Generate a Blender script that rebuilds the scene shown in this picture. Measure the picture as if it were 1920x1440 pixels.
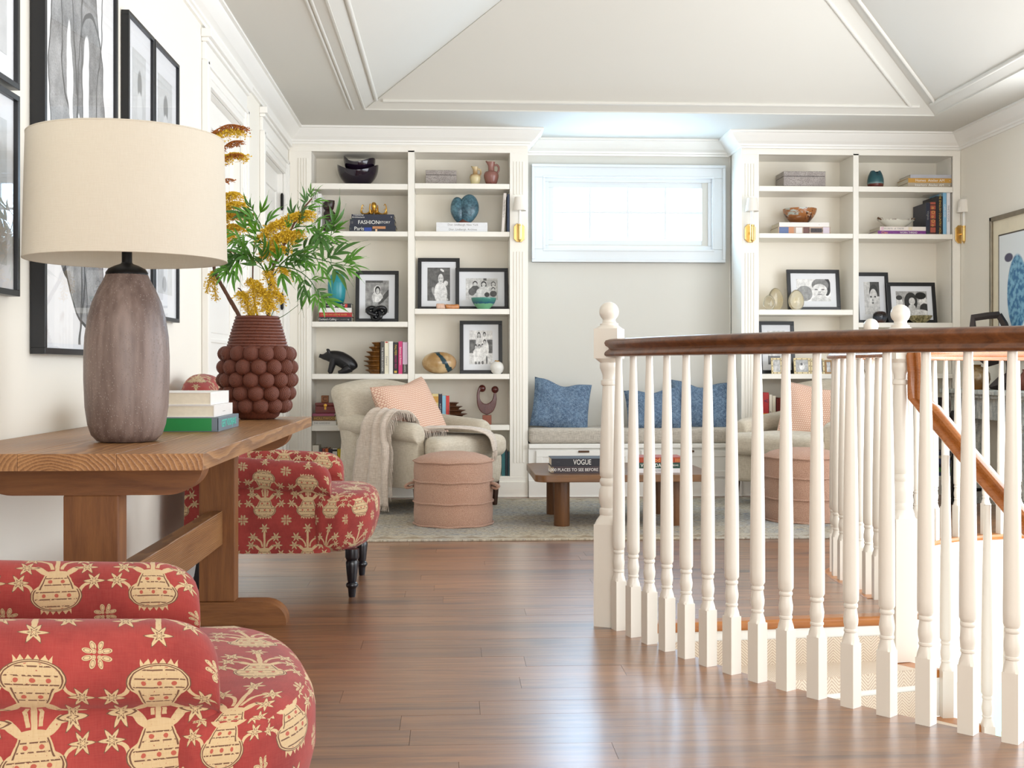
import bpy, bmesh, math, random
import numpy as np
from mathutils import Vector, Matrix, noise

random.seed(7)
for o in list(bpy.data.objects):
    bpy.data.objects.remove(o, do_unlink=True)
SC = bpy.context.scene
COL = SC.collection
PI = math.pi

# ------------------------------------------------------------------ camera
FPX = 2200.0          # focal length in pixels of a 1920 wide frame
HOR = 690.0           # horizon row
CAMZ = 0.95
YAW = math.atan(110.0 / FPX)
cam_d = bpy.data.cameras.new('camera')
cam = bpy.data.objects.new('camera', cam_d)
COL.objects.link(cam)
cam.location = (0, 0, CAMZ)
cam.rotation_euler = (PI / 2, 0, -YAW)
cam_d.sensor_width = 36.0
cam_d.lens = 36.0 * FPX / 1920.0
cam_d.shift_y = -(720.0 - HOR) / 1920.0
cam_d.clip_start = 0.05
SC.camera = cam

# ------------------------------------------------------------------ world, light, exposure
world = bpy.data.worlds.new('world')
SC.world = world
world.use_nodes = True
wn = world.node_tree
bg = wn.nodes['Background']
bg.inputs[0].default_value = (0.78, 0.89, 1.0, 1)
bg.inputs[1].default_value = 1.2


def area(name, loc, rot, sx, sy, power, color):
    l = bpy.data.lights.new(name, 'AREA')
    l.shape = 'RECTANGLE'
    l.size = sx
    l.size_y = sy
    l.energy = power
    l.color = color
    o = bpy.data.objects.new(name, l)
    COL.objects.link(o)
    o.location = loc
    o.rotation_euler = rot
    o['kind'] = 'helper'
    return o


# daylight through the windows of the place
area('daylight_right_window', (3.70, 4.5, 1.35), (0, PI / 2, 0), 2.3, 4.9, 120, (0.93, 0.96, 1.0))
area('daylight_rear_window', (1.2, -2.3, 1.5), (PI / 2, 0, 0), 4.2, 2.2, 96, (1.0, 0.975, 0.945))
area('daylight_back_window', (1.31, 9.06, 2.14), (-PI / 2, 0, 0), 1.12, 0.44, 25, (0.48, 0.73, 1.0))
area('daylight_stairwell', (3.6, 5.0, -0.9), (0, PI / 2, 0), 1.2, 1.8, 16, (1.0, 0.97, 0.92))

SC.view_settings.view_transform = 'Standard'
SC.view_settings.look = 'None'
SC.view_settings.gamma = 1.0
SC.view_settings.use_curve_mapping = False
SC.view_settings.exposure = 0.54

# ------------------------------------------------------------------ picture <-> place
FV = Vector((math.sin(YAW), math.cos(YAW), 0))
RV = Vector((math.cos(YAW), -math.sin(YAW), 0))
CAM = Vector((0, 0, CAMZ))


def ray(px, py):
    return FV + RV * ((px - 960.0) / FPX) + Vector((0, 0, (HOR - py) / FPX))


def P(px, py, Y):
    d = ray(px, py)
    return CAM + d * (Y / d.y)


def G(px, py, z):
    d = ray(px, py)
    return CAM + d * ((z - CAMZ) / d.z)


def PX(px, Y):
    return P(px, HOR, Y).x


def YW(px, X):
    """depth where the column px meets the plane x = X"""
    d = ray(px, HOR)
    return d.y * X / d.x


def PZ(px, py, Y):
    return P(px, py, Y).z


# ------------------------------------------------------------------ mesh building
class MB:
    def __init__(s):
        s.v = []
        s.f = []
        s.uv = []          # one uv list per face, or None
        s.has_uv = False

    def add(s, verts, faces, uvs=None):
        n = len(s.v)
        s.v += [tuple(p) for p in verts]
        for i, f in enumerate(faces):
            s.f.append(tuple(n + k for k in f))
            if uvs is not None:
                s.uv.append(uvs[i])
                s.has_uv = True
            else:
                s.uv.append(None)
        return s

    def box(s, x0, x1, y0, y1, z0, z1):
        v = [(x0, y0, z0), (x1, y0, z0), (x1, y1, z0), (x0, y1, z0),
             (x0, y0, z1), (x1, y0, z1), (x1, y1, z1), (x0, y1, z1)]
        f = [(3, 2, 1, 0), (4, 5, 6, 7), (0, 1, 5, 4), (1, 2, 6, 5), (2, 3, 7, 6), (3, 0, 4, 7)]
        return s.add(v, f)

    def prism(s, pts, z0, z1):          # plan polygon (ccw) extruded in z
        n = len(pts)
        v = [(x, y, z0) for x, y in pts] + [(x, y, z1) for x, y in pts]
        f = [tuple(range(n - 1, -1, -1)), tuple(range(n, 2 * n))]
        f += [(i, (i + 1) % n, n + (i + 1) % n, n + i) for i in range(n)]
        return s.add(v, f)

    def extrude_y(s, pts, y0, y1):      # xz polygon (ccw seen from -y) extruded in y
        n = len(pts)
        v = [(x, y0, z) for x, z in pts] + [(x, y1, z) for x, z in pts]
        f = [tuple(range(n)), tuple(range(2 * n - 1, n - 1, -1))]
        f += [(i, n + i, n + (i + 1) % n, (i + 1) % n) for i in range(n)]
        return s.add(v, f)

    def lathe(s, prof, seg=24, cx=0, cy=0, cz=0, cap=True, a0=0.0, sx=1.0, sy=1.0):
        n = len(prof)
        v, f = [], []
        for k in range(seg):
            a = a0 + 2 * PI * k / seg
            c, d = math.cos(a), math.sin(a)
            for r, z in prof:
                v.append((cx + r * c * sx, cy + r * d * sy, cz + z))
        for k in range(seg):
            m = (k + 1) % seg
            for i in range(n - 1):
                f.append((k * n + i, m * n + i, m * n + i + 1, k * n + i + 1))
        if cap:
            if prof[0][0] > 1e-5:
                f.append(tuple(k * n for k in range(seg - 1, -1, -1)))
            if prof[-1][0] > 1e-5:
                f.append(tuple(k * n + n - 1 for k in range(seg)))
        return s.add(v, f)

    def tube(s, path, rad, seg=8, closed=False, flat=1.0):
        path = [Vector(p) for p in path]
        n = len(path)
        if not hasattr(rad, '__len__'):
            rad = [rad] * n
        v, f = [], []
        up = Vector((0, 0, 1))
        prev = None
        for i, p in enumerate(path):
            if closed:
                t = path[(i + 1) % n] - path[i - 1]
            else:
                t = path[min(i + 1, n - 1)] - path[max(i - 1, 0)]
            t.normalize()
            if prev is None:
                a = up if abs(t.z) < 0.9 else Vector((1, 0, 0))
                prev = (a - t * a.dot(t)).normalized()
            else:
                prev = (prev - t * prev.dot(t))
                if prev.length < 1e-6:
                    prev = t.orthogonal()
                prev.normalize()
            b = t.cross(prev)
            for k in range(seg):
                a = 2 * PI * k / seg
                v.append(p + (prev * math.cos(a) * flat + b * math.sin(a)) * rad[i])
        m = n if closed else n - 1
        for i in range(m):
            j = (i + 1) % n
            for k in range(seg):
                l = (k + 1) % seg
                f.append((i * seg + k, i * seg + l, j * seg + l, j * seg + k))
        if not closed:
            f.append(tuple(range(seg - 1, -1, -1)))
            f.append(tuple((n - 1) * seg + k for k in range(seg)))
        return s.add(v, f)

    def sweep(s, prof, path, closed=False, caps=True):
        """prof: (side, up) pairs; path: plan points with z; side is to the right of travel."""
        path = [Vector(p) for p in path]
        n, m = len(path), len(prof)
        v, f = [], []
        for i, p in enumerate(path):
            if closed:
                a = (path[i] - path[i - 1])
                b = (path[(i + 1) % n] - path[i])
            else:
                a = path[i] - path[max(i - 1, 0)] if i else path[1] - path[0]
                b = path[min(i + 1, n - 1)] - path[i] if i < n - 1 else path[i] - path[i - 1]
            a2 = Vector((a.x, a.y, 0)).normalized()
            b2 = Vector((b.x, b.y, 0)).normalized()
            t = (a2 + b2)
            if t.length < 1e-6:
                t = a2.copy()
            t.normalize()
            k = 1.0 / max(0.3, t.dot(a2))
            r = Vector((t.y, -t.x, 0))
            for q, z in prof:
                v.append((p.x + r.x * q * k, p.y + r.y * q * k, p.z + z))
        for i in range(n if closed else n - 1):
            j = (i + 1) % n
            for q in range(m):
                l = (q + 1) % m
                f.append((i * m + q, i * m + l, j * m + l, j * m + q))
        if caps and not closed:
            f.append(tuple(range(m)))
            f.append(tuple((n - 1) * m + q for q in range(m - 1, -1, -1)))
        return s.add(v, f)

    def grid(s, rows, closed_u=False, uvrows=None):
        """rows: list of equally long point lists."""
        n, m = len(rows), len(rows[0])
        v = [p for r in rows for p in r]
        f, uv = [], []
        for i in range(n - 1):
            for j in range(m if closed_u else m - 1):
                l = (j + 1) % m
                f.append((i * m + j, i * m + l, (i + 1) * m + l, (i + 1) * m + j))
                if uvrows:
                    u = uvrows
                    jl = j + 1
                    uv.append([u[i][j], u[i][jl], u[i + 1][jl], u[i + 1][j]])
        return s.add(v, f, uv if uvrows else None)

    def xf(s, m):
        s.v = [tuple(m @ Vector(p)) for p in s.v]
        return s

    def deform(s, fn):
        s.v = [tuple(fn(*p)) for p in s.v]
        return s

    def mesh(s, name, smooth=False, angle=None):
        me = bpy.data.meshes.new(name)
        me.from_pydata(s.v, [], s.f)
        if s.has_uv:
            l = me.uv_layers.new(name='UVMap')
            flat = []
            for f, u in zip(s.f, s.uv):
                if u is None:
                    u = [(s.v[k][0], s.v[k][2]) for k in f]
                for q in u:
                    flat += [q[0], q[1]]
            l.data.foreach_set('uv', flat)
        if smooth:
            me.polygons.foreach_set('use_smooth', [True] * len(me.polygons))
            if angle:
                me.set_sharp_from_angle(angle=math.radians(angle))
        me.update()
        return me

    def build(s, name, m, parent=None, smooth=False, angle=40, bevel=0.0, bseg=2, recalc=True):
        me = s.mesh(name, smooth, angle)
        if recalc:
            b = bmesh.new()
            b.from_mesh(me)
            bmesh.ops.recalc_face_normals(b, faces=b.faces)
            b.to_mesh(me)
            b.free()
        return obj(name, me, m, parent, bevel, bseg)


def obj(name, me, m=None, parent=None, bevel=0.0, bseg=2):
    o = bpy.data.objects.new(name, me)
    COL.objects.link(o)
    if m is not None and len(me.materials) == 0:
        me.materials.append(m)
    if parent is not None:
        o.parent = parent
    if bevel > 0:
        b = o.modifiers.new('bevel', 'BEVEL')
        b.width = bevel
        b.segments = bseg
        b.limit_method = 'ANGLE'
        b.angle_limit = math.radians(40)
    return o


def tag(o, label=None, cat=None, group=None, kind=None):
    if label:
        o['label'] = label
    if cat:
        o['category'] = cat
    if group:
        o['group'] = group
    if kind:
        o['kind'] = kind
    return o


def thing(name, label, cat, loc=(0, 0, 0), rz=0.0, group=None, kind=None):
    o = bpy.data.objects.new(name, None)
    o.empty_display_size = 0.05
    COL.objects.link(o)
    o.location = loc
    o.rotation_euler = (0, 0, rz)
    return tag(o, label, cat, group, kind)


def struct(o):
    o['kind'] = 'structure'
    return o


def dup(root, loc, rz, label=None, group=None):
    r = root.copy()
    COL.objects.link(r)
    r.location = loc
    r.rotation_euler = (0, 0, rz)
    if label:
        r['label'] = label
    if group:
        r['group'] = group
    for ch in list(root.children):
        c = ch.copy()
        COL.objects.link(c)
        c.parent = r
        for g in ch.children:
            d = g.copy()
            COL.objects.link(d)
            d.parent = c
    return r


def arc(cx, cy, r, a0, a1, n):
    return [(cx + r * math.cos(math.radians(a0 + (a1 - a0) * i / n)),
             cy + r * math.sin(math.radians(a0 + (a1 - a0) * i / n))) for i in range(n + 1)]


def rbox(sx, sy, sz, r, n=10, fn=None, nz=None):
    """rounded box centred on the origin, uv in metres by dominant side."""
    mb = MB()
    h = (sx / 2, sy / 2, sz / 2)
    cache = {}
    verts, faces, uvs = [], [], []

    def vert(p):
        k = (round(p[0], 5), round(p[1], 5), round(p[2], 5))
        if k not in cache:
            q = [max(-h[i] + r, min(h[i] - r, p[i])) for i in range(3)]
            d = Vector((p[0] - q[0], p[1] - q[1], p[2] - q[2]))
            if d.length > 1e-9:
                d = d.normalized() * r
            w = Vector(q) + d
            if fn:
                w = Vector(fn(*w))
            cache[k] = len(verts)
            verts.append(w)
        return cache[k]

    def steps(a):
        k = n if a is not sz or nz is None else nz
        inner = [-a / 2 + r + (a - 2 * r) * i / k for i in range(k + 1)]
        e = [-a / 2, -a / 2 + r * 0.29, -a / 2 + r * 0.62]
        return e + inner + [-q for q in reversed(e)]

    st = [steps(sx), steps(sy), steps(sz)]
    for ax in range(3):
        a, b = [(1, 2), (0, 2), (0, 1)][ax]
        for sg in (-1, 1):
            A, B = st[a], st[b]
            for i in range(len(A) - 1):
                for j in range(len(B) - 1):
                    q = []
                    u = []
                    for (ii, jj) in ((i, j), (i + 1, j), (i + 1, j + 1), (i, j + 1)):
                        p = [0, 0, 0]
                        p[ax] = sg * h[ax]
                        p[a] = A[ii]
                        p[b] = B[jj]
                        q.append(vert(p))
                        u.append((A[ii], B[jj]))
                    flip = (sg > 0) == (ax == 1)
                    if flip:
                        q.reverse()
                        u.reverse()
                    faces.append(tuple(q))
                    uvs.append(u)
    return mb.add(verts, faces, uvs)


def smooth_path(pts, n=8):
    """Catmull-Rom through points."""
    pts = [Vector(p) for p in pts]
    out = []
    for i in range(len(pts) - 1):
        p0 = pts[max(i - 1, 0)]
        p1, p2 = pts[i], pts[i + 1]
        p3 = pts[min(i + 2, len(pts) - 1)]
        for k in range(n):
            t = k / n
            out.append(0.5 * ((2 * p1) + (p2 - p0) * t + (2 * p0 - 5 * p1 + 4 * p2 - p3) * t * t
                              + (3 * p1 - p0 - 3 * p2 + p3) * t ** 3))
    out.append(pts[-1])
    return out

# ------------------------------------------------------------------ materials
def lin(h):
    if not isinstance(h, str):
        return tuple(h)[:3] + (1.0,)
    h = h.lstrip('#')
    o = []
    for i in (0, 2, 4):
        q = int(h[i:i + 2], 16) / 255.0
        o.append(q / 12.92 if q <= 0.04045 else ((q + 0.055) / 1.055) ** 2.4)
    return (o[0], o[1], o[2], 1.0)


NT = None


class E:
    """a scalar socket that can be used in python expressions"""
    def __init__(s, k):
        s.k = k

    def __add__(s, o): return mth('ADD', s, o)
    def __radd__(s, o): return mth('ADD', o, s)
    def __sub__(s, o): return mth('SUBTRACT', s, o)
    def __rsub__(s, o): return mth('SUBTRACT', o, s)
    def __mul__(s, o): return mth('MULTIPLY', s, o)
    def __rmul__(s, o): return mth('MULTIPLY', o, s)
    def __truediv__(s, o): return mth('DIVIDE', s, o)
    def __rtruediv__(s, o): return mth('DIVIDE', o, s)
    def __neg__(s): return mth('MULTIPLY', s, -1.0)
    def __lt__(s, o): return mth('LESS_THAN', s, o)
    def __gt__(s, o): return mth('GREATER_THAN', s, o)


def put(v, sock):
    if isinstance(v, E):
        v = v.k
    if isinstance(v, (int, float)):
        sock.default_value = v
    elif isinstance(v, (tuple, list)):
        sock.default_value = v
    else:
        NT.links.new(v, sock)


def mth(op, *a, clamp=False):
    n = NT.nodes.new('ShaderNodeMath')
    n.operation = op
    n.use_clamp = clamp
    for i, x in enumerate(a):
        put(x, n.inputs[i])
    return E(n.outputs[0])


def eabs(a): return mth('ABSOLUTE', a)
def emin(a, b): return mth('MINIMUM', a, b)
def emax(a, b): return mth('MAXIMUM', a, b)
def emod(a, b): return mth('FLOORED_MODULO', a, b)
def esin(a): return mth('SINE', a)
def mad(a, b, c): return mth('MULTIPLY_ADD', a, b, c)
def clamp01(a): return mth('ADD', a, 0.0, clamp=True)


def sstep(x, a, b):
    n = NT.nodes.new('ShaderNodeMapRange')
    n.interpolation_type = 'SMOOTHSTEP'
    put(x, n.inputs[0])
    n.inputs[1].default_value = a
    n.inputs[2].default_value = b
    n.inputs[3].default_value = 0.0
    n.inputs[4].default_value = 1.0
    return E(n.outputs[0])


def coords(kind='Object'):
    n = NT.nodes.new('ShaderNodeTexCoord')
    sp = NT.nodes.new('ShaderNodeSeparateXYZ')
    NT.links.new(n.outputs[kind], sp.inputs[0])
    return E(sp.outputs[0]), E(sp.outputs[1]), E(sp.outputs[2])


def vec(x, y, z):
    n = NT.nodes.new('ShaderNodeCombineXYZ')
    put(x, n.inputs[0])
    put(y, n.inputs[1])
    put(z, n.inputs[2])
    return n.outputs[0]


def rnd():
    n = NT.nodes.new('ShaderNodeObjectInfo')
    return E(n.outputs['Random'])


def nz(v=None, scale=5.0, detail=3.0, rough=0.5, dist=0.0):
    n = NT.nodes.new('ShaderNodeTexNoise')
    if v is not None:
        NT.links.new(v, n.inputs['Vector'])
    else:
        t = NT.nodes.new('ShaderNodeTexCoord')
        NT.links.new(t.outputs['Object'], n.inputs['Vector'])
    n.inputs['Scale'].default_value = scale
    n.inputs['Detail'].default_value = detail
    n.inputs['Roughness'].default_value = rough
    n.inputs['Distortion'].default_value = dist
    return E(n.outputs[0])


def voro(v=None, scale=20.0):
    n = NT.nodes.new('ShaderNodeTexVoronoi')
    if v is not None:
        NT.links.new(v, n.inputs['Vector'])
    else:
        t = NT.nodes.new('ShaderNodeTexCoord')
        NT.links.new(t.outputs['Object'], n.inputs['Vector'])
    n.inputs['Scale'].default_value = scale
    return E(n.outputs['Distance'])


def mix(f, a, b):
    n = NT.nodes.new('ShaderNodeMix')
    n.data_type = 'RGBA'
    put(f, n.inputs[0])
    for v, k in ((a, 6), (b, 7)):
        if isinstance(v, str):
            v = lin(v)
        put(v, n.inputs[k])
    return n.outputs[2]


def grey(e):
    return vec(e, e, e)


def newmat(name):
    global NT
    m = bpy.data.materials.new(name)
    m.use_nodes = True
    NT = m.node_tree
    return m, NT.nodes['Principled BSDF']


def bumped(p, h, strength=0.3, dist=0.002):
    b = NT.nodes.new('ShaderNodeBump')
    b.inputs['Strength'].default_value = strength
    b.inputs['Distance'].default_value = dist
    put(h, b.inputs['Height'])
    NT.links.new(b.outputs[0], p.inputs['Normal'])


CACHE = {}


def plain(name, col, rough=0.5, metal=0.0, var=0.10, scale=14.0, bump=0.0, spec=0.5, coat=0.0, sheen=0.0):
    """one colour with slight procedural variation"""
    key = (name, col, rough, metal)
    if key in CACHE:
        return CACHE[key]
    m, p = newmat(name)
    k = lin(col)
    n = nz(scale=scale, detail=4)
    d = tuple(q * (1 - var) for q in k[:3]) + (1.0,)
    l = tuple(min(1, q * (1 + var * 0.6)) for q in k[:3]) + (1.0,)
    put(mix(n, d, l), p.inputs['Base Color'])
    p.inputs['Roughness'].default_value = rough
    p.inputs['Metallic'].default_value = metal
    p.inputs['Specular IOR Level'].default_value = spec
    p.inputs['Coat Weight'].default_value = coat
    p.inputs['Sheen Weight'].default_value = sheen
    if bump:
        bumped(p, nz(scale=scale * 12, detail=2), bump, 0.002)
    CACHE[key] = m
    return m


def wood(name, dark, light, axis='X', scale=9.0, rough=0.45, bump=0.25, coat=0.0, vary=0.0, stretch=14.0):
    m, p = newmat(name)
    x, y, z = coords('Object')
    r = rnd() * 37.0
    q = {'X': (x * (1.0 / stretch) + r, y, z), 'Y': (x, y * (1.0 / stretch) + r, z), 'Z': (x, y, z * (1.0 / stretch) + r)}[axis]
    v = vec(*q)
    a = nz(v, scale * 3.2, 5, 0.62, 0.6)
    b = nz(v, scale * 22, 3, 0.6, 0.2)
    g = clamp01(mad(a, 1.7, -0.38))
    g2 = clamp01(g * 0.72 + b * 0.30)
    col = mix(g2, dark, light)
    if vary:
        t = mad(rnd(), vary, 1.0 - vary * 0.5)
        n = NT.nodes.new('ShaderNodeVectorMath')
        n.operation = 'MULTIPLY'
        NT.links.new(col, n.inputs[0])
        put(vec(t, t, t), n.inputs[1])
        col = n.outputs[0]
    put(col, p.inputs['Base Color'])
    put(mad(b, 0.15, rough - 0.07), p.inputs['Roughness'])
    p.inputs['Coat Weight'].default_value = coat
    if bump:
        bumped(p, b, bump, 0.0015)
    return m


def solid_wood(name, dark, light, ring=70.0, rough=0.4, bump=0.4, coat=0.0):
    """growth rings round an axis along y, so that end faces show rings and long faces grain"""
    m, p = newmat(name)
    x, y, z = coords('Object')
    r = rnd()
    dx = x + (r - 0.5) * 0.12
    dz = z + 0.02 + r * 0.05 - 0.76
    wv = nz(vec(x * 2.0, y * 0.5 + r * 9.0, z * 2.0), 4.0, 3, 0.5)
    rad = mth('SQRT', mad(dx, dx, dz * dz * 4.0)) + (wv - 0.5) * 0.05
    t = emod(rad * ring, 1.0)
    band_ = sstep(t, 0.0, 0.75) - sstep(t, 0.86, 1.0)
    fine = nz(vec(x, y * 0.03, z), 260, 3, 0.6)
    big = nz(vec(x, y * 0.15, z), 14, 4, 0.6)
    g = clamp01(mth('SUBTRACT', 0.75, band_ * 0.42) + (fine - 0.5) * 0.6 + (big - 0.5) * 0.7)
    put(mix(g, dark, light), p.inputs['Base Color'])
    put(mad(fine, 0.2, rough - 0.1), p.inputs['Roughness'])
    p.inputs['Coat Weight'].default_value = coat
    bumped(p, fine + band_ * 0.5, bump, 0.0015)
    return m


def linen(name, dark, light, scale=420.0, rough=0.9, bump=0.25, blotch=3.0, sheen=0.1, kind='Object'):
    """woven plain cloth"""
    m, p = newmat(name)
    x, y, z = coords(kind)
    wv = nz(vec(x * 1.0, y * 1.0, z * 0.08), scale, 2, 0.6)
    wh = nz(vec(x * 0.08, y * 0.08, z * 1.0), scale, 2, 0.6)
    big = nz(vec(x, y, z), blotch, 4)
    t = clamp01(wv * 0.5 + wh * 0.5 + (big - 0.5) * 0.12)
    put(mix(sstep(t, 0.3, 0.7), dark, light), p.inputs['Base Color'])
    p.inputs['Roughness'].default_value = rough
    p.inputs['Sheen Weight'].default_value = sheen
    p.inputs['Specular IOR Level'].default_value = 0.2
    bumped(p, wv + wh, bump, 0.001)
    return m


def ell(u, v, cx, cy, rx, ry, rot=0.0):
    """squared ellipse distance, 1 on the outline"""
    if rot:
        c, s = math.cos(rot), math.sin(rot)
        a = mad(u, c / rx, mad(v, s / rx, -(cx * c + cy * s) / rx))
        b = mad(u, -s / ry, mad(v, c / ry, (cx * s - cy * c) / ry))
    else:
        a = mad(u, 1.0 / rx, -cx / rx)
        b = mad(v, 1.0 / ry, -cy / ry)
    return mad(a, a, b * b)


def layer(g, val, mask):
    """grey value over grey value"""
    return mad(mask, val - g if not isinstance(val, (int, float)) else mth('SUBTRACT', val, g), g)


def inside(q, soft=0.08):
    return sstep(q, 1.0 + soft, 1.0 - soft) if False else mth('SUBTRACT', 1.0, sstep(q, 1.0 - soft, 1.0 + soft))


WHITE = plain('white_paint', '#f3f1ea', 0.42, var=0.03, scale=3)
TRIM = plain('trim_paint', '#f6f4ee', 0.34, var=0.025, scale=3)
SHELFP = plain('bookcase_paint', '#f8f4ea', 0.40, var=0.03, scale=3)
SHELFB = plain('bookcase_back_paint', '#f5eedf', 0.5, var=0.04, scale=2)
WALLP = plain('wall_paint', '#f3eee2', 0.62, var=0.03, scale=1.5)
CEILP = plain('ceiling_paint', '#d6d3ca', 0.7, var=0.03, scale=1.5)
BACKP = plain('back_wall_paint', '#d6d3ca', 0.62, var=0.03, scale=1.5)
CASEP = plain('window_casing_paint', '#e0e4e6', 0.4, var=0.02, scale=3)
BALP = plain('baluster_paint', '#e3dcd0', 0.28, var=0.03, scale=4)
BLACKF = plain('black_frame', '#15161a', 0.35, var=0.1)
BRASS = plain('brass', '#e3c07c', 0.30, 1.0, var=0.08)
GOLD = plain('gold', '#d3a24a', 0.28, 1.0, var=0.2, scale=60)
IRON = plain('black_iron', '#191717', 0.4, 0.6)
PAGES = plain('paper_pages', '#e9e0cc', 0.8, var=0.12, scale=90)
MATB = plain('white_mat_board', '#eceef2', 0.7, var=0.02)
INK_W = plain('white_ink', '#f2f0ea', 0.6, var=0.02)
INK_K = plain('black_ink', '#26242a', 0.6, var=0.05)
INK_G = plain('gold_ink', '#d6ac4c', 0.5, var=0.05)
INK_GR = plain('grey_ink', '#8f8c88', 0.6, var=0.05)
INK_M = plain('mint_ink', '#5fd9c4', 0.5, var=0.05)
INK_R = plain('red_ink', '#c02328', 0.6, var=0.05)
INK_O = plain('orange_ink', '#f0a860', 0.6, var=0.05)
INK_P = plain('magenta_ink', '#c2246e', 0.6, var=0.05)


def glassmat(name, tint=(1, 1, 1, 1), gloss=0.06, rough=0.0):
    """thin clear pane: mostly straight through, a little mirror"""
    m = bpy.data.materials.new(name)
    m.use_nodes = True
    nt = m.node_tree
    nt.nodes.clear()
    out = nt.nodes.new('ShaderNodeOutputMaterial')
    tr = nt.nodes.new('ShaderNodeBsdfTransparent')
    tr.inputs[0].default_value = tint
    gl = nt.nodes.new('ShaderNodeBsdfGlossy')
    gl.inputs['Roughness'].default_value = rough
    mx = nt.nodes.new('ShaderNodeMixShader')
    lw = nt.nodes.new('ShaderNodeLayerWeight')
    lw.inputs[0].default_value = 0.5
    pw = nt.nodes.new('ShaderNodeMath')
    pw.operation = 'POWER'
    nt.links.new(lw.outputs['Facing'], pw.inputs[0])
    pw.inputs[1].default_value = 5.0
    ma = nt.nodes.new('ShaderNodeMath')
    ma.operation = 'MULTIPLY_ADD'
    nt.links.new(pw.outputs[0], ma.inputs[0])
    ma.inputs[1].default_value = 0.9
    ma.inputs[2].default_value = 0.04
    nt.links.new(ma.outputs[0], mx.inputs[0])
    nt.links.new(tr.outputs[0], mx.inputs[1])
    nt.links.new(gl.outputs[0], mx.inputs[2])
    nt.links.new(mx.outputs[0], out.inputs[0])
    return m


PANE = glassmat('window_glass')


def text(body, size, m, parent, loc, rot=(PI / 2, 0, 0), align='CENTER', sx=1.0, shear=0.0, name='lettering', off=0.0):
    cu = bpy.data.curves.new('lettering', 'FONT')
    cu.body = body
    cu.size = size
    cu.align_x = align
    cu.align_y = 'CENTER'
    cu.extrude = 0.0002
    cu.shear = shear
    cu.offset = off
    cu.resolution_u = 3
    cu.materials.append(m)
    tmp = bpy.data.objects.new('tmp_text', cu)
    COL.objects.link(tmp)
    dg = bpy.context.evaluated_depsgraph_get()
    me = bpy.data.meshes.new_from_object(tmp.evaluated_get(dg), depsgraph=dg)
    bpy.data.objects.remove(tmp, do_unlink=True)
    bpy.data.curves.remove(cu)
    me.materials.clear()
    me.materials.append(m)
    o = bpy.data.objects.new(name, me)
    COL.objects.link(o)
    o.location = loc
    o.rotation_euler = rot
    o.scale = (sx, 1, 1)
    o.parent = parent
    return o

# ------------------------------------------------------------------ the room
WL, WR = -1.20, 3.80          # left and right wall
SY = 8.62                     # face of the bookcases
YB = 8.99                     # wall behind the window bench
YF = -2.5                     # wall behind the camera
CZ = 2.70                     # flat ceiling
BX1 = PX(990, SY)             # right end of left bookcase
BX2 = PX(1390, SY)            # left end of right bookcase

# stairwell edge, left/near side: a curve through the foot of the balusters
foot = [(1137, 1174), (1166, 1187), (1191, 1199), (1219, 1211), (1472.5, 1296), (1529, 1312), (1592.5, 1327.5),
        (1659, 1344.5), (1731, 1361), (1809, 1377.5), (1892, 1394.5)]
fp = [G(x, y, 0) + Vector((0.012, 0.02, 0)) for x, y in foot]
cf = np.polyfit([p.y for p in fp], [p.x for p in fp], 3)


def curve_x(y):
    y2 = max(y, 2.75)
    x = float(np.polyval(cf, y2))
    if y < 2.75:
        d = float(np.polyval(np.polyder(cf), 2.75))
        x += (y - 2.75) * d * (1 + (2.75 - y) * 0.25)
    return x


def along_curve(y0, step, n):
    """points spaced by step along the near curve, towards the camera"""
    out = [Vector((curve_x(y0), y0, 0))]
    y = y0
    while len(out) < n:
        acc = 0.0
        while acc < step:
            q = Vector((curve_x(y), y, 0))
            y -= 0.002
            acc += (Vector((curve_x(y), y, 0)) - q).length
        out.append(Vector((curve_x(y), y, 0)))
    return out


N1 = Vector((curve_x(fp[0].y), fp[0].y, 0))
N2 = Vector((1.716, 4.43, 0))
FAR = smooth_path([(1.745, 4.75, 0), (1.752, 5.28, 0), (1.84, 5.50, 0), (2.08, 5.72, 0), (2.40, 6.10, 0), (2.72, 6.40, 0), (3.14, 6.58, 0), (3.80, 6.66, 0)], 6)


def far_x(y):
    """right limit of the floor beyond the stairwell"""
    if y <= 5.28:
        return 1.80
    if y >= 6.66:
        return WR
    for a, b in zip(FAR, FAR[1:]):
        if a.y <= y <= b.y and b.y > a.y:
            return a.x + (b.x - a.x) * (y - a.y) / (b.y - a.y) + 0.03
    return WR


# floor material: oak boards, each with its own tone
m, p = newmat('oak_floor')
x, y, z = coords('Object')
r = rnd()
v = vec(x * 0.085 + r * 31.0, y + r * 7.0, z)
a = nz(v, 17.0, 6, 0.66, 1.1)
b = nz(v, 120.0, 3, 0.6, 0.2)
kn = nz(vec(x * 0.45 + r * 11.0, y * 1.3, z), 3.2, 2, 0.5, 0.3)
g = clamp01(mad(a, 2.3, -0.66) * 0.72 + mad(b, 0.9, -0.30) * 0.5 + 0.06)
col = mix(g, '#50290f', '#ad7749')
col = mix(sstep(kn, 0.60, 0.74) * 0.75, col, '#3a1d10')
n = NT.nodes.new('ShaderNodeVectorMath')
n.operation = 'MULTIPLY'
NT.links.new(col, n.inputs[0])
t = mad(r, 0.36, 0.80)
put(vec(t, t, t), n.inputs[1])
put(n.outputs[0], p.inputs['Base Color'])
put(mad(b, 0.12, 0.34), p.inputs['Roughness'])
p.inputs['Coat Weight'].default_value = 1.0
p.inputs['Coat IOR'].default_value = 1.62
p.inputs['Coat Roughness'].default_value = 0.26
p.inputs['Specular IOR Level'].default_value = 0.4
bumped(p, a * 0.5 + b, 0.12, 0.0012)
OAK = m
SUB = plain('floor_underlay', '#20120a', 0.9)
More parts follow.
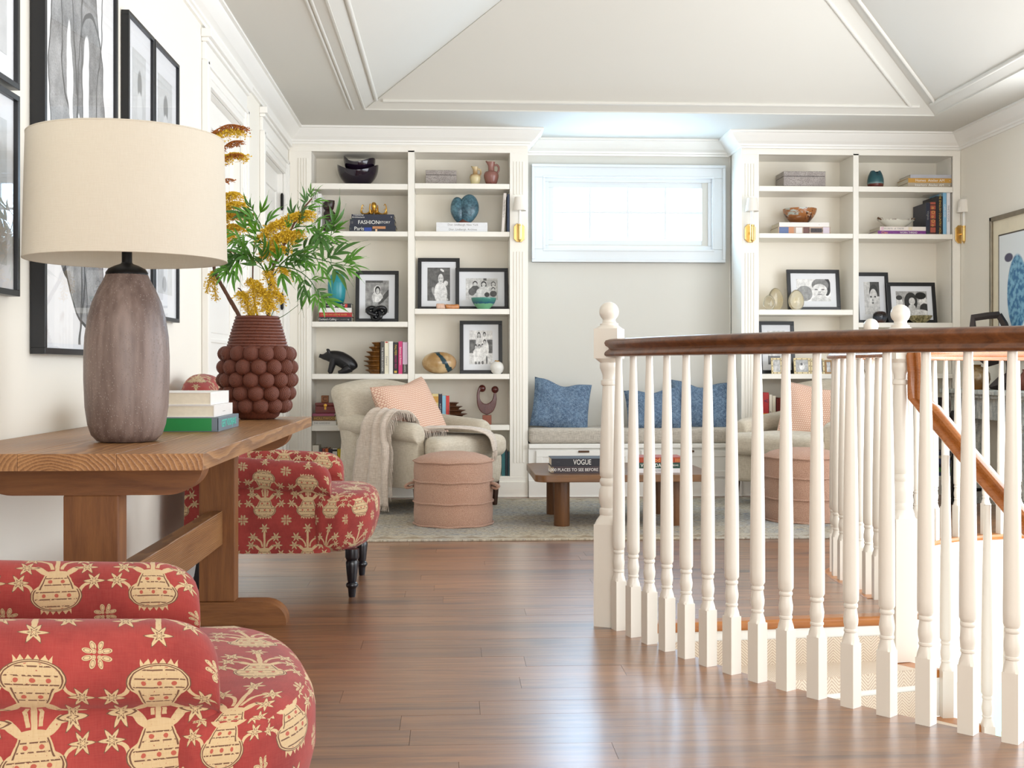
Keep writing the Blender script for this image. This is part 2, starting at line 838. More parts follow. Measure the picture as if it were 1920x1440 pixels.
NOSE = wood('stair_oak', '#8a4a1c', '#c98542', 'X', 7, 0.3, 0.15, coat=0.3)
RAILW = wood('handrail_wood', '#2e160d', '#86532f', 'X', 11, 0.30, 0.10, coat=0.2, stretch=9)
RAILL = wood('stair_rail_wood', '#7a3d14', '#b87233', 'X', 6, 0.28, 0.10, coat=0.3)

floor = MB()
floor.box(WL, WR, YF, 1.6, -0.12, 0.0)
floor.prism([(WL, 1.6), (curve_x(1.6), 1.6), (curve_x(2.45), 2.45), (WL, 2.45)], -0.12, 0.0)
floor.box(WL, WR, 6.93, 9.1, -0.12, 0.0)
floor = struct(floor.build('floor', OAK))
PW = 0.128
rows = [2.45 + PW * i for i in range(36)]


def clip(poly, a, b, c):
    """keep a*x + b*y >= c"""
    out = []
    for i, q in enumerate(poly):
        w = poly[i - 1]
        d0 = a * w[0] + b * w[1] - c
        d1 = a * q[0] + b * q[1] - c
        if (d0 >= 0) != (d1 >= 0):
            t = d0 / (d0 - d1)
            out.append((w[0] + (q[0] - w[0]) * t, w[1] + (q[1] - w[1]) * t))
        if d1 >= 0:
            out.append(q)
    return out


nose_dir = (N2 - N1)
under = MB()
for ri, y0 in enumerate(rows):
    y1 = min(y0 + PW - 0.0009, 6.928)
    if y1 - y0 < 0.02:
        continue
    lo = y1 < N1.y + 0.02

    def lim(yy):
        return curve_x(yy) + 0.035 if lo else far_x(yy)
    xa = WL - random.uniform(0, 1.2)
    mx = max(lim(y0), lim(y1))
    while xa < mx - 0.01:
        ln = random.uniform(1.15, 2.1)
        xb = xa + ln
        x0 = max(xa, WL)
        if x0 < xb:
            poly = [(x0, y0), (xb - 0.0009, y0), (xb - 0.0009, y1), (x0, y1)]
            L0, L1 = lim(y0), lim(y1)
            # left of the line (L0,y0)-(L1,y1)
            dx, dy = L1 - L0, y1 - y0
            poly = clip(poly, -dy, dx, -dy * L0 + dx * y0)
            pieces = [poly]
            if not lo and y0 < N2.y + 0.02:
                nx, ny = -nose_dir.y, nose_dir.x
                pieces = [clip(poly, -1, 0, -N1.x), clip(clip(poly, 1, 0, N1.x), nx, ny, nx * N1.x + ny * N1.y)]
            for poly in pieces:
                if len(poly) < 3 or max(q[0] for q in poly) - min(q[0] for q in poly) < 0.005:
                    continue
                cx = sum(q[0] for q in poly) / len(poly)
                cy = sum(q[1] for q in poly) / len(poly)
                mb = MB()
                dz = random.uniform(-0.0003, 0.0003)
                mb.prism([(q[0] - cx, q[1] - cy) for q in poly], -0.018, dz)
                o = mb.build('plank', OAK, floor)
                o.location = (cx, cy, 0)
        xa = xb
    L0, L1 = lim(y0), lim(y0 + PW)
    lowy = y0
    if not lo and y0 < N2.y:
        under.prism([(WL, y0), (N1.x, y0), (N1.x, y0 + PW), (WL, y0 + PW)], -0.10, -0.019)
        q = clip([(N1.x, y0), (L0 - 0.02, y0), (L1 - 0.02, y0 + PW), (N1.x, y0 + PW)], -nose_dir.y, nose_dir.x,
                 -nose_dir.y * N1.x + nose_dir.x * N1.y)
        if len(q) > 2:
            under.prism(q, -0.10, -0.019)
    else:
        under.prism([(WL, y0), (L0 - 0.02, y0), (L1 - 0.02, y0 + PW), (WL, y0 + PW)], -0.10, -0.019)
under.build('underlay', SUB, floor)

# ---- ceiling: flat border, hipped vault, bead mouldings
TX0, TX1, TY0, TY1, TAN = -0.60, 3.33, -1.4, 7.97, 0.53
ce = MB()
ce.box(WL - .1, TX0, YF - .1, YB + .1, CZ, CZ + 0.03)
ce.box(TX1, WR + .1, YF - .1, YB + .1, CZ, CZ + 0.03)
ce.box(TX0, TX1, YF - .1, TY0, CZ, CZ + 0.03)
ce.box(TX0, TX1, TY1, YB + .1, CZ, CZ + 0.03)
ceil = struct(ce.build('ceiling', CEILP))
hw = (TX1 - TX0) / 2
xm = (TX0 + TX1) / 2
RZ = CZ + hw * TAN
A = [(TX0, TY0, CZ), (TX1, TY0, CZ), (TX1, TY1, CZ), (TX0, TY1, CZ)]
R0, R1 = (xm, TY0 + hw, RZ), (xm, TY1 - hw, RZ)
for f in ([A[0], A[3], R1, R0], [A[1], R0, R1, A[2]][::-1], [A[2], R1, A[3]], [A[0], R0, A[1]]):
    mb = MB()
    top = [(q[0], q[1], q[2] + 0.05) for q in f]
    k = len(f)
    mb.add(list(f) + top, [tuple(range(k)), tuple(range(2 * k - 1, k - 1, -1))] + [(i, (i + 1) % k, k + (i + 1) % k, k + i) for i in range(k)])
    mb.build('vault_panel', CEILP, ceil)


def bead(p0, p1, w=0.026, h=0.02, name='bead_moulding', parent=None):
    p0, p1 = Vector(p0), Vector(p1)
    mb = MB()
    mb.tube([p0, p1], w * 0.5, 10)
    return mb.build(name, CEILP, parent, smooth=True)


s = 0.085
zz = CZ + s * TAN - 0.004
sl = s
bead((TX0 + sl, TY0 + sl, zz), (TX0 + sl, TY1 - sl - 0.02, zz), parent=ceil)
bead((TX0 + sl + 0.045, TY1 - sl, zz), (TX1 - sl - 0.06, TY1 - sl, zz), parent=ceil)
bead((TX1 - sl, TY0 + sl, zz), (TX1 - sl, TY1 - sl - 0.06, zz), parent=ceil)
for side in (0, 1):
    t = 1.75
    if side == 0:
        a0 = (TX1 - sl - 0.12, TY1 - sl, zz)
        a1 = (TX1 - sl - 0.12 - t, TY1 - sl - t, zz + t * TAN)
    else:
        a0 = (TX1 - sl, TY1 - sl - 0.12, zz)
        a1 = (TX1 - sl - t, TY1 - sl - 0.12 - t, zz + t * TAN)
    bead(a0, a1, parent=ceil)
bead((TX0 + .02, TY1 - .02, CZ + .004), (TX0 + 1.9, TY1 - 1.9, CZ + 1.9 * TAN), 0.006, parent=ceil)
# beads on the flat border, left side
bead((TX0 - 0.075, TY0, CZ), (TX0 - 0.075, TY1 - 0.0, CZ), 0.016, parent=ceil)
bead((TX0 - 0.098, TY0, CZ), (TX0 - 0.098, TY1 - 0.0, CZ), 0.016, parent=ceil)
# square edge band round the vault opening
eb = MB()
for (x0, x1, y0, y1) in ((TX0 - .006, TX0 + .004, TY0, TY1), (TX1 - .004, TX1 + .006, TY0, TY1), (TX0, TX1, TY1 - .004, TY1 + .006)):
    eb.box(x0, x1, y0, y1, CZ - 0.006, CZ + 0.002)
eb.build('edge_band', CEILP, ceil)

# ---- walls
D1 = (5.78, 6.68)
D2 = (7.46, 8.34)
DT = 2.32
w = MB()
for y0, y1, z0, z1 in ((YF, D1[0], 0, CZ), (D1[1], D2[0], 0, CZ), (D2[1], SY + .4, 0, CZ), (D1[0], D1[1], DT, CZ), (D2[0], D2[1], DT, CZ)):
    w.box(WL - 0.12, WL, y0, y1, z0, z1)
struct(w.build('wall_left', WALLP))
w = MB()
WX0, WX1, WZ0, WZ1 = 0.70, 1.92, 1.90, 2.38
w.box(WL, WX0, YB, YB + .12, 0, CZ)
w.box(WX1, WR, YB, YB + .12, 0, CZ)
w.box(WX0, WX1, YB, YB + .12, 0, WZ0)
w.box(WX0, WX1, YB, YB + .12, WZ1, CZ)
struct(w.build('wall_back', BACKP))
w = MB()
w.box(WR, WR + .12, 7.0, YB, -2.9, CZ)
w.box(WR, WR + .12, YF, 0.0, 0, CZ)
w.box(WR, WR + .12, 0.0, 7.0, 2.52, CZ)
w.box(WR, WR + .12, YF, 7.0, -2.9, 0.15)
struct(w.build('wall_right', WALLP))
w = MB()
w.box(WL - .12, -0.95, YF - .12, YF, 0, CZ)
w.box(3.35, WR + .12, YF - .12, YF, 0, CZ)
w.box(-0.95, 3.35, YF - .12, YF, 2.62, CZ)
w.box(-0.95, 3.35, YF - .12, YF, -0.1, 0.4)
struct(w.build('wall_front', WALLP))

# crown moulding round the room
CP = [(0, -0.118), (0.014, -0.118), (0.016, -0.104), (0.026, -0.100), (0.028, -0.088), (0.050, -0.070), (0.074, -0.042),
      (0.090, -0.022), (0.094, -0.016), (0.110, -0.014), (0.110, 0.0), (0, 0)]
w = MB()
w.sweep(CP, [(WL, YF, CZ), (WL, SY, CZ), (BX1, SY, CZ), (BX1, YB, CZ), (BX2, YB, CZ), (BX2, SY, CZ), (WR, SY, CZ), (WR, YF, CZ)])
struct(w.build('trim_1', TRIM))
# baseboards
BP = [(0, 0), (0.02, 0), (0.02, 0.12), (0.012, 0.135), (0.006, 0.15), (0, 0.155)]
for nm, pts in (('baseboard_left', [(WL, YF, 0), (WL, D1[0] - .12, 0)]), ('baseboard_left', [(WL, D1[1] + .12, 0), (WL, D2[0] - .12, 0)]),
                ('baseboard_right', [(WR, SY, 0), (WR, 6.72, 0)])):
    w = MB()
    w.sweep(BP, pts)
    struct(w.build(nm, TRIM))


def door(nm, y0, y1, hinge_far):
    dr = MB()
    dr.box(WL - 0.075, WL - 0.035, y0 + .004, y1 - .004, 0.01, DT - .005)
    d = struct(dr.build(nm, TRIM))
    # panels: raised frames round recessed fields
    for z0, z1 in ((0.14, 0.92), (1.08, DT - 0.13)):
        k = MB()
        a, b, c, e = y0 + .12, y1 - .12, z0, z1
        for (q0, q1, r0, r1) in ((a, b, c, c + .02), (a, b, e - .02, e), (a, a + .02, c, e), (b - .02, b, c, e)):
            k.box(WL - .037, WL - .026, q0, q1, r0, r1)
        k.build('panel_moulding', TRIM, d, bevel=0.004)
        k = MB()
        k.box(WL - .037, WL - .031, a + .05, b - .05, c + .05, e - .05)
        k.build('panel', TRIM, d, bevel=0.004)
    # architrave with stepped fillets and a moulded head
    for a, b, sg in ((y0 - .115, y0, -1), (y1, y1 + .115, 1)):
        k = MB()
        k.box(WL, WL + .022, a, b, 0, DT + .10)
        if sg < 0:
            k.box(WL + .001, WL + .034, a - .003, a + .03, 0, DT + .099)
            k.box(WL + .001, WL + .027, a + .05, a + .075, 0, DT + .098)
        else:
            k.box(WL + .001, WL + .034, b - .03, b + .003, 0, DT + .099)
            k.box(WL + .001, WL + .027, b - .075, b - .05, 0, DT + .098)
        k.build('casing', TRIM, d, bevel=0.004)
    k = MB()
    k.box(WL, WL + .022, y0, y1, DT, DT + .10)
    k.box(WL, WL + .027, y0, y1, DT + .035, DT + .055)
    k.box(WL, WL + .034, y0 - .115, y1 + .115, DT + .08, DT + .105)
    k.box(WL, WL + .020, y0 - .115, y1 + .115, DT + .105, DT + .19)
    k.box(WL, WL + .034, y0 - .12, y1 + .12, DT + .19, DT + .21)
    k.box(WL, WL + .050, y0 - .13, y1 + .13, DT + .21, DT + .25)
    k.build('head_casing', TRIM, d, bevel=0.004)
    j = MB()
    j.box(WL - .16, WL - .13, y0 - .1, y1 + .1, 0, DT + .1)  # unseen backing board, added to block light leaking in under the door
    j.box(WL - .12, WL, y0 - .001, y0 + .004, 0, DT)
    j.box(WL - .12, WL, y1 - .004, y1 + .001, 0, DT)
    j.box(WL - .12, WL, y0, y1, DT - .004, DT + .001)
    j.build('jamb_and_backing', TRIM, d)
    for hz in ((2.12, 1.42, 0.28) if hinge_far else ()):
        k = MB()
        k.lathe([(0.0, -.062), (.008, -.058), (.009, -.05), (.011, -.05), (.011, .05), (.009, .05), (.008, .058), (0, .062)], 12, WL - .004, y1 - .012, hz)
        k.build('hinge', IRON, d, smooth=True)
    return d


door('door_1', D1[0], D1[1], False)
door('door_2', D2[0], D2[1], True)

# ---- back window: deep casing, sash, 4 x 2 panes
wd = struct(thing('window_1', None, None))


def ring(mb, x0, x1, z0, z1, b, y0, y1):
    mb.box(x0, x1, y0, y1, z0, z0 + b)
    mb.box(x0, x1, y0, y1, z1 - b, z1)
    mb.box(x0, x0 + b, y0, y1, z0 + b, z1 - b)
    mb.box(x1 - b, x1, y0, y1, z0 + b, z1 - b)


cx0, cx1 = PX(997, YB - .03), PX(1360, YB - .03)
cz0, cz1 = PZ(1180, 492, YB - .03), PZ(1180, 309, YB - .03)
k = MB()
ring(k, cx0, cx1, cz0, cz1, 0.10, YB - .03, YB)
ring(k, cx0, cx1, cz0, cz1, 0.022, YB - .045, YB)
ring(k, cx0 + .085, cx1 - .085, cz0 + .085, cz1 - .085, 0.018, YB - .036, YB)
k.build('window_casing', CASEP, wd, bevel=0.004)
k = MB()
ring(k, cx0 + .10, cx1 - .10, cz0 + .10, cz1 - .10, 0.03, YB - .012, YB + .05)
ring(k, cx0 + .128, cx1 - .128, cz0 + .128, cz1 - .128, 0.045, YB + .005, YB + .04)
k.build('sash', CASEP, wd, bevel=0.004)
gx0, gx1 = PX(1035, YB + .03), PX(1317, YB + .03)
gz0, gz1 = PZ(1170, 449, YB + .03), PZ(1170, 349, YB + .03)
for i in range(1, 4):
    k = MB()
    xx = gx0 + (gx1 - gx0) * i / 4
    k.box(xx - .009, xx + .009, YB + .012, YB + .036, gz0, gz1)
    k.build('muntin', CASEP, wd, bevel=0.003)
k = MB()
zz = (gz0 + gz1) / 2
k.box(gx0, gx1, YB + .014, YB + .034, zz - .009, zz + .009)
k.build('muntin', CASEP, wd, bevel=0.003)
for i in range(4):
    for j in range(2):
        k = MB()
        a = gx0 + (gx1 - gx0) * i / 4
        b = gx0 + (gx1 - gx0) * (i + 1) / 4
        c = gz0 + (gz1 - gz0) * j / 2
        e = gz0 + (gz1 - gz0) * (j + 1) / 2
        k.box(a, b, YB + .022, YB + .026, c, e)
        k.build('pane', PANE, wd)

# ---- stairwell: shaft below the floor, steps, fascia
w = MB()
shaft = [(q.x + 0.035, q.y - 0.02) for q in FAR]
n_ = len(shaft)
v = [(q[0], q[1], -2.9) for q in shaft] + [(q[0], q[1], -0.02) for q in shaft]
v += [(q[0] - .06, q[1] + .06, -2.9) for q in shaft] + [(q[0] - .06, q[1] + .06, -0.02) for q in shaft]
f = []
for i in range(n_ - 1):
    f.append((i, i + 1, n_ + i + 1, n_ + i))
    f.append((2 * n_ + i + 1, 2 * n_ + i, 3 * n_ + i, 3 * n_ + i + 1))
    f.append((n_ + i, n_ + i + 1, 3 * n_ + i + 1, 3 * n_ + i))
w.add(v, f)
struct(w.build('wall_stairwell', WHITE))
for zt, pr in ((-0.05, 0.02), (-0.56, 0.03), (-0.66, 0.018), (-0.98, 0.022)):
    w = MB()
    w.sweep([(0, -.02), (pr, -.02), (pr, .012), (pr * .5, .022), (0, .022)], [(q[0], q[1], zt) for q in shaft])
    struct(w.build('trim_2', TRIM))
w = MB()
w.box(-1.0, WR, 1.0, 9.0, -2.95, -2.9)
struct(w.build('floor_below', NOSE))
w = MB()
w.box(1.74, 1.80, 4.44, 5.3, -2.9, -0.02)
struct(w.build('wall_stairwell_side', WHITE))

# lower window seen at the bottom of the shaft
mint = bpy.data.materials.new('mint_daylit_glass')
mint.use_nodes = True
pb = mint.node_tree.nodes['Principled BSDF']
pb.inputs['Base Color'].default_value = lin('#9fe8cf')
pb.inputs['Roughness'].default_value = 0.1
pb.inputs['Emission Color'].default_value = lin('#a8f0d8')
pb.inputs['Emission Strength'].default_value = 0.6
lw = struct(thing('window_2', None, None))
c0 = Vector(shaft[32] + (0,))
c1 = Vector(shaft[35] + (0,))
dv = (c1 - c0).normalized()
nv = Vector((dv.y, -dv.x, 0))
for nm_, mt, half, dep, zl, zh in (('window_frame', TRIM, .20, .012, -1.32, -0.80), ('pane', mint, .16, .02, -1.28, -0.84)):
    mc = (c0 + c1) * .5
    k = MB()
    pts = [mc - dv * half + nv * 0.004, mc + dv * half + nv * 0.004, mc + dv * half + nv * (dep + .004), mc - dv * half + nv * (dep + .004)]
    k.prism([(q.x, q.y) for q in pts], zl, zh)
    k.build(nm_, mt, lw)

# carpet runner: herringbone
m, p = newmat('herringbone_carpet')
u, v_, _ = coords('UV')
su = emod(u * 100.0, 6.0)
tri = eabs(su - 3.0)
hb = emod(v_ * 100.0 + tri * 1.0, 1.15)
ln_ = sstep(eabs(hb - 0.575), 0.30, 0.42)
edge = sstep(eabs(tri - 1.5), 1.38, 1.5)
fz = nz(scale=700, detail=2)
col = mix(ln_ * 0.8, '#e6d8c4', '#b3947c')
col = mix(edge * 0.4, col, '#c6a98e')
put(mix(fz * 0.35, col, '#f2e8d8'), p.inputs['Base Color'])
p.inputs['Roughness'].default_value = 0.95
bumped(p, ln_ + fz, 0.5, 0.003)
HERR = m

inner = [N2 + Vector((0.02, -0.02, 0))]
ang = math.radians(-52)
for i in range(8):
    inner.append(inner[-1] + Vector((math.cos(ang), math.sin(ang), 0)) * 0.155)
    ang += math.radians(3.5)
outer = along_curve(N1.y - 0.0, 0.34, 10)
outer = [q + Vector((0.03, 0, 0)) for q in outer]
RISE = 0.172
st = thing('staircase', 'curved white staircase with oak nosings and herringbone carpet runner going down', 'staircase', (0, 0, 0))
for i in range(7):
    o0, o1 = outer[i], outer[i + 1]
    i0, i1 = inner[i], inner[i + 1]
    zt = -RISE * (i + 1)
    dr = (i0 - o0).normalized()
    k = MB()
    k.prism([(o1.x, o1.y), (i1.x, i1.y), (i0.x, i0.y), (o0.x, o0.y)], zt - .035, zt)
    k.build('tread', NOSE, st, bevel=0.006)
    k = MB()
    bk = Vector((-dr.y, dr.x, 0)) * 0.02
    k.prism([(o0.x + bk.x, o0.y + bk.y), (i0.x + bk.x, i0.y + bk.y), (i0.x, i0.y), (o0.x, o0.y)][::-1] if False else
            [(o0.x, o0.y), (i0.x, i0.y), (i0.x + bk.x, i0.y + bk.y), (o0.x + bk.x, o0.y + bk.y)], zt, zt + RISE - .03)
    k.build('riser', WHITE, st)
    # runner on riser and tread
    a0 = o0.lerp(i0, 0.10) - bk * 0.35
    b0 = o0.lerp(i0, 0.90) - bk * 0.35
    a1 = o1.lerp(i1, 0.10)
    b1 = o1.lerp(i1, 0.90)
    n = 10
    k = MB()
    wd_ = (b0 - a0).length
    for (A0, B0, A1, B1, va, vb) in ((Vector((*a0.xy, zt + RISE - .07)), Vector((*b0.xy, zt + RISE - .07)), Vector((*a0.xy, zt + .005)), Vector((*b0.xy, zt + .005)), 0, RISE - .07),
                                     (Vector((*a0.xy, zt + .005)), Vector((*b0.xy, zt + .005)), Vector((*a1.xy, zt + .005)), Vector((*b1.xy, zt + .005)), RISE - .07, RISE + .25),
                                     (Vector((*a1.xy, zt + .005)), Vector((*b1.xy, zt + .005)), Vector((*a1.xy, zt - .05)), Vector((*b1.xy, zt - .05)), RISE + .25, RISE + .3)):
        rws = [[A0.lerp(B0, q / n) for q in range(n + 1)], [A1.lerp(B1, q / n) for q in range(n + 1)]]
        uvr = [[(wd_ * q / n, va) for q in range(n + 1)], [(wd_ * q / n, vb) for q in range(n + 1)]]
        k.grid(rws, uvrows=uvr)
    rn = k.build('carpet_runner', HERR, st)
    so = rn.modifiers.new('thick', 'SOLIDIFY')
    so.thickness = 0.006
    so.offset = 0
# landing nosing at the top of the flight, and oak edging round the opening
k = MB()
bk = Vector((-nose_dir.normalized().y, nose_dir.normalized().x, 0))
a, b = N1 + nose_dir * 0.06, N2 - nose_dir * 0.0
q = [a - bk * 0.028, b - bk * 0.028, b + bk * 0.05, a + bk * 0.05]
k.prism([(e.x, e.y) for e in q], -0.034, 0.0035)
k.build('landing_nosing', NOSE, st, bevel=0.012, bseg=3)
k = MB()
k.sweep([(-0.045, -.03), (0.03, -.03), (0.036, -.015), (0.03, 0.002), (-.045, 0.002)], [q + Vector((0.0, 0, 0)) for q in FAR])
k.build('edge_nosing', NOSE, st, bevel=0.004)
cpts = along_curve(N1.y - .05, 0.12, 26)
k = MB()
k.sweep([(-0.075, -.33), (-0.045, -.33), (-0.045, -.02), (-.075, -.02)], [Vector((q.x + 0.0, q.y, 0)) for q in cpts])
k.build('stringer', WHITE, st)

# ------------------------------------------------------------------ railings
def sq2round(mb, half, z0, z1, rot):
    pass


def baluster_mesh():
    mb = MB()
    h = 0.0205
    # square foot block with chamfered shoulders
    c = 0.0
    ringz = [(0.0, 1.0, 4), (0.185, 1.0, 4), (0.205, 0.93, 2)]
    n = 16

    def sec(r_sq, r_rd, t, z):
        out = []
        for k in range(n):
            a = 2 * PI * (k + 0.5) / n
            ca, sa = math.cos(a), math.sin(a)
            d = r_sq / max(abs(ca), abs(sa))
            r = d * (1 - t) + r_rd * t
            out.append((r * ca, r * sa, z))
        return out
    mb.box(-h, h, -h, h, 0, 0.178)
    rows_ = [sec(h, h, 0, 0.178), sec(h, 0.018, 0.35, 0.190), sec(h, 0.0165, 0.8, 0.203), sec(h, 0.0165, 1.0, 0.212)]
    mb.grid(rows_, closed_u=True)
    mb.lathe([(0.0165, 0.208), (0.0195, 0.211), (0.0195, 0.216), (0.0172, 0.219), (0.0205, 0.235), (0.0210, 0.247), (0.0186, 0.262), (0.0170, 0.276),
              (0.0195, 0.279), (0.0200, 0.283), (0.0195, 0.287), (0.0172, 0.290), (0.0200, 0.295), (0.0224, 0.300), (0.0226, 0.33), (0.0218, 0.50),
              (0.0188, 0.70), (0.0150, 0.88), (0.0125, 0.96), (0.0122, 1.0)], 16)
    return mb.mesh('baluster', True, 35)


BAL = baluster_mesh()
BAL.materials.append(BALP)


def newel(parent, loc, rz, top=0.0, base=0.0):
    """turned newel post, base: how far the square foot reaches below the floor"""
    mb = MB()
    h = 0.045
    mb.box(-h, h, -h, h, -base, 0.375)
    n = 24

    def sec(r_sq, r_rd, t, z):
        out = []
        for k in range(n):
            a = 2 * PI * (k + 0.5) / n
            ca, sa = math.cos(a), math.sin(a)
            d = r_sq / max(abs(ca), abs(sa))
            out.append(((d * (1 - t) + r_rd * t) * ca, (d * (1 - t) + r_rd * t) * sa, z))
        return out
    mb.grid([sec(h, h, 0, .375), sec(h, .038, .45, .392), sec(h, .034, .95, .405), sec(h, .033, 1, .41)], closed_u=True)
    mb.lathe([(.033, .405), (.035, .41), (.0365, .42), (.035, .43), (.030, .435), (.035, .45), (.0385, .475), (.036, .50), (.0295, .515), (.0335, .522), (.035, .53),
              (.0335, .538), (.029, .545), (.0345, .552), (.0355, .57), (.033, .66), (.0285, .78), (.0245, .875), (.024, .885), (.029, .888), (.0305, .896), (.029, .904),
              (.0235, .908), (.0245, .925), (.031, .943), (.0345, .952), (.0345, .965), (.033, .972)], 24)
    mb.box(-h, h, -h, h, .985, 1.095)
    mb.grid([sec(h * .72, .033, .8, .970), sec(h, h, 0.15, .986)], closed_u=True)
    mb.grid([sec(h, h, 0.0, 1.094), sec(h * .85, .034, .7, 1.106), sec(.02, .033, 1, 1.108)], closed_u=True)
    o = mb.build('newel_post', BALP, parent, smooth=True, angle=35)
    o.location = loc
    o.rotation_euler = (0, 0, rz)
    fb = MB()
    pr = [(.033, 1.104), (.034, 1.108), (.034, 1.114), (.026, 1.118), (.0235, 1.126)]
    for k in range(1, 13):
        a = -1.05 + (PI / 2 + 1.05) * k / 12
        pr.append((.0365 * math.cos(a), 1.158 + .0365 * math.sin(a)))
    pr[-1] = (0.0, pr[-1][1])
    fb.lathe(pr, 24)
    fb.build('ball_finial', BALP, o, smooth=True, angle=35)
    return o


RP = [(-0.028, 0.0), (0.028, 0.0), (0.033, 0.004), (0.034, 0.011), (0.031, 0.018), (0.021, 0.027), (0.022, 0.032), (0.031, 0.040), (0.034, 0.050), (0.030, 0.059),
      (0.016, 0.064), (0, 0.0655), (-0.016, 0.064), (-0.030, 0.059), (-0.034, 0.050), (-0.031, 0.040), (-0.022, 0.032), (-0.021, 0.027), (-0.031, 0.018), (-0.034, 0.011), (-0.033, 0.004)]
RZ0 = 0.992

gr = thing('stair_railing', 'near white baluster railing with dark wood handrail and ball topped newel', 'railing', N1)
pts = along_curve(N1.y, 0.1085, 22)
step0 = 0.082
bl = along_curve(N1.y, 0.1085, 23)
off = along_curve(N1.y, step0, 2)[1].y
bl = along_curve(off, 0.1112, 19)
for i, q in enumerate(bl):
    o = obj('baluster', BAL, None, gr)
    o.location = q - N1
    nx = bl[min(i + 1, len(bl) - 1)] - bl[max(i - 1, 0)]
    o.rotation_euler = (0, 0, math.atan2(nx.y, nx.x))
hp = [Vector((curve_x(N1.y + 0.02), N1.y + 0.02, RZ0))] + [Vector((q.x, q.y, RZ0)) for q in along_curve(N1.y - .03, 0.06, 42)]
mb = MB()
mb.sweep(RP, [q - N1 for q in hp])
mb.build('handrail', RAILW, gr, smooth=True, angle=50)
newel(gr, (0, 0, 0), math.radians(-25))

# guard rail beyond the stairwell and the handrail that follows the flight
fr = thing('stair_railing', 'far white baluster railing with oak handrail curving round the stairwell', 'railing', N2)
path = [N2] + FAR
d = 0.0
nxt = 0.10
cnt = 0
for a, b in zip(path, path[1:]):
    L = (b - a).length
    while nxt <= d + L and cnt < 40:
        q = a.lerp(b, (nxt - d) / L)
        if (q - Vector((2.06, 5.70, 0))).length > 0.07:
            o = obj('baluster', BAL, None, fr)
            o.location = q - N2
            t = b - a
            o.rotation_euler = (0, 0, math.atan2(t.y, t.x))
        nxt += 0.1085
        cnt += 1
    d += L
mb = MB()
mb.sweep(RP, [Vector((q.x, q.y, RZ0)) - N2 for q in path])
mb.build('handrail', RAILL, fr, smooth=True, angle=50)
newel(fr, (0, 0, 0), math.radians(10), base=0.17)
newel(fr, Vector((2.06, 5.70, 0)) - N2, math.radians(45))

sr = thing('stair_handrail', 'oak handrail with gooseneck dropping from the newel down along the flight', 'handrail', N2)
ip = [N2 + Vector((0.0, 0, 0))] + [q for q in inner]
dirn = (inner[1] - inner[0]).normalized()
mb = MB()
e0 = Vector((0.02, -0.005, RZ0 + .033))
e1 = e0 + dirn * 0.075
prr = [(q, z) for q, z in RP]


def rail_section(c, t, up, sc=1.0):
    s_ = t.cross(up).normalized()
    u_ = s_.cross(t).normalized()
    return [c + s_ * q * sc + u_ * (z - .032) * sc for q, z in RP]


secs = []
c = e0.copy()
secs.append(rail_section(c, dirn, Vector((0, 0, 1))))
c1 = e0 + dirn * .03
secs.append(rail_section(c1, dirn, Vector((0, 0, 1))))
mt = (dirn + Vector((0, 0, -1))).normalized()
secs.append(rail_section(e0 + dirn * .055 + Vector((0, 0, 0)), mt, (Vector((0, 0, 1)) + dirn).normalized(), 1.38))
dn = Vector((0, 0, -1))
zb = 0.835
cdn = e0 + dirn * .055
secs.append(rail_section(Vector((cdn.x, cdn.y, RZ0 - .06)), dn, dirn))
secs.append(rail_section(Vector((cdn.x, cdn.y, zb)), dn, dirn))
prev = Vector((cdn.x, cdn.y, zb))
z_ = zb - .05
for i in range(1, 7):
    t_ = (inner[i + 1] - inner[i]).normalized()
    sl = Vector((t_.x * .155, t_.y * .155, -RISE)).normalized()
    c = inner[i] - N2 + t_ * (-.05) + Vector((0, 0, z_ - RISE * (i - 1)))
    up = (Vector((0, 0, 1)) + t_).normalized()
    secs.append(rail_section(c, sl, up))
mb.grid(secs, closed_u=True)
mb.add(secs[0], [tuple(range(len(RP)))])
mb.add(secs[-1], [tuple(range(len(RP)))])
mb.build('handrail', RAILL, sr, smooth=True, angle=40)
for i in range(1, 7):
    for h_ in (0.15, 0.65):
        q = inner[i].lerp(inner[i + 1], h_)
        o = obj('baluster', BAL, None, sr)
        o.location = q - N2 + Vector((-.02, 0, -RISE * (i + 1) + .0))
        o.scale = (1, 1, 0.97 + 0.0 if h_ < .5 else 0.90)

# ------------------------------------------------------------------ trestle table
TWOOD = wood('reclaimed_pine', '#5a3016', '#a9713f', 'X', 8, 0.5, 0.5, vary=0.12, stretch=9)
TWOODY = solid_wood('reclaimed_pine_long', '#5e3518', '#b98a5a', 80.0, 0.38, 0.5)
TWOODZ = wood('reclaimed_pine_upright', '#5a3016', '#a06a38', 'Z', 8, 0.55, 0.5, vary=0.12, stretch=10)
TH = 0.76
TT = 0.0385
TX = -0.873
TYA, TYB = 2.645, 4.64
tb = thing('trestle_table', 'long reclaimed pine trestle table against the left wall', 'table', (TX, 3.64, 0))


def loc(x, y, z=0):
    return x - TX, y - 3.64, z


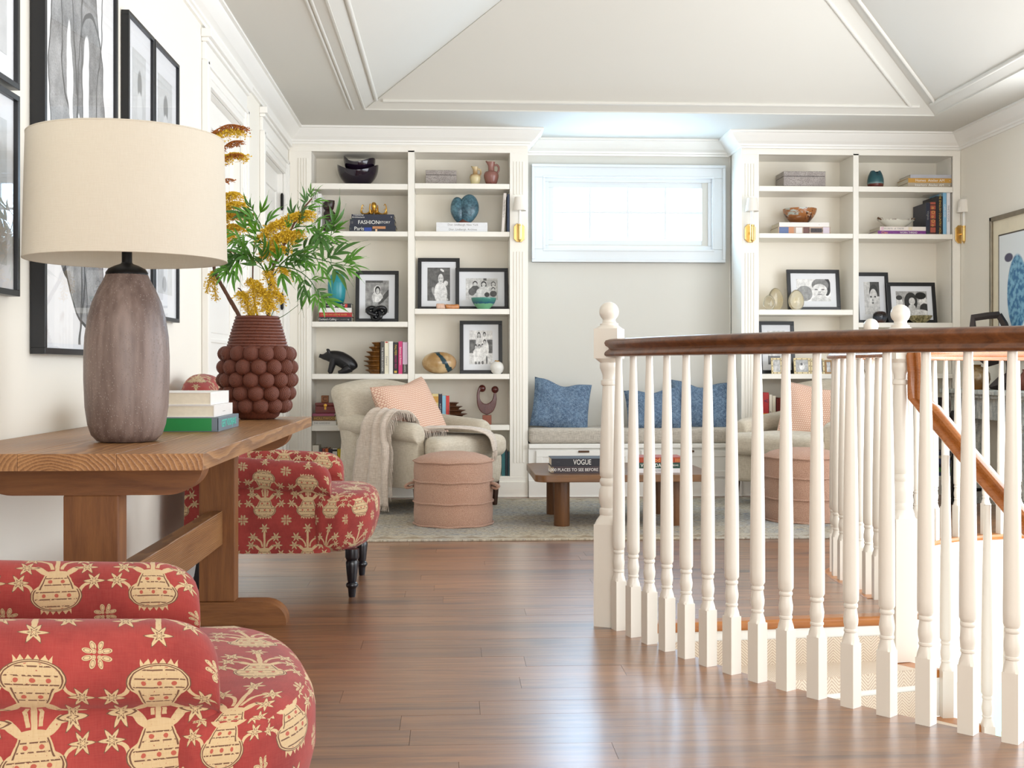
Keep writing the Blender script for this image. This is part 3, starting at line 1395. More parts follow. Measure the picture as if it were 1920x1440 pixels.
xl, xr = WL + .008 - TX, -0.556 - TX
for i in range(3):
    a = xl + (xr - xl) * (0, .36, .70, 1)[i]
    b = xl + (xr - xl) * (0, .36, .70, 1)[i + 1]
    k = MB()
    k.box(a + .0002, b - .0002, TYA - 3.64, TYB - 3.64, TH - TT, TH - .0003 * i)
    k.build('top_board', TWOODY, tb, bevel=0.0012)
for yy in (2.87, 4.38):
    y0 = yy - 3.64
    k = MB()     # bracket under the top with rounded ends
    hw_ = 0.267
    zt_, zb_, rx_ = TH - TT, TH - TT - .078, .085
    pts = [(-hw_, zt_)] + [(-hw_ + rx_ - rx_ * math.cos(q * PI / 20), zb_ + .068 - .068 * math.sin(q * PI / 20)) for q in range(11)]
    pts += [(hw_ - rx_ + rx_ * math.cos(q * PI / 20), zb_ + .068 - .068 * math.sin(q * PI / 20)) for q in range(10, -1, -1)] + [(hw_, zt_)]
    k.extrude_y(pts, y0, y0 + .085)
    k.build('bracket', TWOOD, tb, smooth=True, angle=30)
    k = MB()
    k.box(-.066, .066, y0 + .006, y0 + .079, .085, TH - TT - .078)
    k.build('post', TWOODZ, tb, bevel=0.004)
    k = MB()
    pts = [(-.255, 0), (.255, 0)] + [(.255 - .09 + .09 * math.cos(q * PI / 20), .010 + .075 * math.sin(q * PI / 20)) for q in range(11)]
    pts += [(-.255 + .09 - .09 * math.cos(q * PI / 20), .010 + .075 * math.sin(q * PI / 20)) for q in range(10, -1, -1)]
    k.extrude_y(pts, y0 - .004, y0 + .089)
    k.build('foot', TWOOD, tb, smooth=True, angle=30)
k = MB()
k.box(-.903 - TX, -.852 - TX, 2.90 - 3.64, 4.40 - 3.64, .297, .422)
k.build('stretcher', TWOODY, tb, bevel=0.003)

# ------------------------------------------------------------------ table lamp
m, p = newmat('speckled_stoneware')
x, y, z = coords('Object')
sp = voro(vec(x, y, z * 0.55), 190)
pit = mth('SUBTRACT', 1.0, sstep(sp, 0.12, 0.30))
big = nz(vec(x, y, z * 0.25), 16, 4, 0.6)
strk = nz(vec(x, y, z * 0.08), 60, 3)
col = mix(sstep(big * 0.6 + strk * 0.4, 0.36, 0.66), '#5f4d46', '#85736b')
col = mix(sstep(z, 0.0, 0.12) * 0.0 + pit * 0.28, col, '#b7aaa0')
dk = sstep(voro(vec(x, y, z * 0.6), 260), 0.0, 0.12)
col = mix(dk, '#3c2d29', col)
put(col, p.inputs['Base Color'])
p.inputs['Roughness'].default_value = 0.42
bumped(p, pit * 0.6 + dk, 0.5, 0.003)
STONE = m
m, p = newmat('linen_shade')
x, y, z = coords('Object')
th = mth('ARCTAN2', y, x)
wv = nz(vec(th * 1.0, z * 0.35, 0.0), 95, 3, 0.7)
wh = nz(vec(th * 0.12, z * 6.0, 0.0), 60, 3, 0.7)
put(mix(clamp01(wv * .55 + wh * .45), '#d3c9b7', '#e8e1d3'), p.inputs['Base Color'])
p.inputs['Roughness'].default_value = 0.9
p.inputs['Specular IOR Level'].default_value = 0.15
bumped(p, wv + wh, 0.35, 0.0015)
out = NT.nodes['Material Output']
tr = NT.nodes.new('ShaderNodeBsdfTranslucent')
tr.inputs[0].default_value = lin('#f2ede2')
ms = NT.nodes.new('ShaderNodeMixShader')
ms.inputs[0].default_value = 0.22
NT.links.new(p.outputs[0], ms.inputs[1])
NT.links.new(tr.outputs[0], ms.inputs[2])
NT.links.new(ms.outputs[0], out.inputs[0])
SHADE = m

lp = thing('table_lamp', 'large table lamp with speckled brown stoneware base and wide linen drum shade', 'lamp', (-.843, 3.08, TH))
k = MB()
k.lathe([(0, 0), (.062, 0), (.074, .003), (.088, .018), (.097, .045), (.1035, .09), (.1065, .16), (.1065, .22), (.104, .27), (.097, .32), (.086, .36), (.071, .395), (.058, .418), (.054, .428), (.052, .432), (0, .432)], 48)
k.build('base', STONE, lp, smooth=True)
k = MB()
k.lathe([(0, .43), (.053, .43), (.053, .436), (.046, .446), (.030, .454), (.016, .459), (.013, .463), (.013, .58), (0, .58)], 32)
k.build('neck', IRON, lp, smooth=True, angle=35)
k = MB()
k.lathe([(.252, .468), (.2525, .470), (.2445, .782), (.244, .784), (.2425, .784), (.2500, .470), (.2505, .468), (.252, .468)], 72, cap=False)
k.build('shade', SHADE, lp, smooth=True, angle=60)
k = MB()
k.tube([(.2515 * math.cos(2 * PI * i / 64), .2515 * math.sin(2 * PI * i / 64), .469) for i in range(64)], .0022, 6, closed=True)
k.build('lower_trim', SHADE, lp, smooth=True)
k = MB()
k.tube([(.2435 * math.cos(2 * PI * i / 64), .2435 * math.sin(2 * PI * i / 64), .783) for i in range(64)], .0022, 6, closed=True)
k.build('upper_trim', SHADE, lp, smooth=True)
k = MB()
for a in range(3):
    q = 2 * PI * a / 3 + .4
    k.tube([(0, 0, .56), (.243 * math.cos(q), .243 * math.sin(q), .56)], .0025, 6)
k.build('spider', IRON, lp, smooth=True)

# ------------------------------------------------------------------ woven vase
m, p = newmat('woven_palm')
x, y, z = coords('Object')
th = mth('ARCTAN2', y, x)
st_ = nz(vec(th * 6.0, z * 12, x * 3.0), 14, 3, 0.7)
put(mix(sstep(st_, 0.3, 0.72), '#401b12', '#84462f'), p.inputs['Base Color'])
p.inputs['Roughness'].default_value = 0.48
bumped(p, st_, 0.6, 0.002)
WOVEN = m
vs = thing('woven_vase', 'brown coiled basket vase studded with woven balls on the table', 'vase', (-.730, 4.42, TH))
pr = []
for i in range(11):
    t = i / 10
    r = .108 + (.076 - .108) * (t ** 1.15)
    zc = .262 + .0115 * i
    for a in (-80, -40, 0, 40, 80):
        pr.append((r + .0062 * math.cos(math.radians(a)), zc + .0062 * math.sin(math.radians(a))))
pr += [(.070, pr[-1][1]), (.070, .30), (.07, .25)]
k = MB()
k.lathe(pr, 48, cap=False)
k.build('neck', WOVEN, vs, smooth=True)
k = MB()
k.lathe([(0, 0), (.062, 0), (.078, .01), (.098, .05), (.112, .10), (.120, .17), (.118, .23), (.110, .27), (.06, .275)], 32, cap=False)
k.build('body', WOVEN, vs, smooth=True)
bm_ = MB()
pr = [(0, -.001)]
R_ = .0292
for i in range(1, 46):
    a = i / 45 * 2.1
    rip = .0007 * math.sin(i * 2 * PI / 4.5)
    pr.append(((R_ + rip) * math.sin(a), (R_ + rip) * math.cos(a) - R_ * math.cos(0) + .03))
pr[0] = (0, .0302)
pr.reverse()
bm_.lathe(pr, 24, cap=False)
BALLM = bm_.mesh('woven_ball', True, 60)
BALLM.materials.append(WOVEN)
for rw, (zc, rr, nn, ph) in enumerate(((.242, .115, 14, 0), (.193, .122, 14, .5), (.146, .121, 14, 0), (.098, .114, 13, .5), (.052, .100, 12, 0), (.024, .082, 11, .5))):
    if rw == 5:
        continue
    for i in range(nn):
        a = 2 * PI * (i + ph) / nn - .25
        o = obj('woven_ball', BALLM, None, vs)
        tl = (.147 - zc) * 2.2
        o.location = (rr * math.cos(a), rr * math.sin(a), zc)
        d = Vector((math.cos(a), math.sin(a), -tl * .6 if rw > 2 else .05)).normalized()
        o.rotation_mode = 'QUATERNION'
        o.rotation_quaternion = d.to_track_quat('Z', 'Y')

# ------------------------------------------------------------------ red printed armchairs
m, p = newmat('red_vase_print')
u, v_, _ = coords('UV')
U = u * 100.0
V = v_ * 100.0
wob = nz(vec(u, v_, 0.0), 60, 2)
U = U + (wob - 0.5) * 0.5
PU, PV = 17.5, 20.5
uc = emod(U + PU / 2, PU) - PU / 2
vc = emod(V, PV)
a = eabs(uc)


def star(x_, y_, cx, cy, R, n_):
    dx = x_ - cx
    dy = y_ - cy
    r_ = mth('SQRT', mad(dx, dx, dy * dy))
    th_ = mth('ARCTAN2', dy, dx)
    pet = mth('SUBTRACT', 1.0, eabs(mth('SINE', th_ * (n_ / 2.0))))
    return r_ / mad(pet, R * 0.72, R * 0.44)       # <1 inside


def band(q, lo_, hi_):
    return (q > lo_) * (q < hi_)


body = ell(a, vc, 0, 3.9, 4.5, 2.8)
neck = a / mad(vc - 4.0, -0.42, 3.9)
neckm = (neck < 1.0) * band(vc, 4.0, 8.4)
lip = ell(a, vc, 0, 8.5, 2.4, 0.75)
leaf = ell(a, vc, 2.7, 9.3, 1.7, 0.62, 0.75)
teeth = (vc > mad(eabs(emod(uc, 1.1) - 0.55), 1.5, 0.35)) * (vc < 1.5) * (a < 2.7)
stem0 = (a < 0.42) * band(vc, 8.5, 16.5)
q1 = ell(a, vc, 4.5, 9.6, 3.9, 3.9)
stem1 = band(q1, 0.72, 1.02) * (a < 4.6) * (vc > 9.6)
q2 = ell(a, vc, 4.9, 8.2, 3.4, 2.0)
stem2 = band(q2, 0.62, 1.05) * (a < 5.0) * (vc > 8.2)
q3 = ell(a, vc, 6.6, 4.4, 2.6, 2.2)
stem3 = band(q3, 0.66, 1.1) * (a < 6.6) * (vc > 4.4)
s0 = star(a, vc, 0.0, 17.2, 2.0, 6)
s1 = star(a, vc, 4.7, 13.6, 2.0, 6)
s2 = star(a, vc, 5.4, 10.2, 1.9, 6)
s3 = star(a, vc, 6.7, 6.7, 1.8, 6)
ac = eabs(a - PU / 2)
vv = eabs(emod(V + PV / 2, PV) - PV / 2 - 0.0)
s4 = emin(emin(ell(ac, vv, 0.55, 1.35, 0.42, 0.80, -0.25), ell(ac, vv, 1.35, 0.55, 0.80, 0.42, 0.25)), ell(ac, vv, 0.42, 0.42, 0.34, 0.34))
fl = emin(emin(emin(s0, s1), emin(s2, s3)), s4)
vase = clamp01((body < 1.0) + neckm + (lip < 1.0))
printm = clamp01((body < 1.07) * (vc < 5.2) + vase + (leaf < 1.0) + teeth + stem0 + stem1 + stem2 + stem3 + (fl < 1.0))
# drawn lines
line = (band(body, 0.80, 0.90) * (vc < 5.2)) + (band(body, 0.98, 1.07) * (vc < 5.2)) + band(neck, 0.80, 0.89) * band(vc, 5.2, 8.0)
stripe = (eabs(emod(vc, 1.35) - 0.67) < 0.11) * (nz(vec(u, v_, 3.0), 190, 1) > 0.42)
inn = clamp01((body < 0.74) + (neck < 0.78) * band(vc, 4.0, 8.0))
line = clamp01(line + stripe * inn)
fline = band(fl, 0.88, 1.10) + band(fl, 0.28, 0.42)
dots = (ell(emod(uc + mth('FLOOR', vc / 2.7) * 1.1, 2.2), emod(vc, 2.7), 1.1, 1.35, 0.36, 0.36) < 1.0) * inn
big = nz(vec(u, v_, 1.0), 7, 5, 0.65)
wv = nz(vec(u * 1.0, v_ * 0.06, 0.0), 650, 2)
wh = nz(vec(u * 0.06, v_ * 1.0, 0.0), 650, 2)
base = mix(sstep(big, 0.30, 0.72), '#76161a', '#9c322f')
base = mix((wv + wh) * 0.14, base, '#cf7a6c')
cream = mix(clamp01(wv * .6 + wh * .6), '#b4946a', '#cfb891')
wear = sstep(nz(vec(u, v_, 2.0), 240, 3), 0.27, 0.34)
col = mix(printm * wear, base, cream)
col = mix(clamp01(line + fline) * printm * 0.85, col, '#4e1f1c')
col = mix(dots * 0.85, col, '#a63a34')
put(col, p.inputs['Base Color'])
p.inputs['Roughness'].default_value = 0.88
p.inputs['Sheen Weight'].default_value = 0.12
p.inputs['Specular IOR Level'].default_value = 0.25
bumped(p, wv + wh, 0.2, 0.001)
REDP = m
EBON = plain('ebonised_wood', '#10131b', 0.3, var=0.1, coat=0.3)


def arm_sweep(sg, y_out, x_back, x_front, h_front, h_back, r, bot, inner_w, cap=.09, nx=20, drop=.55, uo=0.0, vo=0.0, tuck=.40):
    """upholstered arm: flat outer panel, rolled top, swept from back to front and rounded off"""
    rows_, uvs = [], []
    for i in range(nx + 9):
        if i <= nx:
            t = i / nx
            x = x_back + (x_front - x_back) * t
            s_ = 1.0
        else:
            q = (i - nx) / 8
            x = x_front + cap * math.sin(q * PI / 2)
            s_ = math.cos(q * PI / 2 * .98)
            t = 1.0
        zr = h_back + (h_front - h_back) * (t ** .85) - r
        seam = zr - r * .80
        sec = [(r * .74, bot)]
        for kk in range(1, 9):
            sec.append((r * (.74 - (.74 - tuck) * (kk / 9) ** 3), bot + (seam - bot) * kk / 9))
        nseam = len(sec)
        for a in range(-64, 226, 12):
            sec.append((math.cos(math.radians(a)) * r, zr + math.sin(math.radians(a)) * r))
        zi = zr - r * .7
        for kk in range(1, 7):
            sec.append((r - inner_w, zi + (bot - zi) * kk / 6))
        row, urow = [], []
        L = bot
        pv = None
        mid = r - inner_w * .5
        for (o_, z_) in sec:
            o2, z2 = o_, z_
            if s_ < 1:
                o2 = mid + (o_ - mid) * (.42 + .58 * s_ ** .6)
                if z_ > seam - .05:
                    z2 = seam - .05 + (z_ - seam + .05) * (1 - drop + drop * s_ ** .7)
            row.append((x, sg * (y_out - r + o2), z2))
            if pv:
                L += math.hypot(o_ - pv[0], z_ - pv[1])
            pv = (o_, z_)
            if len(row) <= nseam:
                Ls = L
                urow.append((x + uo, L + vo))
            else:
                urow.append((x + uo, Ls + vo + .038 - (L - Ls)))
        rows_.append(row)
        uvs.append(urow + [(x + uo, Ls + vo + .038 - (L - Ls) - .1)])
    mb = MB()
    mb.grid(rows_, closed_u=True, uvrows=uvs)
    n_ = len(rows_[0])
    mb.add(rows_[-1], [tuple(range(n_))], [[(q[1], q[2]) for q in rows_[-1]]])
    mb.add(rows_[0], [tuple(range(n_ - 1, -1, -1))], [[(q[1], q[2]) for q in rows_[0]][::-1]])
    return mb


def red_chair(label, loc_, rz):
    t = thing('armchair', label, 'armchair', loc_, rz, 'red printed armchairs')
    # seat: rounded front, crowned top
    def fs(x, y, z):
        f_ = max(0.0, x) / .36
        e = (y / .33)
        x2 = x - (.115 * abs(e) ** 3.0) * (f_ if f_ < 1 else 1)
        z2 = z + (.026 * (1 - e * e) * (1 - (x / .40) ** 2) if z > 0.05 else 0)
        if z < 0 and x > .2:
            x2 -= .03 * (-z / .12)
        q_ = min(1.0, max(0.0, (x - .10) / .08))
        q_ = q_ * q_ * (3 - 2 * q_)
        return (x2, y * (.72 + .28 * q_), z2)
    s_ = rbox(.72, .66, .235, .062, 16, fs)
    s_.uv = [[(q[0] + .085, q[1] + .3885) for q in u_] for u_ in s_.uv]
    s_.v = [(a_ + .05, b_, c_ + .3075) for a_, b_, c_ in s_.v]
    s_.build('seat', REDP, t, smooth=True, angle=80)
    for sg in (-1, 1):
        am = arm_sweep(sg, .345, -.36, .13, .564, .60, .068, .192, .125, cap=.10, uo=.035, vo=.081)
        am.build('arm', REDP, t, smooth=True, angle=70)
    def fb(x, y, z):
        x2 = x - (z + .3) * .16 - .05 * (1 - (y / .34) ** 2)
        z2 = z - .10 * (y / .34) ** 2 * (1 if z > 0 else 0) * min(1, max(0, z) / .2)
        return (x2, y, z2)
    bk_ = rbox(.15, .60, .72, .07, 14, fb)
    bk_.v = [(a_ - .20, b_, c_ + .565) for a_, b_, c_ in bk_.v]
    bk_.build('backrest', REDP, t, smooth=True, angle=80)
    for (lx, ly, fr_) in ((.315, .262, 1), (.315, -.262, 1), (-.29, .27, 0), (-.29, -.27, 0)):
        k = MB()
        if fr_:
            k.lathe([(0, 0), (.013, 0), (.0145, .006), (.0175, .034), (.019, .038), (.025, .045), (.026, .052), (.023, .058), (.017, .062), (.020, .072), (.026, .13), (.027, .145), (.022, .153),
                     (.026, .158), (.029, .166), (.029, .20), (0, .20)], 20, lx, ly)
            k.build('leg', EBON, t, smooth=True, angle=40)
        else:
            q = MB()
            q.add([(lx - .055, ly - .014, 0), (lx - .03, ly - .014, 0), (lx - .03, ly + .014, 0), (lx - .055, ly + .014, 0),
                   (lx - .02, ly - .02, .2), (lx + .02, ly - .02, .2), (lx + .02, ly + .02, .2), (lx - .02, ly + .02, .2)],
                  [(3, 2, 1, 0), (4, 5, 6, 7), (0, 1, 5, 4), (1, 2, 6, 5), (2, 3, 7, 6), (3, 0, 4, 7)])
            q.build('leg', EBON, t, bevel=.003)
    return t


rc = red_chair('red armchair with cream vase print beyond the far end of the table', (-.735, 5.16, 0), math.radians(0))
rc2 = dup(rc, (-.66, 2.06, 0), math.radians(15), 'red armchair with cream vase print in the left foreground')

# ------------------------------------------------------------------ rug
m, p = newmat('faded_rug')
x, y, z = coords('Object')
n1 = nz(vec(x * .5, y, 0.0), 2.6, 4, 0.6)
n2 = nz(vec(x * 0.4, y * 1.2, 0.0), 95, 5, 0.8)
n3 = nz(vec(x * 0.3, y * 2.0, 1.0), 130, 3, 0.7)
n4 = nz(vec(x, y, 2.0), 14, 5, 0.7)
col = mix(sstep(n1 * .6 + n4 * .4, 0.40, 0.62), '#c0b5a0', '#aaaaa8')
col = mix(sstep(n2, 0.47, 0.58) * 0.85, col, '#5d5144')
col = mix(sstep(n3, 0.50, 0.66) * 0.7, col, '#e2dac9')
col = mix(sstep(n4 * .6 + n2 * .4, 0.54, 0.60) * .45, col, '#66758a')
ex = eabs(x) - 1.44
ey = eabs(y) - 0.84
bd = emax(ex, ey)
col = mix((bd > 0.0) * 0.35, col, '#cdbfa6')
med = eabs(emod(x, 0.16) - 0.08) + eabs(emod(y, 0.16) - 0.08)
col = mix(sstep(med, 0.06, 0.10) * (bd > 0.02) * (bd < 0.12) * n2, col, '#7a6148')
put(col, p.inputs['Base Color'])
p.inputs['Roughness'].default_value = 1.0
p.inputs['Specular IOR Level'].default_value = 0.1
bumped(p, n2 + n3, 0.6, 0.004)
RUG = m
k = MB()
k.box(-1.65, 1.65, -1.0, 1.0, 0.0, 0.012)
rg = k.build('rug', RUG, bevel=.004)
rg.location = (0.90, 7.43, 0.0)
tag(rg, 'large faded beige and blue wool rug under the coffee table', 'rug')

# ------------------------------------------------------------------ coffee table
CTW = wood('coffee_table_oak', '#4f3220', '#93683f', 'X', 7, 0.35, 0.3, coat=.15)
CTZ = wood('coffee_table_leg_oak', '#3f2616', '#80552f', 'Z', 8, 0.4, 0.3)
ctz = .326
ct = thing('coffee_table', 'low oak coffee table with round legs in front of the bench', 'coffee table', (1.002, 7.25, .012))
cta = P(1003, 690, 6.85).x - 1.002
ctb = P(1341, 690, 6.85).x - 1.002
k = MB()
rr = .07
pl = []
for cx_, cy_, a0 in ((ctb - rr, -.45 + rr, -90), (ctb - rr, .45 - rr, 0), (cta + rr, .45 - rr, 90), (cta + rr, -.45 + rr, 180)):
    pl += arc(cx_, cy_, rr, a0, a0 + 90, 6)
k.prism(pl, ctz - .012 - .042, ctz - .012)
k.build('tabletop', CTW, ct, smooth=True, angle=30, bevel=.004)
for lx in (PX(1053, 6.97) - 1.002, PX(1262, 6.97) - 1.002):
    for ly in (-.29, .27):
        k = MB()
        k.lathe([(0, 0), (.046, 0), (.047, .004), (.047, .272), (0, .272)], 24, lx, ly)
        k.build('leg', CTZ, ct, smooth=True, angle=40)

# ------------------------------------------------------------------ boucle ottomans
m, p = newmat('pink_boucle')
x, y, z = coords('Object')
f1 = voro(vec(x, y, z), 330)
f2 = nz(vec(x, y, z), 420, 3, 0.7)
f3 = nz(vec(x, y, z), 5, 3)
col = mix(sstep(f1 * .6 + f2 * .55, 0.25, 0.75), '#a86c52', '#e4bda2')
col = mix(f3 * 0.5, col, '#c98f74')
put(col, p.inputs['Base Color'])
p.inputs['Roughness'].default_value = 1.0
p.inputs['Sheen Weight'].default_value = 0.25
bumped(p, f1 + f2, 0.9, 0.005)
BOUC = m


def ottoman(label, loc_, rz, R, H):
    t = thing('ottoman', label, 'ottoman', loc_, rz, 'pink boucle ottomans')
    k = MB()
    pr = [(0, 0), (R * .955, 0), (R * .985, .008)]
    for i in range(0, 13):
        q = i / 12
        pr.append((R * (.99 + .018 * math.sin(q * 3 * PI) ** 2), .012 + (H - .035) * q))
    pr += [(R * .965, H - .012), (R * .85, H + .006), (R * .6, H + .024), (R * .3, H + .034), (0, H + .036)]
    k.lathe(pr, 48)
    b = k.build('body', BOUC, t, smooth=True, angle=70)
    for z_ in (.006, H * .345, H * .66, H - .02):
        k = MB()
        k.tube([(R * 1.012 * math.cos(2 * PI * i / 48), R * 1.012 * math.sin(2 * PI * i / 48), z_ + .002 * math.sin(i)) for i in range(48)], .006, 6, closed=True)
        k.build('seam_welt', BOUC, t, smooth=True)
    for sg in (-1, 1):
        k = MB()
        k.add([], [])
        pth = [(sg * (R - .01), -.02, H * .64), (sg * (R + .03), -.05, H * .62), (sg * (R + .05), -.055, H * .57), (sg * (R + .03), -.05, H * .53), (sg * (R - .005), -.02, H * .55)]
        pts = smooth_path(pth, 5)
        rws = [[(q.x, q.y - .032, q.z) for q in pts], [(q.x, q.y, q.z) for q in pts], [(q.x, q.y + .032, q.z) for q in pts]]
        k.grid(rws)
        o = k.build('handle', BOUC, t, smooth=True)
        so = o.modifiers.new('thick', 'SOLIDIFY')
        so.thickness = .014
    return t


ottoman('pink boucle ottoman in front of the beige armchair with the throw', (PX(850, 7.1), 7.1, .012), math.radians(-8), .238, .40)
ottoman('pink boucle ottoman in front of the right armchair behind the railing', (PX(1504, 7.18), 7.18, .012), math.radians(40), .238, .41)

# ------------------------------------------------------------------ beige roll arm chairs
BEIGE = linen('oatmeal_linen', '#bcb09b', '#dbd1c0', 380, 0.92, 0.2, 4)
DARKL = wood('dark_walnut', '#1d0c07', '#43200f', 'Z', 8, 0.3, 0.1, coat=.2)


def beige_chair(label, loc_, rz):
    """faces +x"""
    t = thing('armchair', label, 'armchair', loc_, rz, 'beige roll arm chairs')
    W = .40
    k = rbox(.80, .78, .20, .03, 8, lambda x, y, z: (x, y * (1 - .06 * (z < 0) * (-z / .1)), z))
    k.v = [(a_ - .02, b_, c_ + .255) for a_, b_, c_ in k.v]
    k.build('base', BEIGE, t, smooth=True, angle=60)
    for sg in (-1, 1):
        am = arm_sweep(sg, .415, -.40, .20, .585, .64, .068, .165, .135, cap=.075, drop=.35)
        am.build('arm', BEIGE, t, smooth=True, angle=70)
    def fb(x, y, z):
        e = y / .41
        x2 = x - (z + .35) * .24
        z2 = z - .055 * e * e * (1 if z > 0 else 0)
        if z > .15:
            x2 -= .045 * ((z - .15) / .2) ** 2
        return (x2, y, z2)
    b = rbox(.19, .80, .66, .075, 12, fb)
    b.v = [(a_ - .27, b_, c_ + .53) for a_, b_, c_ in b.v]
    b.build('backrest', BEIGE, t, smooth=True, angle=80)
    def fc(x, y, z):
        e = (x / .36) ** 2
        g_ = (y / .3) ** 2
        return (x, y * (1.0 + .0), z + (.018 * (1 - min(1, e)) * (1 - min(1, g_)) * (1 if z > 0 else -0.3)))
    c = rbox(.66, .58, .145, .055, 12, fc)
    def tee(x, y, z):
        w_ = 1.0 + (.26 if x > .20 else .26 * max(0, (x - .16) / .04)) * 1.0
        return (x, y * w_, z)
    c.deform(tee)
    c.v = [(a_ + .125, b_, c_ + .415) for a_, b_, c_ in c.v]
    c.build('seat_cushion', BEIGE, t, smooth=True, angle=80)
    for (lx, ly) in ((.34, .34), (.34, -.34), (-.36, .33), (-.36, -.33)):
        q = MB()
        a_ = .027
        bq = .016
        q.add([(lx - bq, ly - bq, 0), (lx + bq, ly - bq, 0), (lx + bq, ly + bq, 0), (lx - bq, ly + bq, 0),
               (lx - a_, ly - a_, .17), (lx + a_, ly - a_, .17), (lx + a_, ly + a_, .17), (lx - a_, ly + a_, .17)],
              [(3, 2, 1, 0), (4, 5, 6, 7), (0, 1, 5, 4), (1, 2, 6, 5), (2, 3, 7, 6), (3, 0, 4, 7)])
        q.build('leg', DARKL, t, bevel=.003)
    return t


# left chair: faces right and towards the camera
CH1 = (-.20, 8.0)
A1 = math.radians(-40)
bc = beige_chair('beige linen armchair with a draped throw beside the left bookcase', (CH1[0], CH1[1], .012), A1)
bc2 = dup(bc, (2.44, 8.06, .012), math.radians(-138), 'beige linen armchair seen through the railing by the right bookcase')

# ------------------------------------------------------------------ cushions
def pillow_mesh(w_, h_, t_, n_=22, ear=.05, puff=.42):
    mb = MB()
    for sg in (1, -1):
        rws, uvr = [], []
        for i in range(n_ + 1):
            r_, ur = [], []
            for j in range(n_ + 1):
                u_, v__ = 2 * i / n_ - 1, 2 * j / n_ - 1
                # edges draw in between the corners
                sx_ = 1 - ear * (1 - v__ * v__) * abs(u_) ** 2
                sy_ = 1 - ear * (1 - u_ * u_) * abs(v__) ** 2
                th_ = max(0.0, (1 - u_ ** 4) * (1 - v__ ** 4)) ** puff
                w__ = .006 * math.sin(u_ * 6 + v__ * 4) * th_
                r_.append((u_ * sx_ * w_ / 2, -sg * (t_ / 2 * th_) + w__, v__ * sy_ * h_ / 2))
                ur.append((u_ * w_ / 2, v__ * h_ / 2))
            rws.append(r_)
            uvr.append(ur)
        mb.grid(rws, uvrows=uvr)
    return mb


m, p = newmat('coral_lattice')
u, v_, _ = coords('UV')
U = u * 100.0
V = v_ * 100.0
row = mth('FLOOR', V / 1.5)
d1 = eabs(emod(V, 1.5) - 0.75)
d2 = eabs(emod(U + row * 0.7, 1.4) - 0.7)
ln_ = clamp01(sstep(d1, 0.45, 0.70) * 0.95 + sstep(d2 - d1 * 0.5, 0.18, 0.42) * 0.65)
fz = nz(vec(u, v_, 0.0), 300, 2)
col = mix(ln_, '#ecd0b8', '#b86a50')
put(mix(fz * .3, col, '#f0dccb'), p.inputs['Base Color'])
p.inputs['Roughness'].default_value = .95
bumped(p, ln_, .2, .002)
CORAL = m
m, p = newmat('blue_block_print')
u, v_, _ = coords('UV')
w1 = nz(vec(u, v_, 0.0), 46, 5, .75)
w2 = nz(vec(u, v_, 1.0), 11, 3, .6)
spk = sstep(nz(vec(u, v_, 5.0), 260, 2), .58, .66)
zg = eabs(emod(u * 100.0 + eabs(emod(v_ * 100.0, 8.0) - 4.0), 9.0) - 4.5)
col = mix(sstep(w1 * .7 + w2 * .3, .42, .60), '#465b75', '#6c849c')
col = mix(sstep(zg, 3.0, 4.4) * w1 * .5, col, '#8599ad')
col = mix(spk * .8, col, '#b9c9d8')
put(col, p.inputs['Base Color'])
p.inputs['Roughness'].default_value = .95
BLUEP = m


def pillow(label, m_, w_, h_, t_, loc_, rz, lean, roll=0.0, group=None, fn=None):
    mb = pillow_mesh(w_, h_, t_)
    if fn:
        mb.deform(fn)
    o = mb.build('throw_pillow', m_, smooth=True, angle=120)
    M_ = Matrix.Translation(loc_) @ Matrix.Rotation(rz, 4, 'Z') @ Matrix.Rotation(lean, 4, 'X') @ Matrix.Rotation(roll, 4, 'Y')
    o.matrix_world = M_
    return tag(o, label, 'pillow', group)


def soft_crease(x, y, z):
    return (x, y, z - .018 * math.exp(-((x - .04) / .12) ** 2) * (1 if z > 0 else 0) * (z / .2))


def crease(x, y, z):
    return (x, y, z - .05 * math.exp(-(x / .09) ** 2) * (1 if z > 0 else 0) * (z / .2))


pillow('coral lattice cushion on the beige armchair with the throw', CORAL, .50, .50, .17, (-.285, 7.92, .635), math.radians(44), math.radians(-26), math.radians(-9), 'coral lattice cushions', soft_crease)
pillow('coral lattice cushion on the right armchair behind the railing', CORAL, .50, .50, .17, (2.50, 8.02, .60), math.radians(-28), math.radians(-20), math.radians(6), 'coral lattice cushions', soft_crease)

# ------------------------------------------------------------------ throw over the near arm
THROW = linen('beige_throw', '#bcab9a', '#e0d3c6', 300, .95, .3, 6, sheen=.3)
tw = thing('throw_blanket', 'beige wool throw with fringe draped over the armchair arm', 'blanket', (CH1[0], CH1[1], .012), A1)
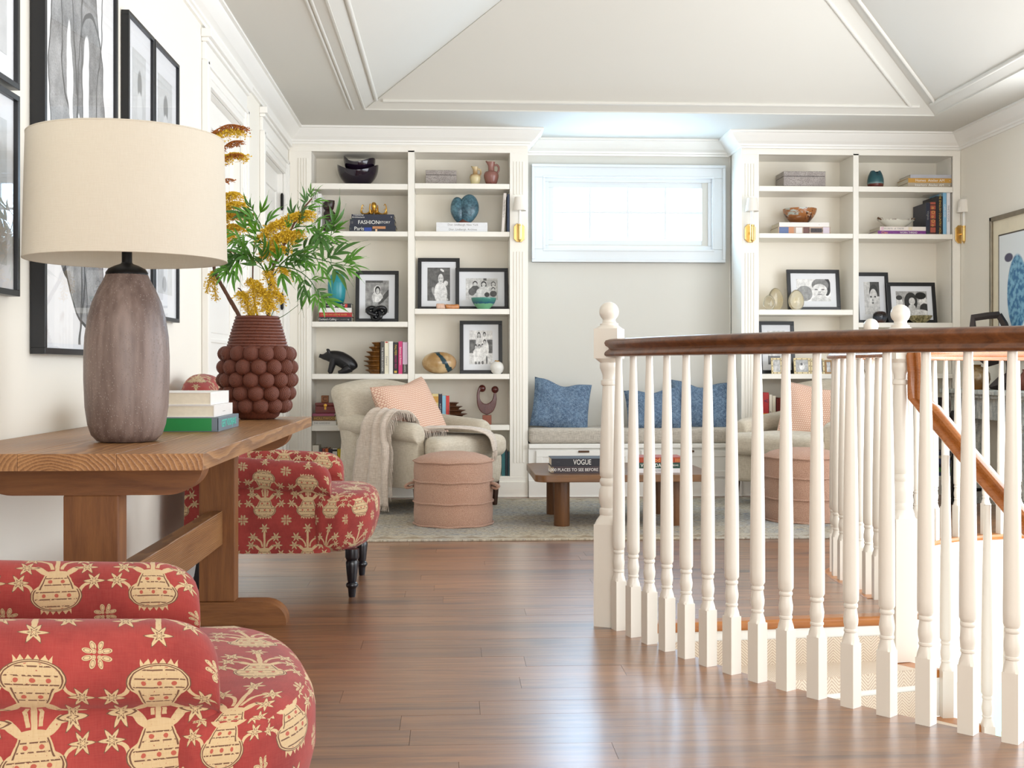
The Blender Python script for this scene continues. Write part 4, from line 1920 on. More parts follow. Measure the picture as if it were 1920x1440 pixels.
# chair local frame: faces +x, near arm is at y = -0.41 .. -0.27
path = [(-.02, -.485, .05), (-.02, -.475, .20), (-.01, -.462, .36), (0, -.455, .50), (.01, -.45, .57), (.02, -.405, .625), (.03, -.34, .625), (.045, -.285, .595), (.07, -.24, .54),
        (.13, -.16, .515), (.22, -.08, .515), (.32, .0, .515), (.42, .06, .505), (.475, .10, .475), (.49, .12, .40)]
ctr = smooth_path(path, 5)
rws, uvr = [], []
nw = 34
acc = 0.0
for i, c_ in enumerate(ctr):
    if i:
        acc += (ctr[i] - ctr[i - 1]).length
    tt = i / (len(ctr) - 1)
    t_ = (ctr[min(i + 1, len(ctr) - 1)] - ctr[max(i - 1, 0)]).normalized()
    wdir = Vector((1, 0, 0)) if tt < .45 else Vector((1, 0, 0)).lerp(Vector((.55, -.83, 0)), min(1, (tt - .45) / .25)).normalized()
    wdir = (wdir - t_ * wdir.dot(t_)).normalized()
    nrm = wdir.cross(t_).normalized()
    if nrm.dot(Vector((0.1, -1, .6)) if tt < .45 else Vector((0, 0, 1))) < 0:
        nrm = -nrm
    wid = .30 - .10 * math.sin(min(1, tt * 1.6) * PI) * .7 + (.04 if tt < .2 else 0)
    r_, ur = [], []
    for j in range(nw + 1):
        s_ = j / nw - .5
        fold = .020 * math.sin(s_ * 9 + tt * 4.0 + .8) + .006 * math.sin(s_ * 23 + 1.3 + tt * 5)
        q = c_ + wdir * (s_ * wid + .012 * math.sin(tt * 9 + s_ * 5)) + nrm * (.016 + abs(fold) * (1.1 if tt < .4 else .8))
        r_.append(q)
        ur.append((s_ * wid, acc))
    rws.append(r_)
    uvr.append(ur)
k = MB()
k.grid(rws, uvrows=uvr)
o = k.build('cloth', THROW, tw, smooth=True, angle=120)
so = o.modifiers.new('thick', 'SOLIDIFY')
so.thickness = .006
so.offset = 1
k = MB()
for e in (0, -1):
    for j in range(0, nw + 1):
        for h_ in (0, .5):
            a_ = Vector(rws[e][j])
            if j < nw:
                a_ = a_.lerp(Vector(rws[e][j + 1]), h_)
            l_ = random.uniform(.05, .08)
            if e == 0:
                l_ = min(l_, .03)
            k.tube([a_, a_ + Vector((random.uniform(-.006, .006), -.002, -l_ * .5)), a_ + Vector((random.uniform(-.012, .012), -.004, -l_))], [.0022, .0018, .001], 5)
# fringe along the forward edge of the hanging part
for i in range(3, len(rws) - 20, 1):
    for h_ in (0, .33, .66):
        a_ = Vector(rws[i][nw]).lerp(Vector(rws[i + 1][nw]), h_)
        l_ = random.uniform(.04, .07)
        k.tube([a_, a_ + Vector((l_ * .45, -.004, -l_ * .3)), a_ + Vector((l_ * .6, -.002, -l_))], [.0020, .0016, .001], 5)
f_ = k.build('fringe', THROW, tw, smooth=True)
f_['kind'] = 'stuff'

# ------------------------------------------------------------------ window bench
BN0, BN1 = BX1 + .002, BX2 - .002
BY = 8.585
zt = PZ(1100, 832, BY)
bn = thing('window_bench', 'white built-in window bench with drawers between the bookcases', 'bench', ((BN0 + BN1) / 2, BY, 0))
cxm = (BN0 + BN1) / 2
k = MB()
k.box(BN0 - cxm, BN1 - cxm, .012, YB - BY, .12, zt - .03)
k.build('carcass', TRIM, bn)
k = MB()
k.box(BN0 - cxm, BN1 - cxm, -.012, YB - BY, zt - .035, zt)
k.build('lid', TRIM, bn, bevel=.006)
k = MB()
k.box(BN0 - cxm, BN1 - cxm, -.004, .03, 0, .125)
k.box(BN0 - cxm, BN1 - cxm, -.010, .03, 0, .012)
k.build('plinth', TRIM, bn, bevel=.004)
half = (BN1 - BN0) / 2
for i in range(2):
    a_ = BN0 - cxm + .055 + i * (half - .015)
    b_ = a_ + half - .09
    dz0, dz1 = .145, zt - .052
    k = MB()
    k.box(a_, b_, .0, .02, dz0, dz1)
    d_ = k.build('drawer', TRIM, bn, bevel=.002)
    k = MB()
    ring(k, a_, b_, dz0, dz1, .045, -.006, .002)
    k.build('drawer_frame', TRIM, d_, bevel=.002)
    k = MB()
    c_ = (a_ + b_) / 2
    k.box(c_ - .04, c_ + .04, -.016, .001, dz1 - .012, dz1 + .002)
    k.build('tab_pull', plain('bronze', '#5d4636', .4, .7), d_, bevel=.002)
GREYL = linen('grey_stripe_linen', '#a39a8e', '#d8d0c3', 300, .92, .25, 5)
czt = PZ(1100, 803, BY)
q = rbox(BN1 - BN0 - .004, .40, czt - zt, .03, 14)
q.v = [(a_ + cxm, b_ + BY + .195, c_ + (zt + czt) / 2) for a_, b_, c_ in q.v]
o = q.build('bench_cushion', GREYL, smooth=True, angle=70)
tag(o, 'long grey striped linen seat cushion on the window bench', 'cushion')
pg = 'blue printed pillows on the window bench'
py_ = 8.80
pillow('blue printed pillow standing at the left end of the bench', BLUEP, .44, .40, .15, (PX(1052, py_), py_, czt + .165), math.radians(4), math.radians(-24), math.radians(9), pg, crease)
pillow('blue printed pillow in front at the right of the bench', BLUEP, .42, .34, .15, (PX(1226, 8.70), 8.70, czt + .135), math.radians(-6), math.radians(-28), math.radians(-4), pg, crease)
pillow('blue printed pillow leaning in the right corner of the bench', BLUEP, .46, .40, .14, (PX(1312, 8.84), 8.84, czt + .155), math.radians(-10), math.radians(-20), math.radians(3), pg, crease)

# ------------------------------------------------------------------ built-in bookcases
def flutes(mb, x0, x1, y, z0, z1, n_=4):
    w_ = (x1 - x0)
    g_ = w_ / (n_ + 2.2)
    for i in range(n_):
        c_ = x0 + w_ / 2 + (i - (n_ - 1) / 2) * g_
        mb.box(c_ - g_ * .30, c_ + g_ * .30, y - .006, y + .001, z0, z1)


SHZ = {}


def bookcase(key, label, pxs, shelves, split_pilaster):
    a0, a1, b0, b1, c0, c1 = [PX(q, SY) for q in pxs]
    if key == 'L':
        a0 = WL + .002
    else:
        c1 = WR - .002
    cx_ = (a0 + c1) / 2
    t = thing('bookcase', label, 'bookcase', (cx_, SY, 0), group='built-in bookcases')
    o_ = lambda x: x - cx_
    ztop = PZ((pxs[1] + pxs[4]) / 2, 285 if key == 'L' else 291, SY)
    zbot = PZ(pxs[4], 893, SY)
    D_ = .31
    k = MB()
    k.box(o_(a0), o_(c1), D_, D_ + .02, 0, CZ - .02)
    k.build('back_panel', SHELFB, t)
    k = MB()
    k.box(o_(a0), o_(c1), 0, .035, ztop, CZ - .002)
    k.box(o_(a1) - .001, o_(c0) + .001, .03, D_, ztop, ztop + .03)
    k.box(o_(a0), o_(c1), -.006, .0, ztop + .035, ztop + .04)
    k.build('frieze', SHELFP, t)
    for (p0, p1, inner_x, sgn) in ((a0, a1, a1, 1), (c0, c1, c0, -1)):
        k = MB()
        k.box(o_(p0), o_(p1), 0, .03, 0, ztop)
        k.box(o_(inner_x) - (.02 if sgn > 0 else 0), o_(inner_x) + (0 if sgn > 0 else .02), .02, D_, 0, ztop + .01)
        fx0, fx1 = (p0, p1)
        if key == 'L' and sgn > 0:
            fx0 = PX(553, SY)
        if key == 'R' and sgn < 0:
            fx1 = PX(1818, SY)
        spl = (key == 'L' and sgn < 0) or (key == 'R')
        zc = lambda y_: PZ(970, y_, SY)
        if spl:
            if not (key == 'R' and sgn < 0):
                flutes(k, o_(fx0), o_(fx1), 0, zc(365), zc(303))
                flutes(k, o_(fx0), o_(fx1), 0, zc(868), zc(472))
        else:
            flutes(k, o_(fx0), o_(fx1), 0, zc(868), zc(300))
        k.build('pilaster', SHELFP, t, bevel=.0015)
        if (key == 'L' and sgn < 0) or (key == 'R' and sgn > 0):
            k = MB()
            xs_ = o_(c1) - .018 if sgn < 0 else o_(a0)
            k.box(xs_, xs_ + .018, .03, YB - SY, 0, CZ - .002)
            k.build('end_panel', SHELFP, t)
    k = MB()
    k.box(o_(a1), o_(b0) , 0, 0.001, 0, .001)
    k = MB()
    k.box(o_(b0), o_(b1), 0, D_, zbot - .02, ztop + .01)
    k.build('upright', SHELFP, t)
    k = MB()
    k.box(o_(a0), o_(c1), .004, D_, .10, zbot)
    k.box(o_(a0), o_(c1), -.004, .03, 0, zbot - .004)
    k.box(o_(a0), o_(c1), -.016, .03, 0, .115)
    k.box(o_(a0), o_(c1), -.022, .03, 0, .012)
    k.build('plinth', SHELFP, t, bevel=.003)
    for ci, (x0, x1) in enumerate(((a1, b0), (b1, c0))):
        cpx = (pxs[1] + pxs[2]) / 2 if ci == 0 else (pxs[3] + pxs[4]) / 2
        zs = []
        for ty, by in shelves[ci]:
            zt_ = PZ(cpx, ty, SY + .004)
            zb_ = PZ(cpx, by, SY + .004)
            k = MB()
            k.box(o_(x0) + .001, o_(x1) - .001, .004, D_ + .001, zb_, zt_)
            k.build('shelf', SHELFP, t, bevel=.003)
            zs.append(zt_)
        zs.append(zbot)
        SHZ[key + str(ci)] = zs
    return t


SH = [(344, 355), (433.5, 443), (603, 613), (701, 711), (798, 808)]
SHB = [(344, 354), (434, 443.5), (579, 589), (701, 711), (797, 807)]
bookcase('L', 'white built-in bookcase left of the window', (549, 584, 765, 777, 956, 990), (SH, SHB), True)
bookcase('R', 'white built-in bookcase right of the window', (1390, 1423, 1600, 1610, 1787, 1822),
         ([(349, 359), (437.5, 446.5), (580.5, 590.5), (701, 710.5), (799, 809)], [(350, 360), (438.6, 448), (605, 614), (701, 709.5), (799, 809)]), True)


# ------------------------------------------------------------------ books
def cover(col, rough=.45):
    return plain('book_cover_' + col.lstrip('#'), col, rough, var=.06, scale=30)


def book(label, w_, h_, d_, col, loc_, lying=False, rz=0.0, tilt=0.0, txt=None, group='books', extra=None):
    """upright: w thick, h tall, d deep. lying: w spine length, h thick, d deep. spine towards -y.
    txt: list of (string, ink, size, along, across, scale_x)"""
    t = thing('book', label, 'book', loc_, rz, group)
    t.rotation_euler = (0, tilt, rz)
    c = .0025
    k = MB()
    cm = cover(col)
    if lying:
        k.box(-w_ / 2, w_ / 2, 0, d_, 0, c)
        k.box(-w_ / 2, w_ / 2, 0, d_, h_ - c, h_)
        k.box(-w_ / 2, w_ / 2, 0, c, c, h_ - c)
        o = k.build('cover', cm, t)
        k = MB()
        k.box(-w_ / 2 + .003, w_ / 2 - .003, c, d_ - .004, c, h_ - c)
        k.build('pages', PAGES, t)
        for (s_, ink, sz, al, ac, sx) in (txt or []):
            text(s_, sz, ink, t, (al * w_, -.0006, h_ * (.5 + ac)), (PI / 2, 0, 0), 'CENTER', sx)
    else:
        k.box(-w_ / 2, -w_ / 2 + c, 0, d_, 0, h_)
        k.box(w_ / 2 - c, w_ / 2, 0, d_, 0, h_)
        k.box(-w_ / 2 + c, w_ / 2 - c, 0, c, 0, h_)
        k.build('cover', cm, t)
        k = MB()
        k.box(-w_ / 2 + c, w_ / 2 - c, c, d_ - .004, .003, h_ - .003)
        k.build('pages', PAGES, t)
        for (s_, ink, sz, al, ac, sx) in (txt or []):
            text(s_, sz, ink, t, (ac * w_, -.0006, h_ * (.5 + al)), (PI / 2, PI / 2, 0), 'CENTER', sx)
    if extra:
        for (x0, x1, z0, z1, col2) in extra:
            k = MB()
            k.box(x0 * w_, x1 * w_, -.0004, .001, z0 * h_, z1 * h_)
            k.build('printed_band', cover(col2), t)
    return t


def upright_books(zs, Y0, items, d_=.19, group='books'):
    """items: (px0, px1, ytop, colour, label, txt, extra[, tilt])"""
    for it in items:
        x0, x1, yt, col, lab, tx = it[:6]
        ex = it[6] if len(it) > 6 else None
        tl = it[7] if len(it) > 7 else 0.0
        a_, b_ = PX(x0, Y0), PX(x1, Y0)
        h_ = PZ((x0 + x1) / 2, yt, Y0) - zs
        book(lab, b_ - a_ - .0008, h_, d_, col, ((a_ + b_) / 2, Y0, zs), False, 0, tl, tx, group, ex)


def lying_books(zs, Y0, items, group='books', d_=.22):
    """items bottom to top: (px0, px1, thickness_px, colour, label, txt, extra, rz)"""
    z_ = zs
    for it in items:
        x0, x1, tp, col, lab, tx = it[:6]
        ex = it[6] if len(it) > 6 else None
        rz = it[7] if len(it) > 7 else 0.0
        dd = it[8] if len(it) > 8 else d_
        a_, b_ = PX(x0, Y0), PX(x1, Y0)
        h_ = tp * Y0 / FPX
        book(lab, b_ - a_, h_, dd, col, ((a_ + b_) / 2, Y0, z_), True, rz, 0, tx, group, ex)
        z_ += h_ + .0004
    return z_


L0, L1_, Rc0, Rc1 = SHZ['L0'], SHZ['L1'], SHZ['R0'], SHZ['R1']

# --- left bookcase, left column
upright_books(L0[1], 8.64, [
    (585.5, 595, 358, '#f0ede6', 'white upright book lettered AMERICAN FASHION at the far left of its shelf', [('AMERICAN FASHION', INK_K, .030, 0, 0, 1.0)]),
    (595.4, 602.5, 363, '#f2f1ef', 'white upright book lettered CHANEL beside the dark carved figure', [('CHANEL', INK_K, .024, .10, 0, 1.0)])], .24, 'books on the second shelf')
z_ = lying_books(L0[1], 8.66, [
    (655, 742, 11.5, '#1b2233', 'navy book lettered Paris at the bottom of the octopus stack', [('Paris', INK_W, .038, -.29, 0, 1.0), ('|', INK_GR, .02, -.47, 0, 1)], [(-.18, -.02, .1, .7, '#2d4aa0'), (0, .28, .5, .9, '#c98a5a'), (.06, .1, .05, .6, '#f0c8a0')]),
    (656, 740, 12, '#1e2436', 'navy book lettered FASHION HISTORY in the octopus stack', [('FASHION', INK_W, .040, -.08, 0, .95), ('HISTORY', INK_W, .024, .25, 0, 1.0), ('|||', INK_GR, .02, -.45, 0, 1)]),
    (659, 738.5, 9, '#20263a', 'navy book lettered Traditional Architecture under the gold octopus', [('Traditional\nArchitecture', INK_W, .016, -.34, .12, 1.1), ('. . . . . . . .', INK_GR, .012, .1, .2, 1), ('v', INK_W, .02, .44, 0, 1)]),
], 'books under the octopus')
OCT_Z = z_
z_ = lying_books(L0[2], 8.665, [
    (598, 659.5, 9, '#26262c', "black book lettered Cuckoo's Calling at the bottom of the teal vase stack", [("Cuckoo's Calling", INK_W, .021, -.24, 0, .9), ('ROBERT GALBRAITH', INK_GR, .011, .18, 0, 1), ('o', INK_W, .02, .40, 0, 1)]),
    (598.5, 660, 8.2, '#b2212a', 'red book lettered CHANG-RAE LEE in the teal vase stack', [('CHANG-RAE LEE', INK_G, .015, -.22, 0, 1), ('THE RIVER', INK_G, .017, .18, 0, 1)]),
    (598, 659, 8.6, '#f1eeea', 'white book in the stack under the teal vase', [('c', INK_K, .015, .06, 0, 1)]),
    (598, 658.5, 8, '#17171b', 'black and red book lettered FOOD right under the teal vase', [('the FOOD of', INK_W, .018, .1, .1, 1.0), ('Spain', INK_R, .022, -.36, 0, 1), ('rabbit', INK_W, .012, -.2, 0, 1)], [(-.14, 0.0, .1, .9, '#e9e4de'), (.30, .38, .1, .9, '#d2322e')]),
], 'books under the teal vase', .17)
TEAL_Z = z_
upright_books(L0[3], 8.645, [
    (713.5, 720.5, 640, '#54524f', 'grey spined upright book beside the carved wooden bookend', [('THE WINTER KITCHEN', INK_W, .017, -.05, 0, 1)]),
    (721, 728.8, 640, '#efe7cf', 'cream upright book lettered Edward with a red mark', [('Edward', INK_GR, .022, -.1, 0, 1)], [(-.3, .3, .95, .99, '#b6322a')]),
    (729.2, 736.8, 640, '#f4f2ec', 'plain white upright book left of the black one', None),
    (737.4, 746, 642, '#222224', 'black upright book lettered PALMER with gold and magenta print', [('PALMER', INK_G, .022, .26, 0, 1), ('ROSES RED', INK_P, .020, -.12, 0, 1)], [(-.3, .3, .03, .10, '#d6ac4c')]),
    (747, 754.5, 640, '#d63d7c', 'hot pink upright book', [('femmes & flowers', INK_W, .018, .05, 0, 1)]),
    (755, 764, 641.5, '#e2c7dd', 'lilac upright book against the bookcase upright', [('Letters', INK_W, .02, -.32, 0, 1)], [(-.5, .5, .0, .30, '#55504b')])], .17, 'books beside the carved pig')
z_ = lying_books(L0[4], 8.65, [
    (585.5, 630, 8.5, '#e6e1da', 'pale book at the bottom of the stack under the red box', [('THE GARDENS', INK_GR, .018, -.1, 0, 1)]),
    (585.5, 628.5, 9, '#7d5a35', 'brown book lettered HOLLYWOOD under the red box', [('HOLLYWOOD', INK_G, .028, .08, 0, .92)]),
    (585.5, 627, 4.6, '#a2506a', 'thin rose book directly under the red wooden box', None),
], 'books under the red box')
REDBOX_Z = z_
upright_books(L0[5], 8.645, [
    (585.5, 598, 835, '#e8e1d0', 'wide cream paperback at the left end of the bottom shelf', [('WHERE', INK_GR, .02, 0, 0, 1)]),
    (599, 604, 842, '#3b3c44', 'dark grey paperback next to the wide cream one', [('NIGHT TRAIN', INK_W, .014, 0, 0, 1)]),
    (604.4, 609.5, 841, '#8d3a2a', 'rust red paperback on the bottom shelf', [('. . .', INK_W, .014, 0, 0, 1)]),
    (610, 615.4, 841, '#d3682b', 'orange paperback beside the rust red one', None),
    (615.8, 623, 842, '#2c2330', 'dark plum paperback on the bottom shelf', [('ATLAS', INK_O, .015, .1, 0, 1)]),
    (623.5, 632, 841, '#efeae2', 'white paperback lettered RELAY in red', [('RELAY', INK_R, .026, .05, 0, 1)], [(-.5, .5, .9, .97, '#1c1c1c')]),
    (632.5, 641.5, 842, '#e0c420', 'bright yellow paperback on the bottom shelf', [('yellow days', INK_K, .018, -.1, 0, 1)]),
    (642, 648, 842, '#d98a2e', 'amber paperback right of the yellow one', None),
    (648.5, 654, 842, '#3b7fae', 'blue paperback at the right end of that bottom row', None)], .16, 'paperbacks on the bottom shelf')

# --- left bookcase, right column
lying_books(L1_[1], 8.655, [
    (818, 914, 9, '#e9eaec', 'lower white volume lettered Dior Lindbergh Archives', [('Dior. Lindbergh. Archives', INK_GR, .020, .02, 0, 1)]),
    (818, 914, 8.6, '#eaebed', 'upper white volume lettered Dior Lindbergh New York', [('Dior. Lindbergh. New York', INK_GR, .020, .02, 0, 1)])], 'white volumes under the blue vase')
upright_books(L1_[1], 8.645, [
    (940.3, 945.6, 362, '#ece4dc', 'slim cream book leaning at the right end of its shelf', [('The Garden Party', INK_GR, .018, .1, 0, 1)], None, math.radians(3.2)),
    (951.2, 955.4, 364, '#45536e', 'slate blue book standing against the right pilaster', None)], .22, 'slim books at the shelf end')
upright_books(L1_[4], 8.66, [
    (786, 799.5, 742, '#3d93ad', 'teal upright book partly behind the coral cushion', None),
    (800, 810, 738.5, '#d9bc2b', 'yellow upright book behind the armchair', [('. . . . . . . .', INK_K, .016, 0, 0, 1)]),
    (810.4, 822, 738.5, '#ecd79a', 'pale yellow upright book with script lettering', [('Summer', INK_K, .022, -.2, 0, 1), ('island', INK_O, .022, .2, 0, 1)], [(-.5, .5, .72, .92, '#d9a24a')]),
    (822.4, 828.8, 739, '#20263f', 'navy upright book with white lettering', [('A CITY IN THE DARK', INK_W, .014, -.1, 0, 1)]),
    (829.2, 835.8, 742, '#8cc4dc', 'light blue upright book left of the red one', None),
    (836.2, 842.4, 742, '#d63b33', 'red upright book beside the stepped wooden bookend', [('. . . .', INK_W, .014, .1, 0, 1)])], .17, 'books behind the left armchair')
upright_books(L1_[5], 8.65, [
    (941, 947, 846, '#2e6f73', 'deep teal book on the bottom shelf by the right pilaster', None),
    (947.4, 951.5, 844, '#1d2a35', 'black blue book on the bottom shelf by the right pilaster', None),
    (952, 955.5, 847, '#245560', 'petrol blue book at the very end of the bottom shelf', None)], .16, 'books at the bottom right')

# --- right bookcase, left column
lying_books(Rc0[1], 8.66, [
    (1459, 1557, 13.5, '#b59a86', 'book with a busy patterned spine under the brown bowl', [('S P A I N', INK_K, .03, .22, 0, 1)],
     [(-.48, -.30, .05, .95, '#5b6f9c'), (-.30, -.2, .05, .95, '#c98a60'), (-.16, -.04, .1, .9, '#e8e4e2'), (-.02, .1, .05, .95, '#6a4238'), (.12, .34, .2, .8, '#3a2c2c'), (.36, .48, .05, .95, '#d9cbd6')]),
    (1461, 1554.5, 8.2, '#f2ece6', 'white book directly under the brown bowl', [('o', INK_GR, .012, .3, 0, 1)])], 'books under the brown bowl')
upright_books(Rc0[4], 8.66, [
    (1424, 1430, 737, '#cf7a2a', 'orange upright book behind the right armchair', None, [(-.5, .5, .5, .95, '#e0a23a')]),
    (1430.6, 1441.5, 736, '#b8272c', 'red upright book with a blue V behind the right armchair', [('V', plain('navy_ink', '#1c2350', .5), .045, .25, 0, 1), ('. . .', INK_W, .018, -.3, 0, 1)], [(-.5, .5, .30, .38, '#e9a03c')]),
    (1442.5, 1448, 740, '#efe7d5', 'cream upright book with a dark dot behind the right armchair', [('o', INK_K, .02, -.05, 0, 1)]),
    (1448.6, 1454.5, 742, '#eee5d0', 'plain cream upright book behind the right armchair', None),
    (1456, 1460.5, 748, '#7d2f2a', 'oxblood upright book behind the right armchair', None),
    (1461, 1465, 746, '#8d3a30', 'brick red upright book behind the right armchair', None),
    (1477, 1484, 738, '#23242c', 'black upright book beside the right armchair cushion', None)], .17, 'books behind the right armchair')

# --- right bookcase, right column
lying_books(Rc1[0], 8.65, [
    (1702, 1783, 8.8, '#b3a794', 'taupe book lettered Interiors Atelier AM at the bottom of its stack', [('Interiors  Atelier AM', INK_W, .026, 0, 0, 1), ('v', INK_W, .018, .46, 0, 1)]),
    (1703, 1784, 8.6, '#cc9a44', 'gold book lettered Homes Atelier AM in the middle of its stack', [('Homes  Atelier AM', INK_W, .028, 0, 0, 1), ('v', INK_W, .018, .46, 0, 1)]),
    (1707, 1785, 6.6, '#b9bac2', 'silver grey book on top of its stack by the right pilaster', [('. . . . . . . .', INK_W, .018, 0, 0, 1)])], 'books at the top right')
z_ = lying_books(Rc1[1], 8.655, [
    (1646, 1736, 7, '#7a2f86', 'purple book lettered Ciao under the shell dish', [('Ciao', INK_O, .026, -.36, 0, 1), ('WORN THREAD', INK_W, .018, .14, 0, 1), ('. . . .', INK_W, .014, -.14, 0, 1), ('. . .', INK_W, .014, .40, 0, 1)]),
    (1650, 1736, 7.6, '#eadfd6', 'white patterned book directly under the shell dish', [('SECRETS  of  TASTE', INK_GR, .018, -.2, 0, 1)], [(-.48, -.42, .1, .9, '#d9b6bf'), (.12, .2, .1, .9, '#e3d2b5')])], 'books under the shell dish')
DISH_Z = z_
upright_books(Rc1[1], 8.65, [
    (1736.5, 1743.8, 380, '#1f2236', 'navy upright book lettered Virginia on the dish shelf', [('Virginia', INK_GR, .022, .1, 0, 1)]),
    (1744.2, 1754.5, 379, '#a8503c', 'ornate copper and black upright book', [('o O o O o', INK_G, .034, .05, 0, 1)], [(-.5, .5, .02, .06, '#2a1714'), (-.5, .5, .22, .25, '#2a1714'), (-.5, .5, .46, .49, '#2a1714'), (-.5, .5, .74, .77, '#2a1714'), (-.5, .5, .9, .93, '#2a1714')]),
    (1755, 1767.5, 368, '#15151d', 'tall black upright book lettered THE ENGLISH COUNTRY HOUSE', [('THE ENGLISH COUNTRY HOUSE', INK_G, .022, 0, .1, 1)]),
    (1768, 1774.6, 361, '#86bde0', 'tall light blue upright book', [('CAPE COD . . . .', INK_W, .020, 0, 0, 1)]),
    (1775, 1781.5, 361, '#efeef0', 'tall white upright book at the right end of the dish shelf', [('WHITE ROOMS', INK_GR, .018, 0, 0, 1)])], .25, 'tall books on the dish shelf')
upright_books(Rc1[4], 8.65, [
    (1744, 1750, 744, '#4d8a36', 'green upright book beside the mantel', None),
    (1761.5, 1766, 745, '#2d2226', 'black upright book beside the mantel', [('ROOMS', INK_W, .02, 0, 0, 1)]),
    (1766.4, 1775, 746, '#c43040', 'crimson upright book beside the mantel', None, [(-.4, .4, .1, .5, '#d9b48a')]),
    (1775.4, 1779, 747, '#7c1f2a', 'maroon upright book beside the mantel', None)], .17, 'books by the mantel')
lying_books(Rc1[5], 8.66, [
    (1730, 1785, 7, '#2c4668', 'blue book at the bottom of the lower stack by the mantel', None),
    (1731, 1785, 9, '#3c7a3a', 'green book in the lower stack by the mantel', None),
    (1731, 1784, 6, '#1f2436', 'thin midnight blue book in the lower stack by the mantel', None),
    (1730, 1785, 11, '#3d4a74', 'thick indigo book in the lower stack by the mantel', None),
    (1732, 1785, 5, '#c9bfa8', 'thin buff book in the lower stack by the mantel', None),
    (1731, 1784, 8, '#27304e', 'dark navy book at the top of the lower stack by the mantel', None)], 'lower stack of books by the mantel')
upright_books(Rc1[5], 8.66, [
    (1668, 1671.5, 820, '#b3b8d0', 'lavender spined book low behind the newel', None),
    (1672, 1676, 815, '#a02a24', 'red spined book low behind the newel', None),
    (1676.4, 1681, 822, '#dcd3c2', 'cream spined book low behind the newel', None)], .17, 'books low behind the newel')

# ------------------------------------------------------------------ photographs in frames
def photo_mat(name, fn, w_, h_):
    """fn(u, v) -> grey expression; u, v run -1..1 over the print"""
    m, p = newmat(name)
    x, y, z = coords('Object')
    u = x * (2.0 / w_)
    v = z * (2.0 / h_)
    g = fn(u, v)
    g = clamp01(g * mad(nz(scale=34, detail=4, rough=.65), 0.9, 0.52) + (nz(scale=260, detail=2) - 0.5) * 0.10)
    g = mth('POWER', g, 1.9)
    put(vec(g, g * 0.99, g * 0.97), p.inputs['Base Color'])
    p.inputs['Roughness'].default_value = .35
    return m


def frame(label, px0, px1, yt, zs, Y0, fn, fw=.028, mw=.045, lean=7, rz=0, mlow=None, fcol=None, name='picture_frame', cat='picture frame', group='photographs on the shelves', print_box=None, depth=.018):
    """upright frame leaning back; Y0 is the y of its foot"""
    a_, b_ = PX(px0, Y0), PX(px1, Y0)
    w_ = (b_ - a_) / max(.5, math.cos(rz))
    h_ = (PZ((px0 + px1) / 2, yt, Y0 + .02) - zs) / math.cos(math.radians(lean))
    t = thing(name, label, cat, ((a_ + b_) / 2, Y0, zs), rz, group)
    t.rotation_euler = (-math.radians(lean), 0, rz)
    fm = fcol or BLACKF
    for (x0, x1, z0, z1) in ((-w_ / 2, w_ / 2, 0, fw), (-w_ / 2, w_ / 2, h_ - fw, h_), (-w_ / 2, -w_ / 2 + fw, fw, h_ - fw), (w_ / 2 - fw, w_ / 2, fw, h_ - fw)):
        k = MB()
        k.box(x0, x1, 0, depth, z0, z1)
        k.build('frame_bar', fm, t, bevel=.0015)
    k = MB()
    k.box(-w_ / 2 + fw * .5, w_ / 2 - fw * .5, depth * .45, depth * .9, fw * .5, h_ - fw * .5)
    k.build('mat_board', MATB, t)
    if print_box:
        x0, x1, z0, z1 = [q for q in print_box]
        x0, x1, z0, z1 = x0 * w_ - w_ / 2, x1 * w_ - w_ / 2, z0 * h_, z1 * h_
    else:
        x0, x1, z0, z1 = -w_ / 2 + fw + mw, w_ / 2 - fw - mw, fw + mw, h_ - fw - mw
    k = MB()
    pw, ph = x1 - x0, z1 - z0
    k.box(-pw / 2, pw / 2, -.0004, .0004, -ph / 2, ph / 2)
    o = k.build('photograph', photo_mat('print_' + str(int(px0)), fn, pw, ph), t)
    o.location = ((x0 + x1) / 2, depth * .45 - .0008, (z0 + z1) / 2)
    return t


def person(g, u, v, cx, cy, s, hair=.12, skin=.78, top=.9, longh=False, sx=1.0):
    """head and shoulders; s = head half height"""
    if longh:
        g = layer(g, hair, inside(ell(u, v, cx, cy - s * .5, s * .95 * sx, s * 1.7), .1))
    g = layer(g, top, inside(ell(u, v, cx, cy - s * 2.6, s * 1.7 * sx, s * 1.75), .1))
    g = layer(g, hair, inside(ell(u, v, cx, cy + s * .18, s * .92 * sx, s * 1.05), .1))
    g = layer(g, skin, inside(ell(u, v, cx, cy - s * .16, s * .70 * sx, s * .84), .1))
    for d in (-.28, .28):
        g = layer(g, .25, inside(ell(u, v, cx + d * s * sx, cy - s * .06, s * .11 * sx, s * .06), .4))
    g = layer(g, .45, inside(ell(u, v, cx, cy - s * .56, s * .22 * sx, s * .07), .4))
    return g


def ph_hood(u, v):
    n_ = nz(scale=30, detail=4)
    g = n_ * .4 + .36
    g = layer(g, .25, inside(ell(u, v, .8, .1, .9, .16, .7), .2))
    g = layer(g, .30, (v > .86) * (u < .5))
    g = layer(g, .93, inside(ell(u, v, .0, -.02, .42, .34), .08))
    g = layer(g, .80, inside(ell(u, v, -.3, -.10, .12, .26), .08))
    g = layer(g, .80, inside(ell(u, v, .34, -.04, .16, .12), .08))
    g = layer(g, .90, inside(ell(u, v, .02, .40, .30, .30), .08))
    g = layer(g, .12, inside(ell(u, v, .05, .40, .23, .25), .08))
    g = layer(g, .82, inside(ell(u, v, .05, .34, .15, .18), .08))
    return g


